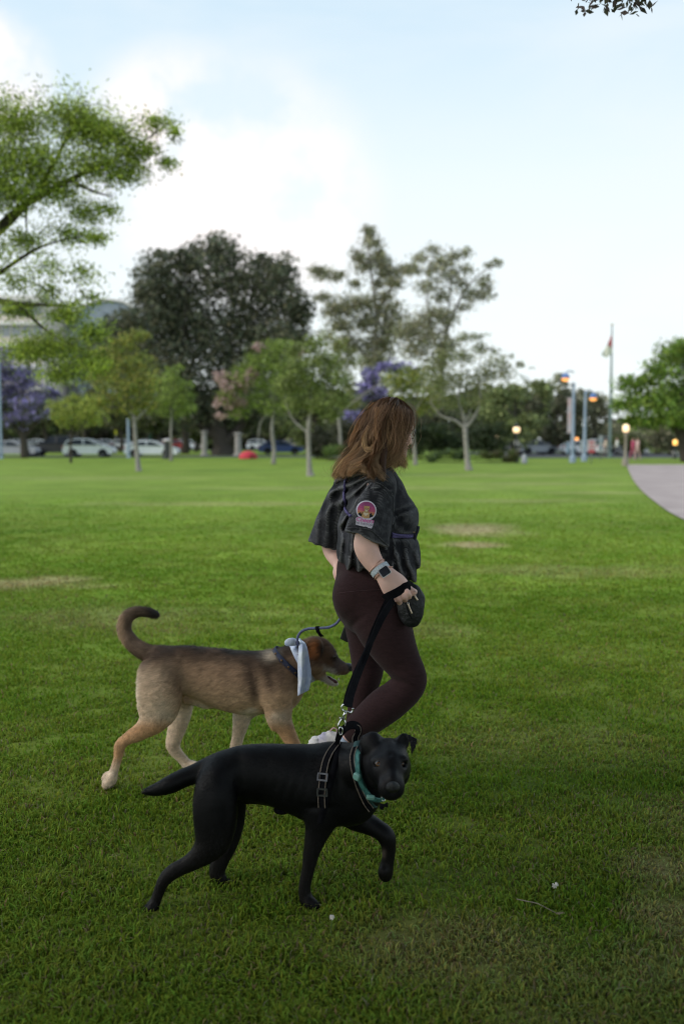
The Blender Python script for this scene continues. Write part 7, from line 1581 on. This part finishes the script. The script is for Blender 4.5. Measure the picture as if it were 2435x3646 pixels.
# ---- flagpole with flag
D = 84; p = at(2178, 1160, D); root = empty('flagpole', (p.x, D, 0), 'tall slim flagpole rising above the trees on the right', 'flagpole')
q = M(); q.lathe((p.x, D, 0), [(.22, 0), (.22, .3), (.13, .4), (.10, p.z * .6), (.05, p.z)], 12); q.build('pole', mat('green_grey_pole', (.17, .23, .23), (.12, .17, .17), 2, .5), root, smooth=True, auto=40)
q = M(); q.lathe((p.x, D, p.z), [(.02, 0), (.11, .06), (.11, .14), (.02, .2)], 10); q.build('finial', mat('brass_ball', (.6, .5, .3), None, 5, .4, metal=.8), root, smooth=True)
fl = [(2174, 1196), (2160, 1222), (2146, 1250), (2139, 1262), (2152, 1272), (2166, 1262), (2175, 1246)]
def cloth_sheet(name, Lp, Rp, D, m_, par, n=10, mm=8, amp=.12):
    Ls = spline(Lp, n); Rs = spline(Rp, n); V = []; F = []; N2 = min(len(Ls), len(Rs))
    for lay in (0, 1):
        for i in range(N2):
            for j in range(mm):
                s_ = j / (mm - 1); x = Ls[i][0] * s_ + Rs[i][0] * (1 - s_); y = Ls[i][1] * s_ + Rs[i][1] * (1 - s_); V.append(at(x, y, D + amp * math.sin(s_ * 6 + i * .25) * s_ + .02 * lay))
    o = N2 * mm
    for i in range(N2 - 1):
        for j in range(mm - 1):
            a = i * mm + j; F.append((a, a + 1, a + mm + 1, a + mm)); F.append((o + a + mm, o + a + mm + 1, o + a + 1, o + a))
    return mesh_np(name, V, F, m_, par)
flag = empty('flag', at(2176, 1230, D), 'limp red and pale flag hanging from the flagpole', 'flag')
cloth_sheet('red_field', [(2174, 1194), (2168, 1210), (2160, 1228)], [(2177, 1192), (2177, 1212), (2177, 1238)], D - .1, mat('flag_red', (.58, .20, .20), (.52, .16, .17), 2, .8), flag)
cloth_sheet('pale_field', [(2160, 1228), (2148, 1248), (2139, 1263)], [(2177, 1238), (2177, 1256), (2156, 1275)], D - .1, mat('flag_cream', (.66, .66, .56), (.58, .58, .48), 2, .8), flag)
# ---- signs
def sign(name, x0, x1, y0, y1, D, pm, label, cat='sign', stripes=(), pole=m_grey, shape=None, group=None):
    c = at((x0 + x1) / 2, (y0 + y1) / 2, D); k = mpp(D); w_, h_ = (x1 - x0) * k, (y1 - y0) * k; root = empty(name, (c.x, D, 0), label, cat, group)
    q = M(); q.tube([(c.x, D + .04, -.02), (c.x, D + .04, c.z + h_ / 2)], .04, 8); q.build('post', pole, root, smooth=True)
    q = M(); 
    if shape: V = [(c.x + a * w_ / 2, D, c.z + b * h_ / 2) for a, b in shape]; n = len(V); q.add(V + [(a, b + .03, d) for a, b, d in V], [tuple(range(n)), tuple(range(2 * n - 1, n - 1, -1))] + [(i, n + i, n + (i + 1) % n, (i + 1) % n) for i in range(n)])
    else: q.box((c.x, D + .015, c.z), (w_, .03, h_))
    q.build('panel', pm, root)
    for (sx, sy, sw, sh, m_) in stripes: q = M(); q.box((c.x + sx * w_, D - .006, c.z + sy * h_), (sw * w_, .01, sh * h_)); q.build('stripe', m_, root)
    return root
m_sw = mat('sign_white', (.62, .56, .56), (.55, .50, .50), 3, .6); m_sr = mat('sign_red', (.50, .05, .07), (.42, .04, .06), 3, .6); m_sb = mat('sign_blue', (.28, .38, .52), (.22, .31, .44), 3, .6); m_sg = mat('sign_grey', (.40, .42, .46), (.33, .35, .38), 3, .6); m_sy = mat('sign_yellow', (.60, .62, .05), (.5, .52, .04), 3, .6)
sign('road_sign', 2090, 2120, 1567, 1613, 64, m_sw, 'red and white shield-shaped sign between the blue poles and the flagpole', shape=[(-.95, 1), (-.3, .92), (0, 1.1), (.3, .92), (.95, 1), (1, .2), (.8, -.7), (.45, -1), (-.45, -1), (-.8, -.7), (-1, .2)],
     stripes=((0, .33, .62, .16, m_sr), (0, .08, .7, .08, m_sr), (0, -.08, .7, .07, m_sr), (0, -.36, .76, .24, m_sr)))
sign('road_sign', 2130, 2146, 1550, 1612, 75, m_sg, 'narrow grey-blue sign right of the red and white one', stripes=((0, .2, .7, .1, m_sb), (0, -.2, .7, .12, m_sb)))
sign('road_sign', 2064, 2082, 1570, 1600, 76, m_sg, 'pale grey sign behind the shorter blue pole')
sign('road_sign', 2016, 2026, 1575, 1615, 78, m_sb, 'slim blue sign left of the taller blue pole')
sign('road_sign', 2392, 2412, 1606, 1630, 80, m_sw, 'small white sign under the amber lantern')
sign('road_sign', 1830, 1846, 1568, 1584, 67, m_sg, 'small twin grey plates on the dark lantern post', stripes=((-.28, 0, .36, .8, m_sw), (.28, 0, .36, .8, m_sw)))
sign('road_sign', 409, 417, 1531, 1548, 130, m_sy, 'tiny fluorescent yellow sign among the far cars on the left')
# ---- posts and poles in the left half
def pole(name, x, y0, y1, D, r, m_, label, cat='pole', cap=None):
    c = at(x, y0, D); root = empty(name, (c.x, D, 0), label, cat)
    q = M(); q.lathe((c.x, D, -.02), [(r * 1.5, 0), (r * 1.5, .15), (r, .2), (r * .9, c.z)], 10); q.build('shaft', m_, root, smooth=True, auto=40)
    q = M(); q.lathe((c.x, D, c.z), [(r * .9, 0), (r * 1.3, .04), (r * 1.2, .16), (.01, .24)], 10); q.build('cap', cap or m_, root, smooth=True)
pole('blue_pole', 457, 1500, 1625, 84, .12, m_bluepole, 'slim blue pole left of the leaning park tree')
pole('blue_pole', -3, 1260, 1620, 80, .11, m_bluepole, 'blue pole at the very left edge, in front of the jacaranda')
pole('signal_pole', 1205, 1440, 1620, 92, .12, m_post_dark, 'dark pole in front of the purple blossoms left of the woman')
pole('stone_post', 728, 1541, 1612, 98, .30, mat('pale_stone', (.36, .33, .30), (.28, .26, .24), 2, .9), 'pale stone post left of the huge fig trunk', 'post')
pole('green_post', 536, 1540, 1585, 120, .14, mat('green_paint', (.03, .14, .12), (.02, .10, .09), 2, .6), 'green post beyond the second white car', 'post')
pole('black_post', 596, 1572, 1628, 80, .28, m_post_dark, 'stout black post in front of the second white car', 'post', cap=m_sw)
# stone post, red tent and blue car under the fig
pole('stone_post', 848, 1548, 1622, 96, .34, mat('pale_stone', (.36, .33, .30)), 'broad pale stone post in shade just right of the fig trunk', 'post')
c_ = at(884, 1610, 80); root = empty('tent', (c_.x, 80, 0), 'low red pop-up tent beside the pink-blossom tree trunk', 'tent')
q = M(); V = []; k = 16
for i, (r, z) in enumerate([(.75, 0), (.72, .25), (.55, .48), (.25, .60), (.01, .62)]):
    for j in range(k): V.append((c_.x + 1.0 * r * math.cos(2 * PI * j / k), 80 + r * math.sin(2 * PI * j / k), z))
q.add(V, [(i * k + j, i * k + (j + 1) % k, (i + 1) * k + (j + 1) % k, (i + 1) * k + j) for i in range(4) for j in range(k)]); q.build('canopy', mat('red_fabric', (.55, .03, .05), (.42, .02, .04), 3, .7), root, smooth=True)
q = M(); q.box((c_.x + .35, 79.3, .16), (.34, .03, .26)); q.build('flap', mat('dark_red_fabric', (.2, .015, .02), None, 3, .7), root)
car('sedan', X(1000, 104), 104, .1, P_BLUE, 'dark blue car in the shade right of the red tent', group=None)

# ---- building behind the feathery tree
def building(name, x0, x1, ytop, D, floors, m_wall, m_band, label, bays=10, depth=14):
    a, b = at(x0, ytop, D), at(x1, ytop, D); H_ = a.z; root = empty(name, ((a.x + b.x) / 2, D + depth / 2, 0), label, 'building')
    W_ = b.x - a.x; cx = (a.x + b.x) / 2; fh = H_ / floors
    q = M(); q.box((cx, D + depth / 2, H_ / 2 - .1), (W_, depth, H_ - .2)); q.build('wall', m_wall, root)
    q = M(); q.box((cx, D + depth / 2, H_ + .2), (W_ + .8, depth + .8, .6)); q.build('roof', m_band, root)
    bw = W_ / bays
    for f in range(floors):
        z = fh * f + fh * .55
        q = M(); q.box((cx, D - .25, fh * (f + 1) - .55), (W_ + .3, .9, .55)); q.build('balcony', m_band, root)
        if f < floors - 4: continue
        for i in range(bays):
            xx = a.x + bw * (i + .5); q = M(); q.box((xx, D - .03, z), (bw * .86, .10, fh * .62)); fr = q.build('window', m_grey, root)
            q = M(); q.box((xx, D - .10, z), (bw * .78, .06, fh * .54)); q.build('pane', mat('teal_glass', (.22, .34, .34), (.38, .48, .48), .35, .12, spec=.8), fr)
building('glass_building', -260, 150, 1062, 165, 7, mat('warm_plaster', (.74, .64, .58), (.66, .57, .52), .5, .8), mat('pale_concrete', (.80, .76, .73), (.72, .68, .65), .4, .8), 'pale multi-storey building with balconies and teal glass at the left edge', 11)
building('glass_building', 160, 318, 1112, 180, 6, mat('pale_panel', (.52, .56, .58), (.44, .48, .50), .5, .6), mat('pale_concrete', (.70, .66, .62)), 'lower glass-fronted building between the feathery tree and the dark fig', 6)
# curved white roof
c_ = at(382, 1080, 175); q = M(); root = empty('arched_roof_building', (c_.x, 180, 0), 'grey building with a white curved roof edge left of the huge fig', 'building')
W_ = 5.5; V = []; F = []
pts = [(W_ * math.cos(a), c_.z - 2.6 + 3.2 * math.sin(a)) for a in np.linspace(PI, 0, 15)] + [(W_, 0), (-W_, 0)]
n = len(pts); V = [(c_.x + x, y, z) for y in (176, 190) for x, z in pts]; q.add(V, [tuple(range(n))[::-1], tuple(range(n, 2 * n))] + [(i, (i + 1) % n, n + (i + 1) % n, n + i) for i in range(n)]); q.build('wall', mat('grey_panel', (.32, .36, .42), (.26, .30, .35), .5, .6), root)
q = M(); q.tube([(c_.x + (W_ + .1) * math.cos(a), 175.8, c_.z - 2.6 + 3.35 * math.sin(a)) for a in np.linspace(PI, 0, 15)], .3, 6); q.build('roof_edge', mat('pale_concrete', (.7, .66, .62)), root, smooth=True)
# sail-like white roof in the trees on the right
root = empty('sail_roof', at(1880, 1350, 140), 'white sail-shaped roof tip above the dark trees, left of the blue poles', 'roof')
V = [at(1848, 1330, 140), at(1878, 1340, 139), at(1902, 1372, 138), at(1880, 1376, 139)]; q = M(); q.add([tuple(v) for v in V] + [(v.x, v.y + .8, v.z) for v in V], [(0, 1, 2, 3), (7, 6, 5, 4), (0, 4, 5, 1), (1, 5, 6, 2), (2, 6, 7, 3), (3, 7, 4, 0)]); q.build('sail', mat('white_membrane', (.72, .74, .78), (.62, .65, .7), .5, .6), root)
q = M(); q.tube([V[3], Vector((V[3].x, V[3].y, 0))], .15, 8); q.build('mast', m_grey, root)

# ---- people far away
def little_person(x, D, top, legs, label, h=1.68, step=.18, face=0., sit=False, cat='person'):
    c = at(x, 1600, D); f = Field(.025); X0 = np.array((c.x, D, 0)); ca, sa = math.cos(face), math.sin(face); dv = np.array((ca, sa, 0)); sd_ = np.array((-sa, ca, 0)); u = np.array((0, 0, 1)); s = h / 1.68
    P = lambda a, b, z: X0 + (dv * a + sd_ * b + u * z) * s
    f.ell(P(.01, 0, 1.57), (.085 * s, .075 * s, .11 * s), k=.03); f.cap(P(0, 0, 1.40), P(0, 0, 1.5), .05 * s, .05 * s, k=.03)
    f.cap(P(0, -.12, 1.33), P(0, .12, 1.33), .085 * s, .085 * s, k=.05); f.cap(P(0, 0, 1.3), P(0, 0, .95), .14 * s, .14 * s, k=.05)
    for q_, st in ((-1, step), (1, -step)):
        f.cap(P(0, q_ * .09, .92), P(st * .6, q_ * .09, .5), .085 * s, .06 * s, k=.04); f.cap(P(st * .6, q_ * .09, .5), P(st * 1.1, q_ * .09, .07), .06 * s, .04 * s, k=.03); f.cap(P(st * 1.1, q_ * .09, .04), P(st * 1.1 + .16, q_ * .09, .03), .04 * s, .03 * s, k=.02)
        f.cap(P(0, q_ * .19, 1.34), P(-st * .5, q_ * .23, 1.08), .05 * s, .042 * s, k=.03); f.cap(P(-st * .5, q_ * .23, 1.08), P(-st * .5 + .1, q_ * .22, .84), .042 * s, .032 * s, k=.02)
    V, Fq = f.mesh(relax=1); z = V[:, 2] / s
    col = np.tile(np.array(top), (len(V), 1)); col[z < .95] = legs; col[z > 1.42] = (.5, .33, .26); col[(z > 1.6)] = (.05, .035, .03); col[z < .08] = (.3, .3, .3)
    root = empty('person', (c.x, D, 0), label, cat); mesh_np('body', V, Fq, attr_mat('far_cloth', .85, .2, .1, 20), root, attrs={'col': col})
little_person(2252, 74, (.45, .08, .16), (.40, .10, .16), 'person in crimson clothes walking beside the path lantern, on the left of the pair', face=.2)
little_person(2268, 73, (.62, .42, .42), (.52, .36, .36), 'person in pale pink walking on the path, on the right of the pair', face=.3)
little_person(2195, 82, (.60, .58, .56), (.10, .10, .14), 'person in white top standing by the flagpole base', h=1.7)
little_person(2155, 84, (.55, .45, .36), (.2, .18, .16), 'person in beige standing left of the flagpole foot', h=1.66)
little_person(2434, 70, (.36, .28, .42), (.3, .24, .34), 'person in mauve cut by the right edge below the bright tree', h=1.62)
little_person(604, 118, (.45, .14, .08), (.10, .10, .12), 'tiny distant person in orange top behind the second white car', h=1.7)
# clover flower and dry stalk in the near grass
for x, y, lb, r in ((1972, 3205, 'tiny white clover flower in the grass right of the black dog', .011), (1178, 3322, 'tiny pinkish clover flower in the grass below the black dog', .008)):
    g_ = ground(x, y); root = empty('clover_flower', (g_.x, g_.y, 0), lb, 'flower'); q = M(); q.tube([(g_.x, g_.y, 0), (g_.x + .003, g_.y, .045)], [.0012, .001], 5); q.build('stem', mat('stem_green', (.10, .16, .04)), root)
    rs = np.random.RandomState(int(x)); q = M()
    for i in range(26):
        d = Vector(rs.randn(3)).normalized(); q.tube([Vector((g_.x + .003, g_.y, .048)) + d * r * .2, Vector((g_.x + .003, g_.y, .048)) + d * r], [.0022, .0014], 4)
    q.build('petals', mat('clover_white', (.72, .68, .62) if x > 1500 else (.6, .42, .40), None, 60, .8), root)
a, b = ground(1838, 3240), ground(1990, 3300); root = empty('dry_stalk', (a.x, a.y, 0), 'thin dry grey stalk lying on the grass at the lower right', 'twig')
q = M(); q.tube([a + Vector((0, 0, .035)), a.lerp(b, .5) + Vector((0, .004, .045)), b + Vector((0, 0, .038))], [.0018, .0016, .0010], 5); q.build('stem', mat('dry_stem', (.26, .22, .17), None, 60, .9), root, smooth=True)
q = M()
for i in range(6): p_ = b + Vector((.003 * i - .01, .002 * (i % 3), .04)); q.tube([p_, p_ + Vector((.010, .004 * (-1) ** i, .004))], [.0014, .0005], 4)
q.build('seed_head', mat('dry_seed', (.30, .24, .16), None, 60, .9), root)
